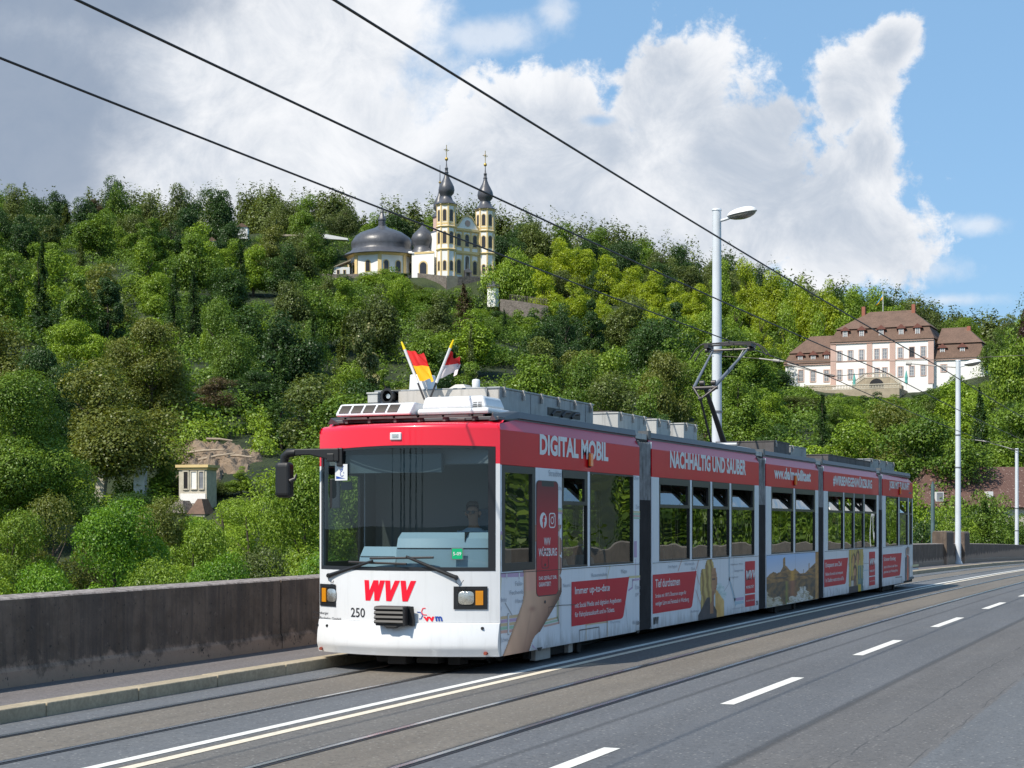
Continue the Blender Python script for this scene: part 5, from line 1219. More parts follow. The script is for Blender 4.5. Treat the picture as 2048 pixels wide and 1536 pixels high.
def broad(seed, Rr=5, H=12, z0=1.6, npf=46, nl=9000, leaf=.42, shape='round', gaps=.0):
    rg = np.random.default_rng(seed); cz = (H+z0)/2; rz = (H-z0)/2
    C = []; lop = rg.uniform(-.25, .25, 2); nlobe = int(rg.integers(3, 7)); LB = []
    for i in range(nlobe):          # main limbs each carry a lobe of their own; their tops differ, so the outline is uneven
        a = 2*pi*(i+rg.uniform(0, .8))/nlobe; q = rg.uniform(.25, .72)*(1 if i else .1); hh = rg.uniform(.38, .92) if i else 1.0
        LB.append((cos(a)*q*Rr, sin(a)*q*Rr, z0+(H-z0)*(hh if shape != 'cone' else hh*(1.05-q*.5)), rg.uniform(.34, .52)*Rr))
    while len(C) < npf:
        l = LB[len(C) % nlobe]; d = rg.normal(size=3); d /= np.linalg.norm(d); t = rg.uniform(0, 1)**.8; zt = l[2]-l[3]*.6
        z = z0+.6+(zt-z0-.6)*(1-t*.85); c = np.array([l[0]*(.55+.45*(1-t*.6))+d[0]*l[3]*(.55+t*.5), l[1]*(.55+.45*(1-t*.6))+d[1]*l[3]*(.55+t*.5), z])
        if shape == 'flame': c[:2] *= .75+.35*sin(pi*min(1, (z-z0)/(H-z0)*1.1))
        if shape == 'cone': c[:2] *= 1.2-.75*(z-z0)/(H-z0)
        C.append(c)
    C = np.array(C); pr = Rr*rg.uniform(.20, .38, npf)*(1.0 if shape == 'round' else .85)
    wgt = pr**2/np.sum(pr**2); cnt = np.maximum(20, (wgt*nl).astype(int)); P = []; Nn = []; Vv = []
    for c, r, k in zip(C, pr, cnt):
        d = rg.normal(size=(k, 3)); d[:, 2] += .35; d /= np.linalg.norm(d, axis=1, keepdims=True); rad = r*rg.uniform(.55, 1.08, (k, 1))**.6
        sub = 1+.18*np.sin(d[:, :1]*9+c[0])*np.sin(d[:, 1:2]*8+c[1])*np.sin(d[:, 2:]*9+c[2])
        p = c+d*rad*sub*np.array([1, 1, .82]); P.append(p); nn = d*.9+rg.normal(size=(k, 3))*.55+np.array([0, 0, .35]); Nn.append(nn)
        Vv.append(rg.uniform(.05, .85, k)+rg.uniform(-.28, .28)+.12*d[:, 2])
    return leaves_mesh('crown', np.vstack(P), np.vstack(Nn), leaf, np.concatenate(Vv), seed)
def conif(seed, Rr=3, H=15, z0=1.2, nl=8000, leaf=.36, tiers=17, droop=.25, jag=.3):
    rg = np.random.default_rng(seed); P = []; Nn = []; Vv = []
    tot = 0
    for t in range(tiers):
        h = (t+.4)/tiers; z = z0+(H-z0)*h; R = Rr*(1-h)**.8*rg.uniform(1-jag, 1.05)+.18; nb = max(5, int(11*(1-h*.5)))
        for b in range(nb):
            a = rg.uniform(0, 2*pi); Rb = R*rg.uniform(.65, 1.08); k = int(nl/(tiers*nb)*(.4+1.2*(1-h)))
            u = rg.uniform(0.08, 1, k)**.7; w_ = rg.normal(size=k)*.16*Rb*(1.1-u*.7); x = u*Rb*cos(a)-w_*sin(a); y = u*Rb*sin(a)+w_*cos(a)
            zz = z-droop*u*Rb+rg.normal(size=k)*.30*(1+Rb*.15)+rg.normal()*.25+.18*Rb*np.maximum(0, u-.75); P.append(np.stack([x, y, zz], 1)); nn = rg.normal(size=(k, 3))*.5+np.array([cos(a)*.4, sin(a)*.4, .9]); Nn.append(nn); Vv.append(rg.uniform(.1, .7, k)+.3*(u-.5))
    return leaves_mesh('crown', np.vstack(P), np.vstack(Nn), leaf, np.concatenate(Vv), seed, .4)
def pinec(seed, Rr=4.2, H=13, nl=7000, leaf=.34):
    rg = np.random.default_rng(seed); P = []; Nn = []; Vv = []; npf = 17
    for i in range(npf):
        h = rg.uniform(.45, 1); a = rg.uniform(0, 2*pi); rr = Rr*rg.uniform(.15, .85)*(1.15-.55*h); c = np.array([rr*cos(a), rr*sin(a), H*h-.6]); r = rg.uniform(.9, 1.6); k = nl//npf
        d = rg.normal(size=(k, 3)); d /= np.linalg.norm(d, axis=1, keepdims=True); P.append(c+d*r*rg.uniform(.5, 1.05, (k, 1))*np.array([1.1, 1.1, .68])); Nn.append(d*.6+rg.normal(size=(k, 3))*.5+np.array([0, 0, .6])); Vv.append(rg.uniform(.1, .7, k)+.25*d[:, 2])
    return leaves_mesh('crown', np.vstack(P), np.vstack(Nn), leaf, np.concatenate(Vv), seed, .35)
def trunk(seed, H=12, r=.28, top=.75, limbs=7, Rr=4, z0=3):
    rg = random.Random(seed); mb = MB(); pts = []; x = y = 0
    for i in range(6): pts.append((x, y, -1.2+(H*top+1.2)*i/5)); x += rg.uniform(-.22, .22); y += rg.uniform(-.22, .22)
    mb.tube(pts, [r*(1.25, 1, .8, .6, .4, .15)[i] for i in range(6)], 8)
    for i in range(limbs):
        t = rg.uniform(.3, .8); a = rg.uniform(0, 6.28); z = H*top*t; L_ = Rr*rg.uniform(.3, .55); b = pts[min(5, int(t*5)+1)]
        mb.tube([(b[0]*.8, b[1]*.8, z), (cos(a)*L_*.5, sin(a)*L_*.5, z+L_*.38), (cos(a)*L_, sin(a)*L_, z+L_*.85)], [r*.42, r*.26, r*.12], 6)
    me = mb.obj('trunk', M['bark']); d = me.data; bpy.data.objects.remove(me); return d
PROTO = {}
for i in range(7): PROTO['round', i] = (broad(10+i, 5, 12, .9, 48+4*i, 16500, .32), trunk(10+i))
for i in range(2): PROTO['flame', i] = (broad(20+i, 3.6, 13, 1.2, 40, 12000, .31, 'flame'), trunk(20+i, 13, Rr=2.5))
for i in range(2): PROTO['wide', i] = (broad(30+i, 6.4, 11.5, .9, 64, 20000, .32), trunk(30+i, 11.5, .36, Rr=5))
for i in range(3): PROTO['spruce', i] = (conif(40+i), trunk(40+i, 14.5, .2, .9, 0))
PROTO['spruce', 3] = (conif(47, 2.2, 15, .8, 6500, .34, 20, .12, .15), PROTO['spruce', 0][1])
for i in range(2): PROTO['pine', i] = (pinec(50+i), trunk(50+i, 12.5, .2, .95, 6, 2.6))
for i in range(3): PROTO['near', i] = (broad(60+i, 5, 12, .8, 46, 85000, .155), trunk(60+i))
PROTO['mid2', 0] = (broad(90, 5, 12, .9, 60, 31000, .22), trunk(90)); PROTO['mid2', 1] = (broad(91, 5, 12, .9, 52, 31000, .22), trunk(91)); PROTO['mid2', 2] = (broad(92, 4.6, 12.5, .9, 56, 31000, .22, 'cone'), trunk(92))
PROTO['midnear', 0] = (broad(70, 5, 12, 1.2, 70, 24000, .26), trunk(70)); PROTO['midnear', 1] = (broad(71, 5.4, 11, 1.0, 76, 24000, .26), trunk(71))
PROTO['bush', 0] = (broad(80, 2.6, 3.6, -.4, 22, 4500, .24), trunk(80, 3, .1, .8, 3, 1.5, .5))
PH = {'round': (12, 5), 'flame': (13, 3.6), 'wide': (11.5, 6.4), 'spruce': (15, 3), 'pine': (13.3, 4.2), 'near': (12, 5), 'midnear': (12, 5), 'mid2': (12, 5), 'bush': (3.6, 2.6)}
KIND = {('round', 'mid'): 'mid green broadleaf tree', ('round', 'fresh'): 'fresh green broadleaf tree', ('round', 'dark'): 'dark green broadleaf tree', ('round', 'olive'): 'dull olive broadleaf tree', ('round', 'lime'): 'bright lime green tree', ('round', 'pale'): 'pale yellowish tree'}
TONE = {'mid': 'mid green', 'fresh': 'fresh green', 'dark': 'dark green', 'olive': 'dull olive', 'lime': 'bright lime green', 'pale': 'pale yellowish', 'linden': 'cream flecked', 'brown': 'withered brown', 'blue': 'blackish green', 'copper': 'copper red', 'maple': 'lush green'}
SHAPE = {'round': 'round tree', 'flame': 'tall narrow tree', 'wide': 'broad tree', 'spruce': 'conifer', 'pine': 'open crowned pine', 'near': 'leafy tree', 'midnear': 'full leafy tree', 'mid2': 'leafy round tree', 'bush': 'bush'}
rt = random.Random(11); TREES = []
def tree(kind, tone, x, D, ytop=None, h=None, wpx=None, label=None, z=None, var=None, bark='bark'):
    ks = [k for k in PROTO if k[0] == kind]; k = ks[(rt.randrange(3 if kind == 'spruce' else len(ks)) if var is None else var)]; H, Rr = PH[kind]
    while x > 1500 and wpt(x, D)[0] > -7.5 and D < 200: D += 2
    p = wpt(x, D, z); 
    if ytop is not None: h = CAM[2]+(1048-ytop)/3400*D-p[2]
    h = h or H; sz = h/H; sx = (wpx/3400*D/(2*Rr) if wpx else sz*rt.uniform(.92, 1.12)); sx = max(sx, .72*sz) if kind in ('near', 'mid2', 'midnear') else sx; nm_ = {'spruce': 'conifer_tree', 'pine': 'pine_tree', 'bush': 'bush'}.get(kind, 'broadleaf_tree')
    o = empty(nm_, p, rt.uniform(0, 6.28), cat={'bush': 'bush'}.get(kind, 'tree')); o.scale = (sx, sx, sz)
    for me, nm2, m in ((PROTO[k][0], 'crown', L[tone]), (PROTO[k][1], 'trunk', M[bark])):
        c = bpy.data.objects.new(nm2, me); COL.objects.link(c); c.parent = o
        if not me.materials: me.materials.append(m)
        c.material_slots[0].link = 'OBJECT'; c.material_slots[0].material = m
    TREES.append([o, kind, tone, x, D, project((p[0], p[1], p[2]+h))[1], label]); return o
# ================================================================ BUILDINGS
M['plaster'] = mat('white plaster', (.86, .85, .82), .85, noise=[(.3, .06)]); M['ochre'] = mat('ochre stone trim', (.74, .56, .27), .85, noise=[(.6, .12)])
M['slate'] = mat('dark slate roof', (.085, .087, .10), .38, noise=[(.8, .35)], bump=(2, .4, .1)); M['winglass'] = mat('dark window glass', (.035, .032, .035), .12); M['gold'] = mat('gilding', (.55, .36, .08), .35, metal=.6)
M['stonewall'] = mat('old stone wall', (.22, .19, .165), .95, noise=[(.8, .5), (3, .5)], bump=(2, 1, .2)); M['tilered'] = mat('brown red roof tiles', (.175, .108, .078), .85, noise=[(.5, .35), (3, .35)], bump=(5, .6, .08))
M['pink'] = mat('pink sandstone', (.56, .39, .33), .85, noise=[(.8, .15)]); M['cream'] = mat('cream render', (.68, .60, .40), .85); M['winwhite'] = mat('white window bars', (.72, .72, .70), .6); M['curtain'] = mat('window pane with curtain', (.30, .31, .34), .2, noise=[(1.0, .6)])
M['sandstone'] = mat('sandstone', (.40, .34, .25), .9, noise=[(.8, .35)]); M['brickred'] = mat('chimney brick', (.32, .12, .08), .9); M['parasol'] = mat('teal parasol', (.13, .42, .38), .8)
def arch(mb, x0, x1, z0, z1, y, m=0, n=8, d=.0):
    "vertical arched panel facing -Y at plane y (local frame)"
    r = (x1-x0)/2; P = [(x0, y, z0), (x1, y, z0)]+[((x0+x1)/2+r*cos(pi*i/n), y, z1-r+r*sin(pi*i/n)) for i in range(n+1)]
    mb.poly(P, m)
def win(parent, x0, x1, z0, z1, y, frame=.22, arched=True, bars=True, mats_=None, fm='ochre', gm='winglass', proud=.07):
    mb = MB(); F = frame
    if arched:
        r = (x1-x0)/2; ro = r+F; cx_ = (x0+x1)/2; zc = z1-r; I = [(x0, z0)]+[(cx_-r*cos(pi*i/10), zc+r*sin(pi*i/10)) for i in range(11)]+[(x1, z0)]; O = [(x0-F, z0)]+[(cx_-ro*cos(pi*i/10), zc+ro*sin(pi*i/10)) for i in range(11)]+[(x1+F, z0)]
        for i in range(12): mb.poly([(I[i][0], y-proud, I[i][1]), (O[i][0], y-proud, O[i][1]), (O[i+1][0], y-proud, O[i+1][1]), (I[i+1][0], y-proud, I[i+1][1])]); mb.poly([(O[i][0], y-proud, O[i][1]), (O[i][0], y, O[i][1]), (O[i+1][0], y, O[i+1][1]), (O[i+1][0], y-proud, O[i+1][1])])
        mb.box(x0-F, x1+F, y-proud-.05, y, z0-F, z0)
    else:
        mb.box(x0-F, x0, y-proud, y, z0-F, z1+F); mb.box(x1, x1+F, y-proud, y, z0-F, z1+F); mb.box(x0, x1, y-proud, y, z1, z1+F); mb.box(x0, x1, y-proud-.04, y, z0-F, z0)
    w_ = mb.obj('window', M[fm], parent); g = MB()
    if arched: arch(g, x0, x1, z0, z1, y-.012)
    else: g.poly([(x0, y-.012, z0), (x1, y-.012, z0), (x1, y-.012, z1), (x0, y-.012, z1)])
    g.obj('pane', M[gm], w_)
    if bars:
        g = MB(); t = .05 if gm == 'winglass' else .06; cx_ = (x0+x1)/2; g.box(cx_-t/2, cx_+t/2, y-.05, y-.02, z0, z1-.05)
        for q in (.33, .66): zz = z0+(z1-z0)*q; g.box(x0, cx_-t/2, y-.05, y-.02, zz-t/2, zz+t/2); g.box(cx_+t/2, x1, y-.05, y-.02, zz-t/2, zz+t/2)
        if gm != 'winglass': g.box(x0, x0+t, y-.05, y-.02, z0, z1); g.box(x1-t, x1, y-.05, y-.02, z0, z1)
        g.obj('window_bars', M['winwhite' if gm != 'winglass' else 'stonewall'], w_)
    return w_
# ---------------- pilgrimage church. local frame: X along the facade, -Y towards the town, origin at the left tower
O = wpt(893, 450, CAM[2]+(1048-557)/3400*450); TH_ = R_(35)
ch = empty('pilgrimage_church', O, B_+TH_, label='white and yellow baroque church with twin onion towers and a broad slate dome', cat='church')
def tower(tx, ty, name='tower'):
    rA = 2.55; mb = MB(); n = 8; c = (tx, ty); rot = 0
    mb.lathe([(rA, -3), (rA, 19.4)], n, c, 0); t = mb.obj(name, M['plaster'], ch)
    mb = MB()
    for z, h in ((7.0, .75), (13.1, .6), (18.9, .65)):
        mb.lathe([(rA+.05, z), (rA+.12, z+.1), (rA+.36, z+h*.6), (rA+.36, z+h*.8), (rA+.1, z+h)], n, c, 0)
    for k in range(8):
        a = 2*pi*(k+.5)/8; mb.box(-.2, .2, rA-.42, rA+.10, -3, 19.3, M=mathutils.Matrix.Translation((tx, ty, 0)) @ mathutils.Matrix.Rotation(a-pi/2, 4, 'Z'))
    mb.lathe([(rA+.08, 14.0), (rA+.08, 14.5)], n, c, 0); mb.obj('cornice', M['ochre'], t)
    mb = MB(); cl = MB()
    for k in range(8):
        Mx = mathutils.Matrix.Translation((tx, ty, 0)) @ mathutils.Matrix.Rotation(2*pi*k/8+pi/2, 4, 'Z'); ap = rA*cos(pi/8)
        for z0, z1, w_ in ((1.9, 4.4, .42), (9.0, 12.1, .50), (14.9, 17.9, .46)):
            P = [(-w_, z0), (w_, z0)]+[(w_*cos(pi*i/8), z1-w_+w_*sin(pi*i/8)) for i in range(9)]
            mb.poly([tuple(Mx @ V(p[0], -ap-.05, p[1])) for p in P]); P2 = [(-w_-.2, z0-.2), (w_+.2, z0-.2)]+[((w_+.2)*cos(pi*i/8), z1-w_+(w_+.2)*sin(pi*i/8)) for i in range(9)]
            cl.poly([tuple(Mx @ V(p[0], -ap-.03, p[1])) for p in P2])
    w_ = cl.obj('window', M['ochre'], t); mb.obj('pane', M['winglass'], w_) if False else mb.obj('window_pane', M['winglass'], t)
    mb = MB(); mb.lathe([(rA+.45, 19.5), (rA+.1, 19.75), (1.75, 20.6), (1.35, 21.6), (1.35, 21.8), (1.95, 22.5), (2.15, 23.4), (2.0, 24.3), (1.5, 25.3), (.95, 26.3), (.6, 27.2), (.48, 27.9), (.62, 28.0), (.4, 28.2), (.40, 29.0), (.5, 29.1), (.22, 29.5), (.12, 30.4), (.1, 31.2)], 16, c, 0)
    mb.obj('onion_dome', M['slate'], t, smooth=50)
    mb = MB(); mb.lathe([(.05, 31.1), (.38, 31.3), (.46, 31.6), (.38, 31.9), (.1, 32.1), (.08, 32.6)], 12, c, 0); zc = 34.0
    mb.box(tx-.07, tx+.07, ty-.05, ty+.05, 32.5, 35.3); mb.box(tx-.75, tx+.75, ty-.05, ty+.05, zc-.08, zc+.08)
    for a in range(8):
        q = pi*a/4; mb.cyl((tx, ty, zc), (tx+.55*cos(q), ty, zc+.55*sin(q)), .04, n=5)
    for q in ((-.75, zc), (.75, zc), (0, 35.3), (0, zc-1.0)): mb.lathe([(0, -.12), (.12, 0), (0, .12)], 6, (tx+q[0], ty), 0, z=q[1])
    mb.obj('finial_cross', M['gold'], t, smooth=50); return t
tower(0, 0); tower(12.4, 0)
mb = MB(); mb.box(2.2, 10.2, -.6, 14, -3, 13.4); mb.box(-1.5, 13.9, 2.5, 14, -3, 12.5); mb.obj('nave_wall', M['plaster'], ch)
mb = MB()
for z, h in ((6.9, .7), (13.0, .6)): mb.box(2.3, 10.1, -1.05, -.6, z, z+h); mb.box(2.3, 10.1, -.85, -.6, z-.25, z)
for x in (2.35, 4.75, 7.35, 9.75): mb.box(x-.28, x+.28, -.8, -.6, -3, 13.0)
G = [(2.5, 13.6), (3.2, 14.2), (4.2, 15.6), (5.0, 16.6), (6.2, 16.9), (7.4, 16.6), (8.2, 15.6), (9.2, 14.2), (9.9, 13.6)]
for a, b in zip(G, G[1:]): mb.prism([(a[0], a[1]), (b[0], b[1]), (b[0], b[1]+.45), (a[0], a[1]+.45)], 'y', -1.0, -.5)
mb.obj('facade_trim', M['ochre'], ch)
mb = MB(); mb.prism(G, 'y', -.75, -.1); gb = mb.obj('gable', M['plaster'], ch)
mb = MB(); mb.cyl((6.2, -.78, 15.1), (6.2, -.86, 15.1), .85, n=16); mb.obj('medallion', M['pink'], gb)
for x in (3.5, 6.1, 8.6): win(ch, x-.6, x+.6, 8.9, 12.1, -.6, .3)
for x in (3.5, 8.6): win(ch, x-.6, x+.6, 1.6, 5.2, -.6, .3)
mb = MB(); arch(mb, 5.55, 6.75, 2.9, 6.4, -.65); mb.obj('niche', M['stonewall'], ch)
mb = MB(); mb.box(5.0, 7.3, -1.3, -.6, 2.0, 2.5); mb.box(5.1, 5.5, -1.2, -.6, -3, 2.0); mb.box(6.8, 7.2, -1.2, -.6, -3, 2.0); mb.prism([(5.2, 2.5), (7.1, 2.5), (6.15, 3.2)], 'y', -1.2, -.66); mb.obj('portal', M['pink'], ch)
mb = MB(); mb.box(5.55, 6.75, -.72, -.62, -3, 1.9); mb.obj('door', M['stonewall'], ch)
mb = MB(); mb.lathe([(.25, 3.0), (.35, 3.6), (.22, 4.3), (.12, 4.5), (.17, 4.75), (.0, 4.95)], 8, (6.15, -.95)); mb.obj('statue', M['sandstone'], ch, smooth=50)
mb = MB(); mb.prism([(2.5, 12.6), (13.5, 12.6), (12.5, 14.5), (8, 16.2), (3.5, 14.5)], 'y', 1.5, 13.8); mb.obj('nave_roof', M['slate'], ch)
# helper: position given by photo column/distance turned into the church frame
chM = (mathutils.Matrix.Translation(O) @ mathutils.Matrix.Rotation(B_+TH_, 4, 'Z')).inverted()
def cl_(x, D): p = wpt(x, D, 0); q = chM @ V(p[0], p[1], O[2]); return q.x, q.y
def zpx(y, D): return CAM[2]+(1048-y)/3400*D-O[2]
# rotunda: big eight-sided wing with a sweeping dome
cx_, cy_ = cl_(764, 462); Rr_ = 9.9; D_ = 455
mb = MB(); rot8 = R_(-12)
mb.lathe([(Rr_*.93, -5), (Rr_*.93, 7.6)], 8, (cx_, cy_), 0, rot8); rw = mb.obj('rotunda_wall', M['plaster'], ch)
mb = MB(); mb.lathe([(Rr_*.94, 6.9), (Rr_*1.0, 7.5), (Rr_*1.0, 7.8)], 8, (cx_, cy_), 0, rot8)
for k in range(8):
    a = 2*pi*(k+.5)/8+rot8; mb.box(-.5, .5, Rr_*.93-.5, Rr_*.93+.09, -5, 7, M=mathutils.Matrix.Translation((cx_, cy_, 0)) @ mathutils.Matrix.Rotation(a-pi/2, 4, 'Z'))
mb.obj('cornice', M['ochre'], rw)
for k in range(8):
    for dx in ((-1.7, 1.7) if k % 2 == 0 else (0,)):
        Mx = mathutils.Matrix.Translation((cx_, cy_, 0)) @ mathutils.Matrix.Rotation(2*pi*k/8+rot8+pi/2, 4, 'Z'); ap = Rr_*.93*cos(pi/8)
        e = bpy.data.objects.new('t', None)
        for nm_, g, z0, z1, off, mt in (('window', .25, 2.3, 5.7, .05, 'ochre'), ('window_pane', 0, 2.55, 5.45, .09, 'winglass')):
            w_ = .62+g; mb = MB(); P = [(-w_, z0), (w_, z0)]+[(w_*cos(pi*i/8), z1-w_+w_*sin(pi*i/8)) for i in range(9)]
            mb.poly([tuple(Mx @ V(dx+p[0], -ap-off, p[1])) for p in P]); mb.obj(nm_, M[mt], rw)
        bpy.data.objects.remove(e)
mb = MB(); mb.lathe([(Rr_*1.08, 7.5), (Rr_*1.05, 7.8), (Rr_*.90, 8.6), (Rr_*.83, 9.5), (Rr_*.85, 10.4), (Rr_*.84, 11.6), (Rr_*.76, 12.8), (Rr_*.60, 13.9), (Rr_*.40, 14.7), (Rr_*.22, 15.3), (Rr_*.12, 15.9), (Rr_*.10, 16.2)], 16, (cx_, cy_), 0)
dm = mb.obj('rotunda_dome', M['slate'], ch, smooth=50)
lx_, ly_ = cl_(751, 458)
mb = MB(); mb.lathe([(.95, 14.8), (.95, 17.4), (1.15, 17.5), (1.1, 17.9), (.7, 18.7), (.42, 19.4), (.5, 19.6), (.2, 20.1), (.08, 20.9), (.06, 23.0)], 8, (cx_-.2, cy_-.3), 0); mb.box(cx_-.9, cx_+.5, cy_-.36, cy_-.24, 22.0, 22.15)
mb.obj('lantern', M['slate'], dm, smooth=40)
# small onion dome chapel, choir roof and linking wing
for (x, D, r, zt, nm_) in ((846, 455, 3.1, 15.4, 'side_dome'), (872, 466, 4.0, 18.0, 'choir_dome')):
    a, b = cl_(x, D); k = r/3.1; base = 7.8
    mb = MB(); mb.lathe([(r*1.05, base-.4), (r*.95, base+.3), (r*.8, base+1.0), (r*.82, base+1.6), (r*1.0, base+2.6), (r*1.02, base+3.6), (r*.86, base+4.7), (r*.5, base+5.8), (r*.24, base+6.6), (r*.1, zt-.4), (.05, zt)], 16, (a, b), 0)
    mb.lathe([(0, zt-.1), (.25, zt+.15), (0, zt+.4)], 8, (a, b), 0); mb.obj(nm_, M['slate'], ch, smooth=50)
    mb = MB(); mb.lathe([(r, -4), (r, 7.4)], 12, (a, b), 0); mb.obj('apse_wall', M['plaster'], ch, smooth=40)
a, b = cl_(829, 452); a2, b2 = cl_(868, 450)
mb = MB(); mb.poly([(a, b, -4), (a2, b2, -4), (a2, b2, 7.2), (a, b, 7.2)]); mb.poly([(a2, b2, 7.2), (a2, b2+6, 8.2), (a, b+6, 8.2), (a, b, 7.2)]); 
lw = mb.obj('link_wing', M['plaster'], ch, solid=.3)
def onseg(u, z, off=.06): dx, dy = a2-a, b2-b; Ln = math.hypot(dx, dy); return (a+dx*u+dy/Ln*off, b+dy*u-dx/Ln*off, z)
mb = MB(); P = [(.28, .2), (.62, .2)]+[(.45+.17*cos(pi*i/10), 3.6+.9*sin(pi*i/10)) for i in range(11)]; mb.poly([onseg(u, z, .10) for u, z in P]); mb.obj('window_pane', M['winglass'], lw)
mb = MB(); P = [(.22, .0), (.68, .0)]+[(.45+.23*cos(pi*i/10), 3.6+1.3*sin(pi*i/10)) for i in range(11)]; mb.poly([onseg(u, z, .06) for u, z in P]); mb.poly([onseg(0, 6.7, .1), onseg(1, 6.7, .1), onseg(1, 7.25, .1), onseg(0, 7.25, .1)]); mb.obj('window', M['ochre'], lw)
# rear tower with its own slim onion
a, b = cl_(880, 466); mb = MB(); mb.lathe([(1.9, 0), (1.9, 19.0)], 8, (a, b)); tw = mb.obj('rear_tower', M['pink'], ch)
mb = MB(); mb.lathe([(2.2, 19.0), (1.6, 19.9), (1.2, 20.7), (1.7, 21.6), (1.85, 22.4), (1.4, 23.6), (.7, 25.0), (.35, 26.4), (.15, 28.5), (.05, 33.4)], 14, (a, b)); mb.obj('onion_dome', M['slate'], tw, smooth=50)
mb = MB(); mb.lathe([(0, 28.2), (.45, 28.6), (0, 29.1)], 10, (a, b)); mb.obj('finial_ball', M['gold'], tw, smooth=60)
# low annex at the left
p = wpt(683, 455, O[2]); an = empty('sacristy_annex', (p[0], p[1], O[2]+1.0), B_+.15, label='low white annex with grey roof at the left end of the domed church', cat='annex')
mb = MB(); mb.box(-2.0, 2.2, 0, 5, -5, 2.8); mb.obj('wall', M['plaster'], an); mb = MB(); mb.prism([(-2.3, 2.5), (2.5, 4.6), (2.5, 4.9), (-2.3, 2.8)], 'y', -.3, 5.2); mb.obj('roof', M['sandstone'], an)
for x in (-.9, .8): win(an, x-.3, x+.3, .6, 2.0, 0, .1, False, False)
# walls around
def wall_run(pts, top, dep, label, name='retaining_wall', m='stonewall', th=.6, cat='retaining wall'):
    mb = MB()
    for (x0, D0, y0), (x1, D1, y1) in zip(pts, pts[1:]):
        A = V(*wpt(x0, D0, CAM[2]+(1048-y0)/3400*D0)); Bv = V(*wpt(x1, D1, CAM[2]+(1048-y1)/3400*D1)); b_ = V(-SB, CB, 0)*th
        P = [A, Bv, Bv+b_, A+b_]; k = len(mb.v); mb.v += [tuple(q) for q in P]+[tuple(q-V(0, 0, dep)) for q in P]
        for f in ((0, 1, 2, 3), (4, 7, 6, 5), (0, 4, 5, 1), (1, 5, 6, 2), (2, 6, 7, 3), (3, 7, 4, 0)): mb.f.append(tuple(k+i for i in f)); mb.m.append(0)
    return mb.obj(name, M[m], label=label, cat=cat)
wall_run([(835, 447, 546), (893, 438, 552)], 0, 6, 'dark rubble terrace wall below the church, left of the front corner'); wall_run([(893.5, 438, 551), (915, 440, 552)], 0, 5, 'pale buttress corner of the terrace wall below the left church tower', m='sandstone')
wall_run([(915.5, 440, 553), (990, 446, 553)], 0, 5, 'terrace wall below the church facade, behind the pointed conifer'); wall_run([(640, 452, 548), (725, 450, 548)], 0, 3.5, 'old wall below the left side of the rotunda')
wall_run([(1000, 425, 598), (1045, 422, 603), (1096, 420, 612)], 0, 4.5, 'stepped dark wall with railing right of the little white pavilion'); wall_run([(1018, 424, 584), (1019, 424, 584)], 0, .1, 'x') if False else None
mb = MB()
for i in range(24): p = wpt(1020+i*3.2, 424-i*.15, CAM[2]+(1048-(590+i*.5))/3400*424); mb.box(p[0]-.04, p[0]+.04, p[1]-.04, p[1]+.04, p[2]-1.3, p[2]+.2)
p, q = wpt(1020, 424, CAM[2]+(1048-589)/3400*424), wpt(1096, 420.5, CAM[2]+(1048-601)/3400*421); mb.tube([p, q], .05, 5); mb.obj('railing', M['stonewall'], label='thin dark railing on the stepped wall right of the pavilion', cat='railing')
# pavilion
pv = empty('wayside_pavilion', wpt(986, 428, CAM[2]+(1048-607)/3400*428), B_, label='small white octagonal pavilion with dark cap roof below the big tree', cat='pavilion')
mb = MB(); mb.lathe([(1.55, -1), (1.55, 3.9)], 8); mb.obj('wall', M['plaster'], pv); mb = MB(); mb.lathe([(1.75, 3.8), (1.8, 4.1)], 8); mb.obj('cornice', M['ochre'], pv); mb = MB(); mb.lathe([(1.95, 4.1), (1.5, 4.8), (.7, 5.4), (.15, 5.9), (.1, 6.3)], 8); mb.obj('roof', M['slate'], pv)
# white tent roofs and huts in the trees
p = wpt(665, 500, CAM[2]+(1048-473)/3400*500); mb = MB(); mb.prism([(-5.0, 1.2), (-4.2, 1.1), (4.5, -.5), (4.5, -1.0), (-3, -.6)], 'y', 0, 3); mb.obj('tent_roof', M['winwhite'], loc=p, rz=B_, label='white tent roof among the trees left of the church', cat='tent')
for x, y, D, w_, lab in ((484, 446, 500, 3.2, 'small hut with reddish roof showing between the hilltop trees'), (424, 474, 490, 2.4, 'tiny hut with white gable below the red roofed hut')):
    o = empty('hillside_hut', wpt(x, D, CAM[2]+(1048-y)/3400*D-1.6), B_, label=lab, cat='hut'); mb = MB(); mb.box(-w_*.5, w_*.5, 0, 3, -3, .4); mb.obj('wall', M['plaster'], o); mb = MB(); mb.prism([(-w_*.6, .4), (w_*.6, .4), (0, 1.6)], 'y', -.3, 3.3); mb.obj('roof', M['tilered'], o)
wall_run([(540, 505, 468), (640, 505, 470)], 0, .5, 'long pale edge of a terrace among the trees left of the church', m='sandstone', cat='terrace')
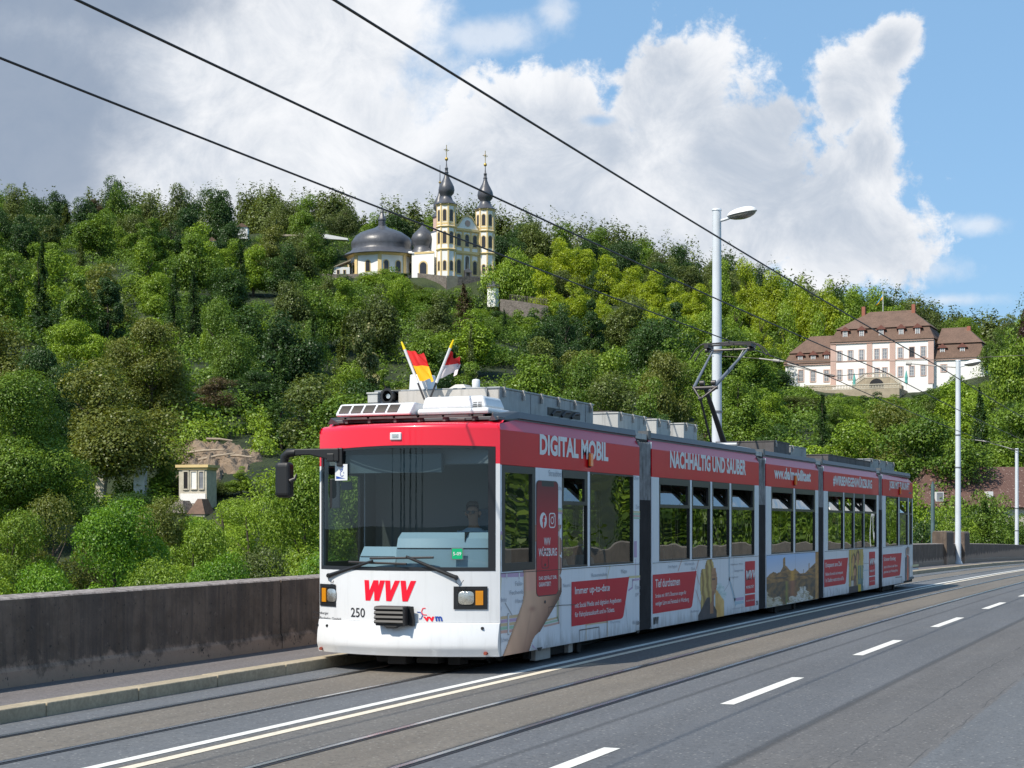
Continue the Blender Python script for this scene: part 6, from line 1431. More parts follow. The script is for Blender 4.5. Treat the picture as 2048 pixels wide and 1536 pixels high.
# ---------------- pink and white mansion. local frame: X to the right along the front (coming nearer), -Y towards the town
th = R_(-24); D0 = 383; O2 = wpt(1762, D0, CAM[2]+(1048-757)/3400*D0); ma = empty('mansion', O2, B_+th, label='pink and white mansion with steep brown mansard roofs on the right slope', cat='mansion')
ax = (CB*cos(th)-SB*sin(th), SB*cos(th)+CB*sin(th)); axX, axD = cos(th), sin(th)
def mx(x):      # photo column -> local X on the front plane
    r = (x-1024)/3400; X0 = (1762-1024)/3400*D0; return (r*D0-X0)/(axX-r*axD)
def mz(y, x): D = D0+mx(x)*axD; return CAM[2]+(1048-y)/3400*D-O2[2]
xl, xr = mx(1664), mx(1865); zE = mz(680, 1762); zBk = mz(652, 1762)-.3; zRd = zBk+4.3
def wing(x0, x1, y0, y1, zb_, ze, zk, zr_, rx0, rx1, nm_):
    mb = MB(); mb.box(x0, x1, y0, y1, -4, ze); w_ = mb.obj('wall', M['plaster'], ma)
    mb = MB(); mb.frust((x0-.5, x1+.5, y0-.5, y1+.5), (x0+1.0, x1-1.0, y0+1.0, y1-1.0), ze-.1, zk); yc = (y0+y1)/2
    a = (x0+.6, x1-.6, y0+.6, y1-.6); k = len(mb.v); mb.v += [(a[0], a[2], zk), (a[1], a[2], zk), (a[1], a[3], zk), (a[0], a[3], zk), (rx0, yc, zr_), (rx1, yc, zr_)]
    for f in ((0, 1, 5, 4), (1, 2, 5), (2, 3, 4, 5), (3, 0, 4), (3, 2, 1, 0)): mb.f.append(tuple(k+i for i in f)); mb.m.append(0)
    r_ = mb.obj('roof', M['tilered'], ma); mb = MB(); mb.box(x0-.3, x1+.3, y0-.3, y0, ze-.5, ze-.1); mb.obj('eaves_cornice', M['pink'], r_); return w_, r_
mw, mr = wing(xl, xr, 0, 12, -4, zE, zBk, zRd, mx(1716)+1.5, mx(1822)-1.0, 'main')
zE2 = mz(725, 1620); zk2 = mz(704, 1620); lw_, lr = wing(mx(1560)+1, xl-.02, 1.0, 11, -4, zE2, zk2, zk2+4.2, mx(1600)+1, xl-1, 'left_wing')
zE3 = mz(714, 1920); zk3 = mz(684, 1920); rw_, rr_ = wing(xr+.02, mx(1968), 1.0, 11, -4, zE3, zk3, zk3+3.9, xr+1, mx(1925), 'right_wing')
mb = MB()
for x in (1666.5, 1739, 1785, 1862): c = mx(x); mb.box(c-.62, c+.62, -.12, 0, -1.5, zE-.5)
mb.box(mx(1672), mx(1734), -.08, 0, 4.0, 4.3); mb.box(mx(1744), mx(1780), -.08, 0, 4.0, 4.3); mb.box(mx(1790), mx(1857), -.08, 0, 4.0, 4.3); mb.obj('facade_trim', M['pink'], ma)
for x in (1679, 1701, 1723, 1753.6, 1769.5, 1801, 1823.7, 1846.6):
    c = mx(x)
    for ya, yb in ((697, 718.5), (735, 756)):
        sh = (x-1762)*-.055
        z0_, z1_ = mz(yb+sh, x), mz(ya+sh, x); win(ma, c-.52, c+.52, z0_+.1, z1_-.1, -.02, .15, False, True, fm='pink', gm='winglass' if (x > 1820 and x < 1830 and ya < 700) else 'curtain')
for x in (1600, 1624, 1651): c = mx(x); win(ma, c-.55, c+.55, mz(763, x)+.1, mz(739, x)-.1, 1.0, .2, False, True, fm='pink', gm='curtain')
c = mx(1886); win(ma, c-.55, c+.55, mz(742, 1886), mz(729, 1886), 1.0, .2, False, True, fm='pink', gm='curtain')
def dormer(c, zb_, y, parent):
    mb = MB(); mb.box(c-.72, c+.72, y, y+2.2, zb_, zb_+1.75); mb.prism([(c-1.15, zb_+1.65), (c+1.15, zb_+1.65), (c, zb_+2.65)], 'y', y-.25, y+2.6); d = mb.obj('dormer', mat('dormer timber', (.16, .06, .045), .8), parent)
    win(d, c-.45, c+.45, zb_+.25, zb_+1.5, y-.01, .08, False, True, fm='winwhite', gm='curtain', proud=.04)
for x in (1690, 1723, 1762, 1802, 1835): dormer(mx(x), zE+.75, .15, mr)
for x in (1598, 1624, 1651): dormer(mx(x), zE2+.1, 1.1, lr)
for x in (1883, 1923): dormer(mx(x), zE3+.6, 1.2, rr_)
for x, q in ((1717, mr), (1818, mr)): c = mx(x); mb = MB(); mb.box(c-.38, c+.38, 5, 6.0, zRd-1.5, zRd+1.2); mb.obj('chimney', M['brickred'], q)
c = mx(1930); mb = MB(); mb.box(c-.4, c+.4, 5, 6, zk3, zk3+4.0); mb.obj('chimney', M['brickred'], rr_)
# stairs, balustrades, terrace
mb = MB(); c0, c1 = mx(1737), mx(1786); zt = mz(752, 1762)+.1-.3
mb.box(c0, c1, -4, 0, -4, zt-.5); mb.prism([(mx(1712), -3), (c0-.02, -3), (c0-.02, zt-.5), (mx(1712), -2.0)], 'y', -4, -1.5); mb.prism([(c1+.02, -3), (mx(1810), -3), (mx(1810), -2.0), (c1+.02, zt-.5)], 'y', -4, -1.5); sb_ = mb.obj('stair_block', M['sandstone'], ma)
mb = MB(); arch(mb, mx(1746), mx(1775), -3.4, -.3, -4.04); mb.obj('arch_opening', M['winglass'], sb_)
def balus(x0, z0, x1, z1, y, parent, n):
    mb = MB(); 
    for z, h in ((0, .15), (.85, .18)):
        k = len(mb.v); mb.v += [(x0, y-.18, z0+z), (x0, y+.18, z0+z), (x1, y+.18, z1+z), (x1, y-.18, z1+z), (x0, y-.18, z0+z+h), (x0, y+.18, z0+z+h), (x1, y+.18, z1+z+h), (x1, y-.18, z1+z+h)]
        for f in ((0, 1, 2, 3), (7, 6, 5, 4), (0, 4, 5, 1), (1, 5, 6, 2), (2, 6, 7, 3), (3, 7, 4, 0)): mb.f.append(tuple(k+i for i in f)); mb.m.append(0)
    for i in range(n): t = (i+.5)/n; mb.lathe([(.07, .15), (.13, .35), (.07, .6), (.09, .85)], 6, (x0+(x1-x0)*t, y), z=z0+(z1-z0)*t)
    return mb.obj('balustrade', M['cream'], parent)
M['cream'] = M['balst'] = mat('pale balustrade stone', (.58, .53, .43), .85, noise=[(2, .3)])
balus(c0, zt-.5, c1, zt-.5, -3.9, sb_, 12); balus(mx(1712), -2.0, c0-.1, zt-.5, -3.9, sb_, 10); balus(c1+.1, zt-.5, mx(1810), -2.0, -3.9, sb_, 10)
zt2 = mz(785, 1720); balus(mx(1606), zt2, mx(1815), zt2+.1, -9, ma, 70)
mb = MB(); mb.box(mx(1606), mx(1815), -9.2, -.05, -12, zt2); mb.obj('terrace', M['sandstone'], ma)
mb = MB(); 
for x in (1623, 1650): arch(mb, mx(x)-1.3, mx(x)+1.3, -4.6, -1.4, .96)
mb.obj('cellar_arch', M['winglass'], lw_)
mb = MB(); mb.box(mx(1606), xl, .9, .98, -5, -.9); mb.obj('plinth', M['sandstone'], lw_)
for x, y in ((1708.5, 773), (1812.5, 768)):
    D = D0+mx(x)*axD-7; q = wpt(x, D, CAM[2]+(1048-y)/3400*D); o = empty('parasol', q, label='closed teal parasol left of the mansion stairs' if x < 1750 else 'closed teal parasol right of the mansion stairs', cat='parasol', group='closed parasols on the mansion terrace')
    mb = MB(); mb.cyl((0, 0, -1.2), (0, 0, .4), .05); mb.obj('pole', M['winwhite'], o); mb = MB(); mb.lathe([(.36, .1), (.30, .8), (.36, 1.5), (.16, 2.5), (.05, 3.0)], 8); mb.obj('canopy', M['parasol'], o)
q = wpt(1766, 396, CAM[2]+(1048-626)/3400*396-8); o = empty('flagpole', q, B_, label='flagpole with blue and yellow flag above the mansion roof', cat='flagpole')
mb = MB(); mb.cyl((0, 0, 0), (0, 0, 13), .07); mb.obj('pole', M['winwhite'], o)
mb = MB()
for j, m in ((0, 0), (1, 1)): mb.grid(lambda u, v: (-.1-1.9*u*(.6+.4*v)+.0, .15*sin(u*6), 12.6-2.6*u*.9-(j+v)*.55*(1.2-u*.4)), 8, 2, m)
mb.obj('flag_cloth', [mat('flag light blue', (.08, .35, .6), .8), M['flagy']], o)
# ---------------- tiled house at the right edge behind the parapet
D = 150; o = empty('tiled_house', wpt(1950, D, CAM[2]+(1048-1012)/3400*D), B_+.1, label='house with large blotchy brown tiled roof behind the far parapet', cat='house')
M['pantile'] = mat('blotchy clay tiles', (.23, .115, .10), .9, noise=[(2.5, .4)]); N = NB(M['pantile'].node_tree); p_ = M['pantile'].node_tree.nodes['Principled BSDF']; t = N.n('ShaderNodeTexCoord').outputs['Object']
bk = N.n('ShaderNodeTexBrick', Vector=N.n('ShaderNodeMapping', Vector=t, Rotation=(pi/2, 0, 0)).outputs[0], Scale=3.2, Color1=(.13, .068, .052, 1), Color2=(.18, .105, .08, 1), Mortar=(.07, .035, .03, 1)); bk.inputs['Mortar Size'].default_value = .05
cc = N.mix(N.ss(N.noise(t, 4.5, 2, .8), .62, .68), bk.outputs[0], (.33, .26, .22)); N.nt.links.new(cc, p_.inputs['Base Color'])
mb = MB(); mb.box(-4.2, 8, .3, 7.5, -6, .2); mb.obj('wall', M['cream'], o)
mb = MB(); mb.poly([(-4.8, -.1, -.1), (9, -.1, -.1), (9, 4, 3.6), (-3.2, 4, 3.6)]); mb.poly([(-4.8, 8, -.1), (-3.2, 4, 3.6), (9, 4, 3.6), (9, 8, -.1)]); mb.poly([(-4.8, 8, -.1), (-4.8, -.1, -.1), (-3.2, 4, 3.6)]); r_ = mb.obj('roof', M['pantile'], o, solid=.12)
mb = MB(); mb.box(-1.5, -1.05, 3.3, 3.8, 2.8, 4.25); mb.obj('chimney', mat('dull chimney', (.26, .19, .15), .9), r_)
mb = MB(); mb.box(-3.4, -2.7, .4, 2.2, .4, 1.25); d_ = mb.obj('dormer', M['winwhite'], r_); mb = MB(); mb.poly([(-3.32, .39, .48), (-2.78, .39, .48), (-2.78, .39, 1.18), (-3.32, .39, 1.18)]); mb.obj('pane', M['curtain'], d_)
mb = MB(); mb.box(1.4, 1.9, .6, 1.6, .7, 1.3); mb.obj('skylight', M['winwhite'], r_)
# ---------------- cream villa half hidden at the left
D = 156; s_ = D/3400; o = empty('cream_villa', wpt(392, D, CAM[2]+(1048-985)*s_), B_-.25, label='cream villa with flat cornice, half hidden in the trees below the bare bank', cat='villa')
mb = MB(); mb.box(-1.7, 1.05, 0, 2.2, -7, 2.3); mb.obj('wall', M['cream'], o); mb = MB(); mb.box(-1.95, 1.3, -.25, 2.4, 2.3, 2.55); mb.box(-1.8, 1.15, -.12, 2.3, 2.1, 2.3); mb.obj('roof_cornice', M['ochre'], o)
mb = MB(); mb.box(-1.55, .95, -.05, 0, -1.0, -.1); mb.obj('panel_strip', M['plaster'], o)
win(o, -1.2, -.8, .35, 1.9, 0, .12, False, False, fm='cream'); win(o, -.45, .05, .35, 1.9, 0, .1, False, False, fm='cream', gm='plaster')
win(o, .35, .75, .35, 1.9, 0, .1, False, False, fm='cream', gm='curtain')
mb = MB(); mb.frust((-1.9, .1, -2.6, 0), (-1.2, -.6, -1.6, 0), -1.9, -.75); mb.obj('porch_roof', M['stonewall'], o); mb = MB(); mb.frust((.1, 1.9, -2.2, 0), (.8, 1.2, -1.4, 0), -2.0, -.6); mb.obj('porch_roof', M['tilered'], o); mb = MB(); mb.box(-1.8, 1.8, -2.1, 0, -7, -1.95); mb.obj('porch_wall', M['cream'], o)
for x, y0, y1, lab in ((192, 942, 975, 'narrow cream gable edge poking out of the trees at the left'), (278, 934, 950, 'white chimney block in the trees above the cream villa')):
    D = 158; q = wpt(x, D, CAM[2]+(1048-y1)/3400*D); mb = MB(); h_ = (y1-y0)/3400*D; mb.prism([(-.5, -2), (.5, -2), (.9 if x < 200 else .5, h_), (.3 if x < 200 else -.5, h_)], 'y', 0, 1.2); mb.box(-.6+(x < 200)*.7, .6+(x < 200)*.5, -.1, 1.3, h_, h_+.2); mb.obj('gable' if x < 200 else 'chimney_block', M['cream' if x < 200 else 'plaster'], loc=q, rz=B_, label=lab, cat='gable' if x < 200 else 'chimney')
# telegraph pole on the left slope
q = wpt(66, 230, CAM[2]+(1048-775)/3400*230-4); mb = MB(); mb.cyl((0, 0, -4), (0, 0, 4), .1); mb.box(-.5, .5, -.05, .05, 3.5, 3.62); mb.obj('telegraph_pole', M['bark'], loc=q, rz=B_, label='dark wooden pole among the trees at the left edge', cat='pole')
# ================================================================ TREES
# near trees behind the left parapet
for a in ((235, 84, 985, 300, 'maple', 'big lush maple whose broad crown fills the view behind the left parapet', 'near', 0),
          (15, 98, 985, 230, 'fresh', 'tall feathery green tree at the left edge behind the parapet', 'near', 1),
          (105, 104, 928, 190, 'pale', 'pale yellowish poplar like tree at the left edge behind the maple', 'near', 2),
          (-80, 88, 960, 240, 'fresh', 'leafy tree cut by the left edge of the photo', 'near', 2),
          (385, 92, 1005, 210, 'fresh', 'fresh green tree right of the big maple behind the parapet', 'near', 1),
          (610, 100, 900, 230, 'fresh', 'green tree with rusty leaves behind the tram mirror', 'near', 0),
          (490, 108, 925, 200, 'fresh', 'light leafy tree between the cream villa and the tram mirror', 'near', 2),
          (325, 112, 985, 150, 'pale', 'yellowish tree in front of the cream villa', 'near', 0),
          (425, 114, 985, 130, 'maple', 'green tree before the right corner of the cream villa', 'near', 2),
          (520, 80, 1060, 190, 'olive', 'dull brownish green tree low behind the parapet left of the tram', 'near', 1),
          (600, 74, 1040, 190, 'maple', 'lush low tree touching the left side of the tram front', 'near', 2),
          (440, 72, 1095, 170, 'maple', 'small lush tree low behind the parapet', 'near', 0),
          (120, 66, 1085, 200, 'maple', 'low bushy tree in front of the big maple, just above the parapet', 'near', 1),
          (20, 64, 1080, 200, 'fresh', 'low leafy tree in front of the left edge of the parapet top', 'near', 2),
          (320, 64, 1105, 190, 'fresh', 'low green tree just above the parapet right of the big maple', 'near', 0),
          (720, 120, 880, 230, 'fresh', 'leafy tree half hidden behind the tram front', 'near', 1)):
    x, D, yt, wp_, tone, lab, kd, va = a; tree(kd, tone, x, D, yt, wpx=wp_, label=lab, z=-8, var=va)
# right side behind the far parapet
for a in ((1990, 105, 938, 150, 'mid', 'large dark leafed tree in front of the tiled house, right of the far lamp post'), (2070, 100, 925, 160, 'fresh', 'leafy tree cut by the right edge behind the slim post'), (1962, 126, 968, 100, 'mid', 'mid green tree before the middle of the tiled roof'), (1925, 124, 1000, 90, 'fresh', 'low fresh tree hiding the wall of the tiled house'), (1880, 112, 1012, 80, 'mid', 'low mid green tree under the small roof dormer of the tiled house'), (1902, 130, 1006, 105, 'mid', 'mid green tree hiding the left wall of the tiled house'), (1885, 100, 1000, 120, 'fresh', 'leafy tree between the tram tail and the far lamp post'),
          (1935, 90, 1030, 120, 'mid', 'low bushy tree right behind the far parapet piers'), (2030, 84, 1020, 140, 'mid', 'low dense tree behind the wall at the right edge'), (1845, 92, 985, 80, 'dark', 'dark tree right beside the tail of the tram'), (1872, 80, 1060, 60, 'lime', 'small bright bush like tree behind the wall next to the tram tail'), (1800, 120, 905, 170, 'fresh', 'yellow green tree above the tail of the tram'), (1700, 130, 880, 170, 'fresh', 'light green tree above the fourth tram section')):
    x, D, yt, wp_, tone, lab = a; tree('midnear', tone, x, D, yt, wpx=wp_, label=lab)
EXP = [
 ('mid2', 'fresh', 482, 162, 928, 75, 'fresh green tree right of the cream villa'), ('mid2', 'mid', 330, 162, 905, 70, 'mid green tree left of the bare earth bank'),
 ('round', 'fresh', 735, 428, 542, 84, 'sunny tree below the left half of the rotunda'), ('round', 'mid', 672, 420, 556, 80, 'green tree under the white church annex'), ('round', 'olive', 820, 428, 552, 60, 'olive tree before the dark terrace wall'), ('round', 'mid', 885, 420, 584, 66, 'small green tree below the pale buttress'), ('round', 'dark', 1000, 405, 618, 70, 'dark tree in front of the white pavilion foot'), ('round', 'fresh', 1060, 400, 628, 80, 'fresh green tree under the stepped wall'),  # kind, tone, x, D, ytop, width, label
 ('wide', 'fresh', 1030, 432, 462, 128, 'big round green tree right of the church facade'), ('wide', 'linden', 222, 236, 680, 118, 'large cream flowering linden on the left slope'), ('flame', 'linden', 733, 236, 636, 88, 'slim cream flowering linden above the left tram roof'),
 ('spruce', 'brown', 928, 330, 568, 74, 'half withered brown conifer in front of the church terrace'), ('spruce', 'olive', 942, 250, 650, 50, 'slender olive conifer right of the two roof flags'), ('pine', 'brown', 432, 192, 745, 120, 'brownish open pine beside the bare earth bank'),
 ('mid2', 'dark', 515, 205, 735, 120, 'very dark green tree above the tram mirror'), ('round', 'dark', 300, 262, 640, 90, 'dark green tree right of the large linden'), ('pine', 'dark', 190, 520, 392, 60, 'dark pine rising over the left ridge'),
 ('spruce', 'blue', 553, 500, 440, 26, 'narrow blackish conifer left of the church near the terrace edge'), ('spruce', 'olive', 132, 480, 410, 58, 'olive spruce on the upper left slope'), ('pine', 'brown', 188, 500, 396, 44, 'small reddish brown pine on the upper left slope'),
 ('round', 'copper', 2052, 330, 598, 60, 'copper beech crown at the right edge under the blue sky'), ('wide', 'dark', 1310, 300, 605, 175, 'broad dark tree above the middle of the tram'), ('round', 'dark', 1130, 310, 600, 80, 'dark tree below the stepped wall'),
 ('mid2', 'mid', 1160, 230, 690, 175, 'broad feathery green tree above the first roof boxes'), ('mid2', 'pale', 1330, 215, 690, 95, 'yellow tipped tree between the roof boxes and the pantograph'), ('mid2', 'mid', 1300, 190, 735, 160, 'mid green tree left of the pantograph'),
 ('mid2', 'dark', 60, 215, 700, 90, 'deep green tree at the left edge'), ('spruce', 'dark', 20, 300, 560, 60, 'dark conifer at the left edge of the mid slope'), ('round', 'dark', 690, 380, 548, 70, 'dark round tree just below the rotunda'), ('round', 'fresh', 780, 430, 528, 88, 'fresh green tree covering the foot of the rotunda'),
 ('round', 'mid', 850, 385, 575, 90, 'mid green tree under the terrace corner'), ('spruce', 'dark', 905, 400, 590, 40, 'dark small conifer under the terrace buttress'), ('round', 'fresh', 2030, 300, 640, 120, 'sunny green tree right of the mansion'),
 ('round', 'mid', 1992, 372, 640, 62, 'mid green tree touching the right gable of the mansion'), ('round', 'mid', 1915, 345, 748, 80, 'tree covering the lower right wing of the mansion'), ('round', 'mid', 1868, 335, 765, 80, 'round tree below the right end of the mansion stairs'), ('round', 'mid', 1545, 372, 690, 66, 'tree left of the left wing of the mansion'),
 ('round', 'dark', 1555, 330, 735, 90, 'dark tree left of the mansion terrace'), ('round', 'dark', 440, 520, 360, 84, 'dark round crown standing out on the left skyline'), ('round', 'dark', 230, 530, 350, 80, 'tallest dark tree on the left skyline')]
for k_, t_, x, D, y, w_, lab in EXP: tree(k_, t_, x, D, y, wpx=w_, label=lab)
for i, (x, D, y) in enumerate(((752, 446, 545), (775, 444, 540), (800, 445, 544), (915, 431, 575), (938, 429, 572), (962, 428, 576), (1030, 414, 618), (1062, 412, 614), (1088, 411, 612), (1110, 412, 600))): tree('bush', ('fresh', 'mid', 'dark')[i % 3], x, D, y, wpx=46 if i < 6 else 72, label=('bush at the left foot of the rotunda', 'fresh bush before the rotunda windows', 'dark bush before the right rotunda windows', 'bush below the church facade wall', 'middle bush below the church facade wall', 'dark bush below the right church tower', 'bush under the railing right of the pavilion', 'bush half hiding the stepped wall', 'dark bush at the right end of the stepped wall', 'bush below the big round tree beyond the stepped wall')[i])
for i, x in enumerate(range(1585, 1850, 33)): tree('bush', ('mid', 'fresh', 'dark')[i % 3], x, 366-(i % 2)*5, 782+(i*7 % 5)*3, wpx=62, label=f"{('leftmost', 'second', 'third', 'fourth', 'fifth', 'sixth', 'seventh', 'eighth', 'rightmost')[i]} bush{'' if i in (0, 8) else ' from the left'} below the mansion terrace")
# lime green avenue right of the church
AV = [(1075, 505, 452), (1120, 478, 470), (1090, 540, 425), (1165, 488, 465), (1150, 545, 418), (1215, 512, 455), (1205, 570, 405), (1262, 528, 445), (1255, 585, 398), (1310, 545, 438), (1305, 600, 390), (1355, 556, 430), (1350, 620, 380), (1400, 565, 425), (1400, 625, 372), (1440, 522, 440), (1495, 508, 445), (1470, 590, 385), (1545, 530, 440), (1520, 600, 385), (1600, 545, 436), (1575, 590, 412), (1655, 552, 432), (1640, 590, 415), (1705, 560, 428), (1755, 575, 428), (1500, 650, 350), (1440, 660, 345)]
ra = random.Random(5)
for x, y, D in AV:
    tone = 'lime' if x < 1420 or ra.random() < .35 else 'fresh'; tree('round', tone, x, D, y-4, wpx=ra.uniform(72, 92))
# the rest of the wood, scattered on the slope
def sky_y(x): return interp(x, [(-100, 378), (0, 374), (120, 366), (230, 356), (300, 374), (430, 362), (520, 380), (640, 388), (750, 396), (880, 402), (1000, 418), (1100, 430), (1200, 446), (1310, 472), (1400, 492), (1480, 510), (1550, 540), (1620, 560), (1700, 566), (1780, 582), (1850, 608), (1920, 632), (1990, 630), (2048, 610), (2300, 600)])
def limit(x, D, hwm=3.2):
    "highest photo row a crown may reach, so that the buildings stay in view"
    hw = 3400/D*hwm; return max([sky_y(x)-6]+[block(x+k*hw, D) for k in (-1, -.5, 0, .5, 1)])
def block(x, D):
    y = 0
    if D < 447:
        if 655 < x < 735: y = max(y, 549)
        if 735 <= x < 985: y = max(y, 538 if x < 830 else 560)
        if 840 < x < 898: y = max(y, 576)
    if D < 425 and 968 < x < 1100: y = max(y, 612 if x < 1003 else 618)
    if D < 405 and 1565 < x < 1970: y = max(y, 768 if x < 1625 else 788 if x < 1820 else 745)
    if D < 156 and 335 < x < 445: y = max(y, 968 if x > 350 else 950)
    if D < 172 and 350 < x < 500: y = max(y, 925)
    if D < 156 and 180 < x < 205: y = max(y, 965)
    if D < 150 and x > 1835: y = max(y, 1000)
    return y
bottom = lambda x: 1180 if x < 640 else 860 if x < 1250 else 900 if x < 1550 else 935 if x < 1830 else 1080
rs2 = random.Random(21); cand = []
D = 88.0
while D < 560:
    sp = 8.2+D*.009; n_ = int(2230/3400*D/sp); 
    for i in range(n_+1):
        x = -70+2230*(i+rs2.uniform(.15, .85))/(n_+1); d = D+rs2.uniform(-11, 11)
        if d > interp(x, DRK)+20: continue
        if abs(d-462) < 30 and 650 < x < 1000: continue
        if abs(d-392) < 24 and 1545 < x < 1985: continue
        if 1050 < x < 1790 and 365 < d < 455: continue
        if any(abs(x-e[2]) < e[5]*.38 and abs(d-e[3]) < 16 for e in EXP): continue
        if 164 < d < 190 and 335 < x < 510: continue
        if wpt(x, d)[0] > -6: continue
        if d < 118 and x < 700: continue
        if d < 142 and x > 640 and x < 1835: continue
        cand.append((x, d))
    D += 23+D*.016
for x, d in cand:
    hgt = rs2.uniform(10, 15.5); up = (d-150)/400; r = rs2.random(); g = gz(x, d)
    if up > .75 and x < 1500: kd, tn = (('round', 'dark') if r < .3 else ('wide', 'dark') if r < .42 else ('wide', 'olive') if r < .54 else ('round', 'olive') if r < .75 else ('round', 'mid'))
    else: kd, tn = (('round', 'mid') if r < .22 else ('round', 'fresh') if r < .38 else ('wide', 'mid') if r < .44 else ('round', 'olive') if r < .55 else ('round', 'dark') if r < .68 else ('flame', 'mid') if r < .74 else ('flame', 'dark') if r < .78 else ('wide', 'fresh') if r < .82 else ('round', 'pale') if r < .88 else ('spruce', 'dark') if r < .95 else ('spruce', 'olive'))
    ylim = limit(x, d); yt = 1048-(g+hgt-CAM[2])*3400/d; yt = max(yt, ylim); h = CAM[2]+(1048-yt)/3400*d-g
    if d > interp(x, DRK)-62 and not (640 < x < 1010): yt = ylim+rs2.uniform(0, 15); h = CAM[2]+(1048-yt)/3400*d-g; kd = 'round' if kd in ('spruce', 'flame') else kd
    if h < 2.2 or yt > bottom(x): continue
    if h < 6 and kd in ('spruce', 'pine', 'flame'): kd = 'round'
    wpx = None
    if kd in ('round', 'wide') : wpx = 3400/d*min(2*PH[kd][1]*1.2, max(h*.92, 7.2))*rs2.uniform(.85, 1.2)
    if d < 235 and kd in ('round', 'wide', 'flame'): kd = 'mid2' if d > 150 or x > 650 else 'near'; wpx = wpx or 3400/d*7
    tree(kd, tn, x, d, yt, wpx=wpx)
print('TREES', len(TREES))
# ---- unique labels: tone, shape, where on the hill; repeats in one place are counted from the left
ORD = ['leftmost', 'second from left', 'third from left', 'fourth from left', 'fifth from left', 'sixth from left', 'seventh from left', 'eighth from left', 'ninth from left', 'tenth from left', 'eleventh from left', 'twelfth from left', 'thirteenth from left', 'fourteenth from left']
def where(x, y, D):
    if 1040 < x < 1790 and 365 < D < 460: return 'in the avenue right of the church' if x < 1420 else 'in the avenue behind the tall lamp post'
    s = sky_y(x)
    if D > 455: lev = 'on the ridge'
    elif D > 330: lev = 'high on the slope'
    elif D > 225: lev = 'halfway up the slope'
    else: lev = 'low on the slope'
    col = 'at the far left' if x < 250 else 'above the tram mirror' if x < 600 else 'above the tram front' if x < 850 else 'near the roof flags' if x < 1050 else 'above the first tram section' if x < 1290 else 'left of the tall lamp post' if x < 1445 else 'right of the tall lamp post' if x < 1600 else 'around the mansion' if x < 1900 else 'above the far lamp post'
    return (lev+' '+col).replace('halfway up the slope', 'midslope').replace('high on the slope', 'upslope').replace('low on the slope', 'downslope')
cells = {}
for t in TREES:
    o, kd, tn, x, D, y, lab = t; o['group'] = 'trees of the wooded hillside' if D > 135 else 'trees right behind the bridge'
    if lab: o['label'] = lab
    else: cells.setdefault(f"{TONE[tn]} {SHAPE[kd]} {where(x, y, D)}", []).append((x, o))
for k_, L_ in cells.items():
    L_.sort(key=lambda q: q[0])
    for i, (x, o) in enumerate(L_): o['label'] = k_ if len(L_) == 1 else f"{ORD[i]} {k_}"
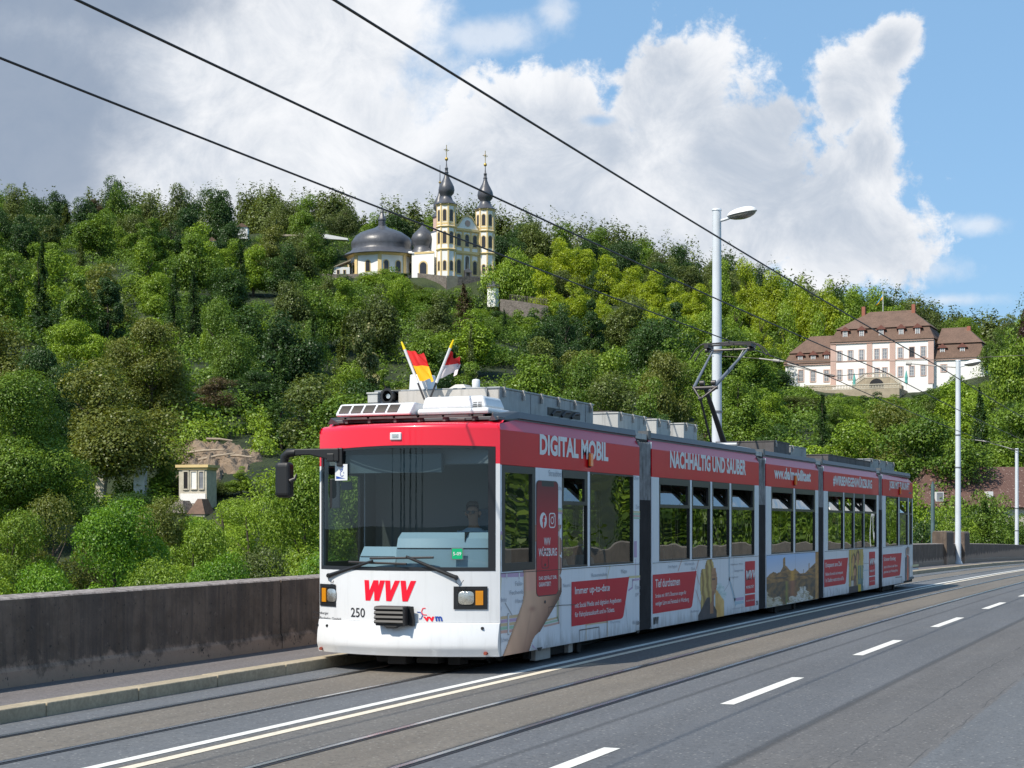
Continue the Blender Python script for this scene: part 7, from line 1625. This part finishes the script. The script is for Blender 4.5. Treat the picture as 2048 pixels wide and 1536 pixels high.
# ---- undergrowth between the trees and the wood beyond the ridge: uncountable, one object each
def scatter_bushes(name, n, xr_, Dr_, size, tone, seed, hmul=1.0, lf=.34, per=170):
    rg = np.random.default_rng(seed); rr = random.Random(seed); P = []; Nn = []; Vv = []
    for i in range(n):
        x, D = rr.uniform(*xr_), Dr_[0]+(Dr_[1]-Dr_[0])*rr.random()**.75
        if name == 'distant_wood': D = interp(x, DRK)+rr.uniform(-8, 45)
        if 350 < x < 490 and 164 < D < 186: continue
        if 345 < x < 440 and 146 < D < 164: continue
        q = wpt(x, D)
        if q[0] > -6: continue
        R = size*rr.uniform(.6, 1.3); lim = limit(x, D, 1.0)+4; top = CAM[2]+(1048-lim)/3400*D
        R2 = min(R*hmul, top-q[2])
        if R2 < .4 or (abs(D-392) < 22 and 1560 < x < 1975) or (abs(D-462) < 24 and 660 < x < 1000): continue
        d = rg.normal(size=(per, 3)); d[:, 2] = np.abs(d[:, 2]); d /= np.linalg.norm(d, axis=1, keepdims=True); rad = rg.uniform(.6, 1.05, (per, 1)); lump = 1+.2*np.sin(d[:, :1]*7+x)*np.sin(d[:, 1:2]*6+D)
        P.append(np.array(q)+d*rad*lump*np.array([R, R, R2])); Nn.append(d+rg.normal(size=(per, 3))*.5+np.array([0, 0, .3])); Vv.append(rg.uniform(.1, .7, per)+rr.uniform(-.2, .25))
    me = leaves_mesh(name, np.vstack(P), np.vstack(Nn), lf, np.concatenate(Vv), seed); me.materials.append(L[tone]); o = bpy.data.objects.new(name, me); COL.objects.link(o); tag(o, kind='stuff'); return o
tag(scatter_bushes('undergrowth', 1750, (-250, 2650), (185, 540), 3.8, 'mid', 1, .85, .42, 560), 'green undergrowth filling the gaps between the hillside trees', 'undergrowth')
tag(scatter_bushes('distant_wood', 230, (-300, 2400), (535, 590), 5.6, 'olive', 2, 3.1, .8, 2300), 'dull green wood forming the skyline behind the ridge trees', 'wood')
tag(scatter_bushes('riverside_scrub', 560, (-150, 2200), (60, 205), 2.8, 'fresh', 3, 1.0, .3, 650), 'scrub on the low ground right behind the bridge parapet', 'scrub')
NTH = ['first', 'second', 'third', 'fourth', 'fifth', 'sixth', 'seventh', 'eighth', 'ninth', 'tenth', 'eleventh', 'twelfth', 'thirteenth', 'fourteenth', 'fifteenth', 'sixteenth']
# ---- right bank and town side, seen only mirrored in the glass
for i in range(16):
    s = 8+i*8.5; c = 17+(i % 3)*3.5; o = tree('round', ('mid', 'fresh', 'dark')[i % 3], 0, 100, h=13+(i*37 % 5)); o.location = (c, s, -7); o['label'] = f'{NTH[i]} broadleaf tree along the near side of the bridge, mirrored in the tram windows'
    TREES[-1][6] = 'x'; o['group'] = 'trees on the near side of the bridge'; o.scale = (1.25, 1.25, 1.05)
for i, (c, s, h) in enumerate(((-26, -74, 17), (-31, -78, 12), (-21, -80, 21), (-15, -82, 13), (-41, -76, 13), (-36, -90, 15), (-9, -85, 12))):
    o = tree('spruce', 'dark', 0, 100, h=h, var=3); o.location = (c, s, -6); o['label'] = f'{NTH[i]} slim dark cypress behind the camera, mirrored in the windscreen'; o['group'] = 'cypresses mirrored in the windscreen'; o.scale = (.8, .8, h/15*1.2)
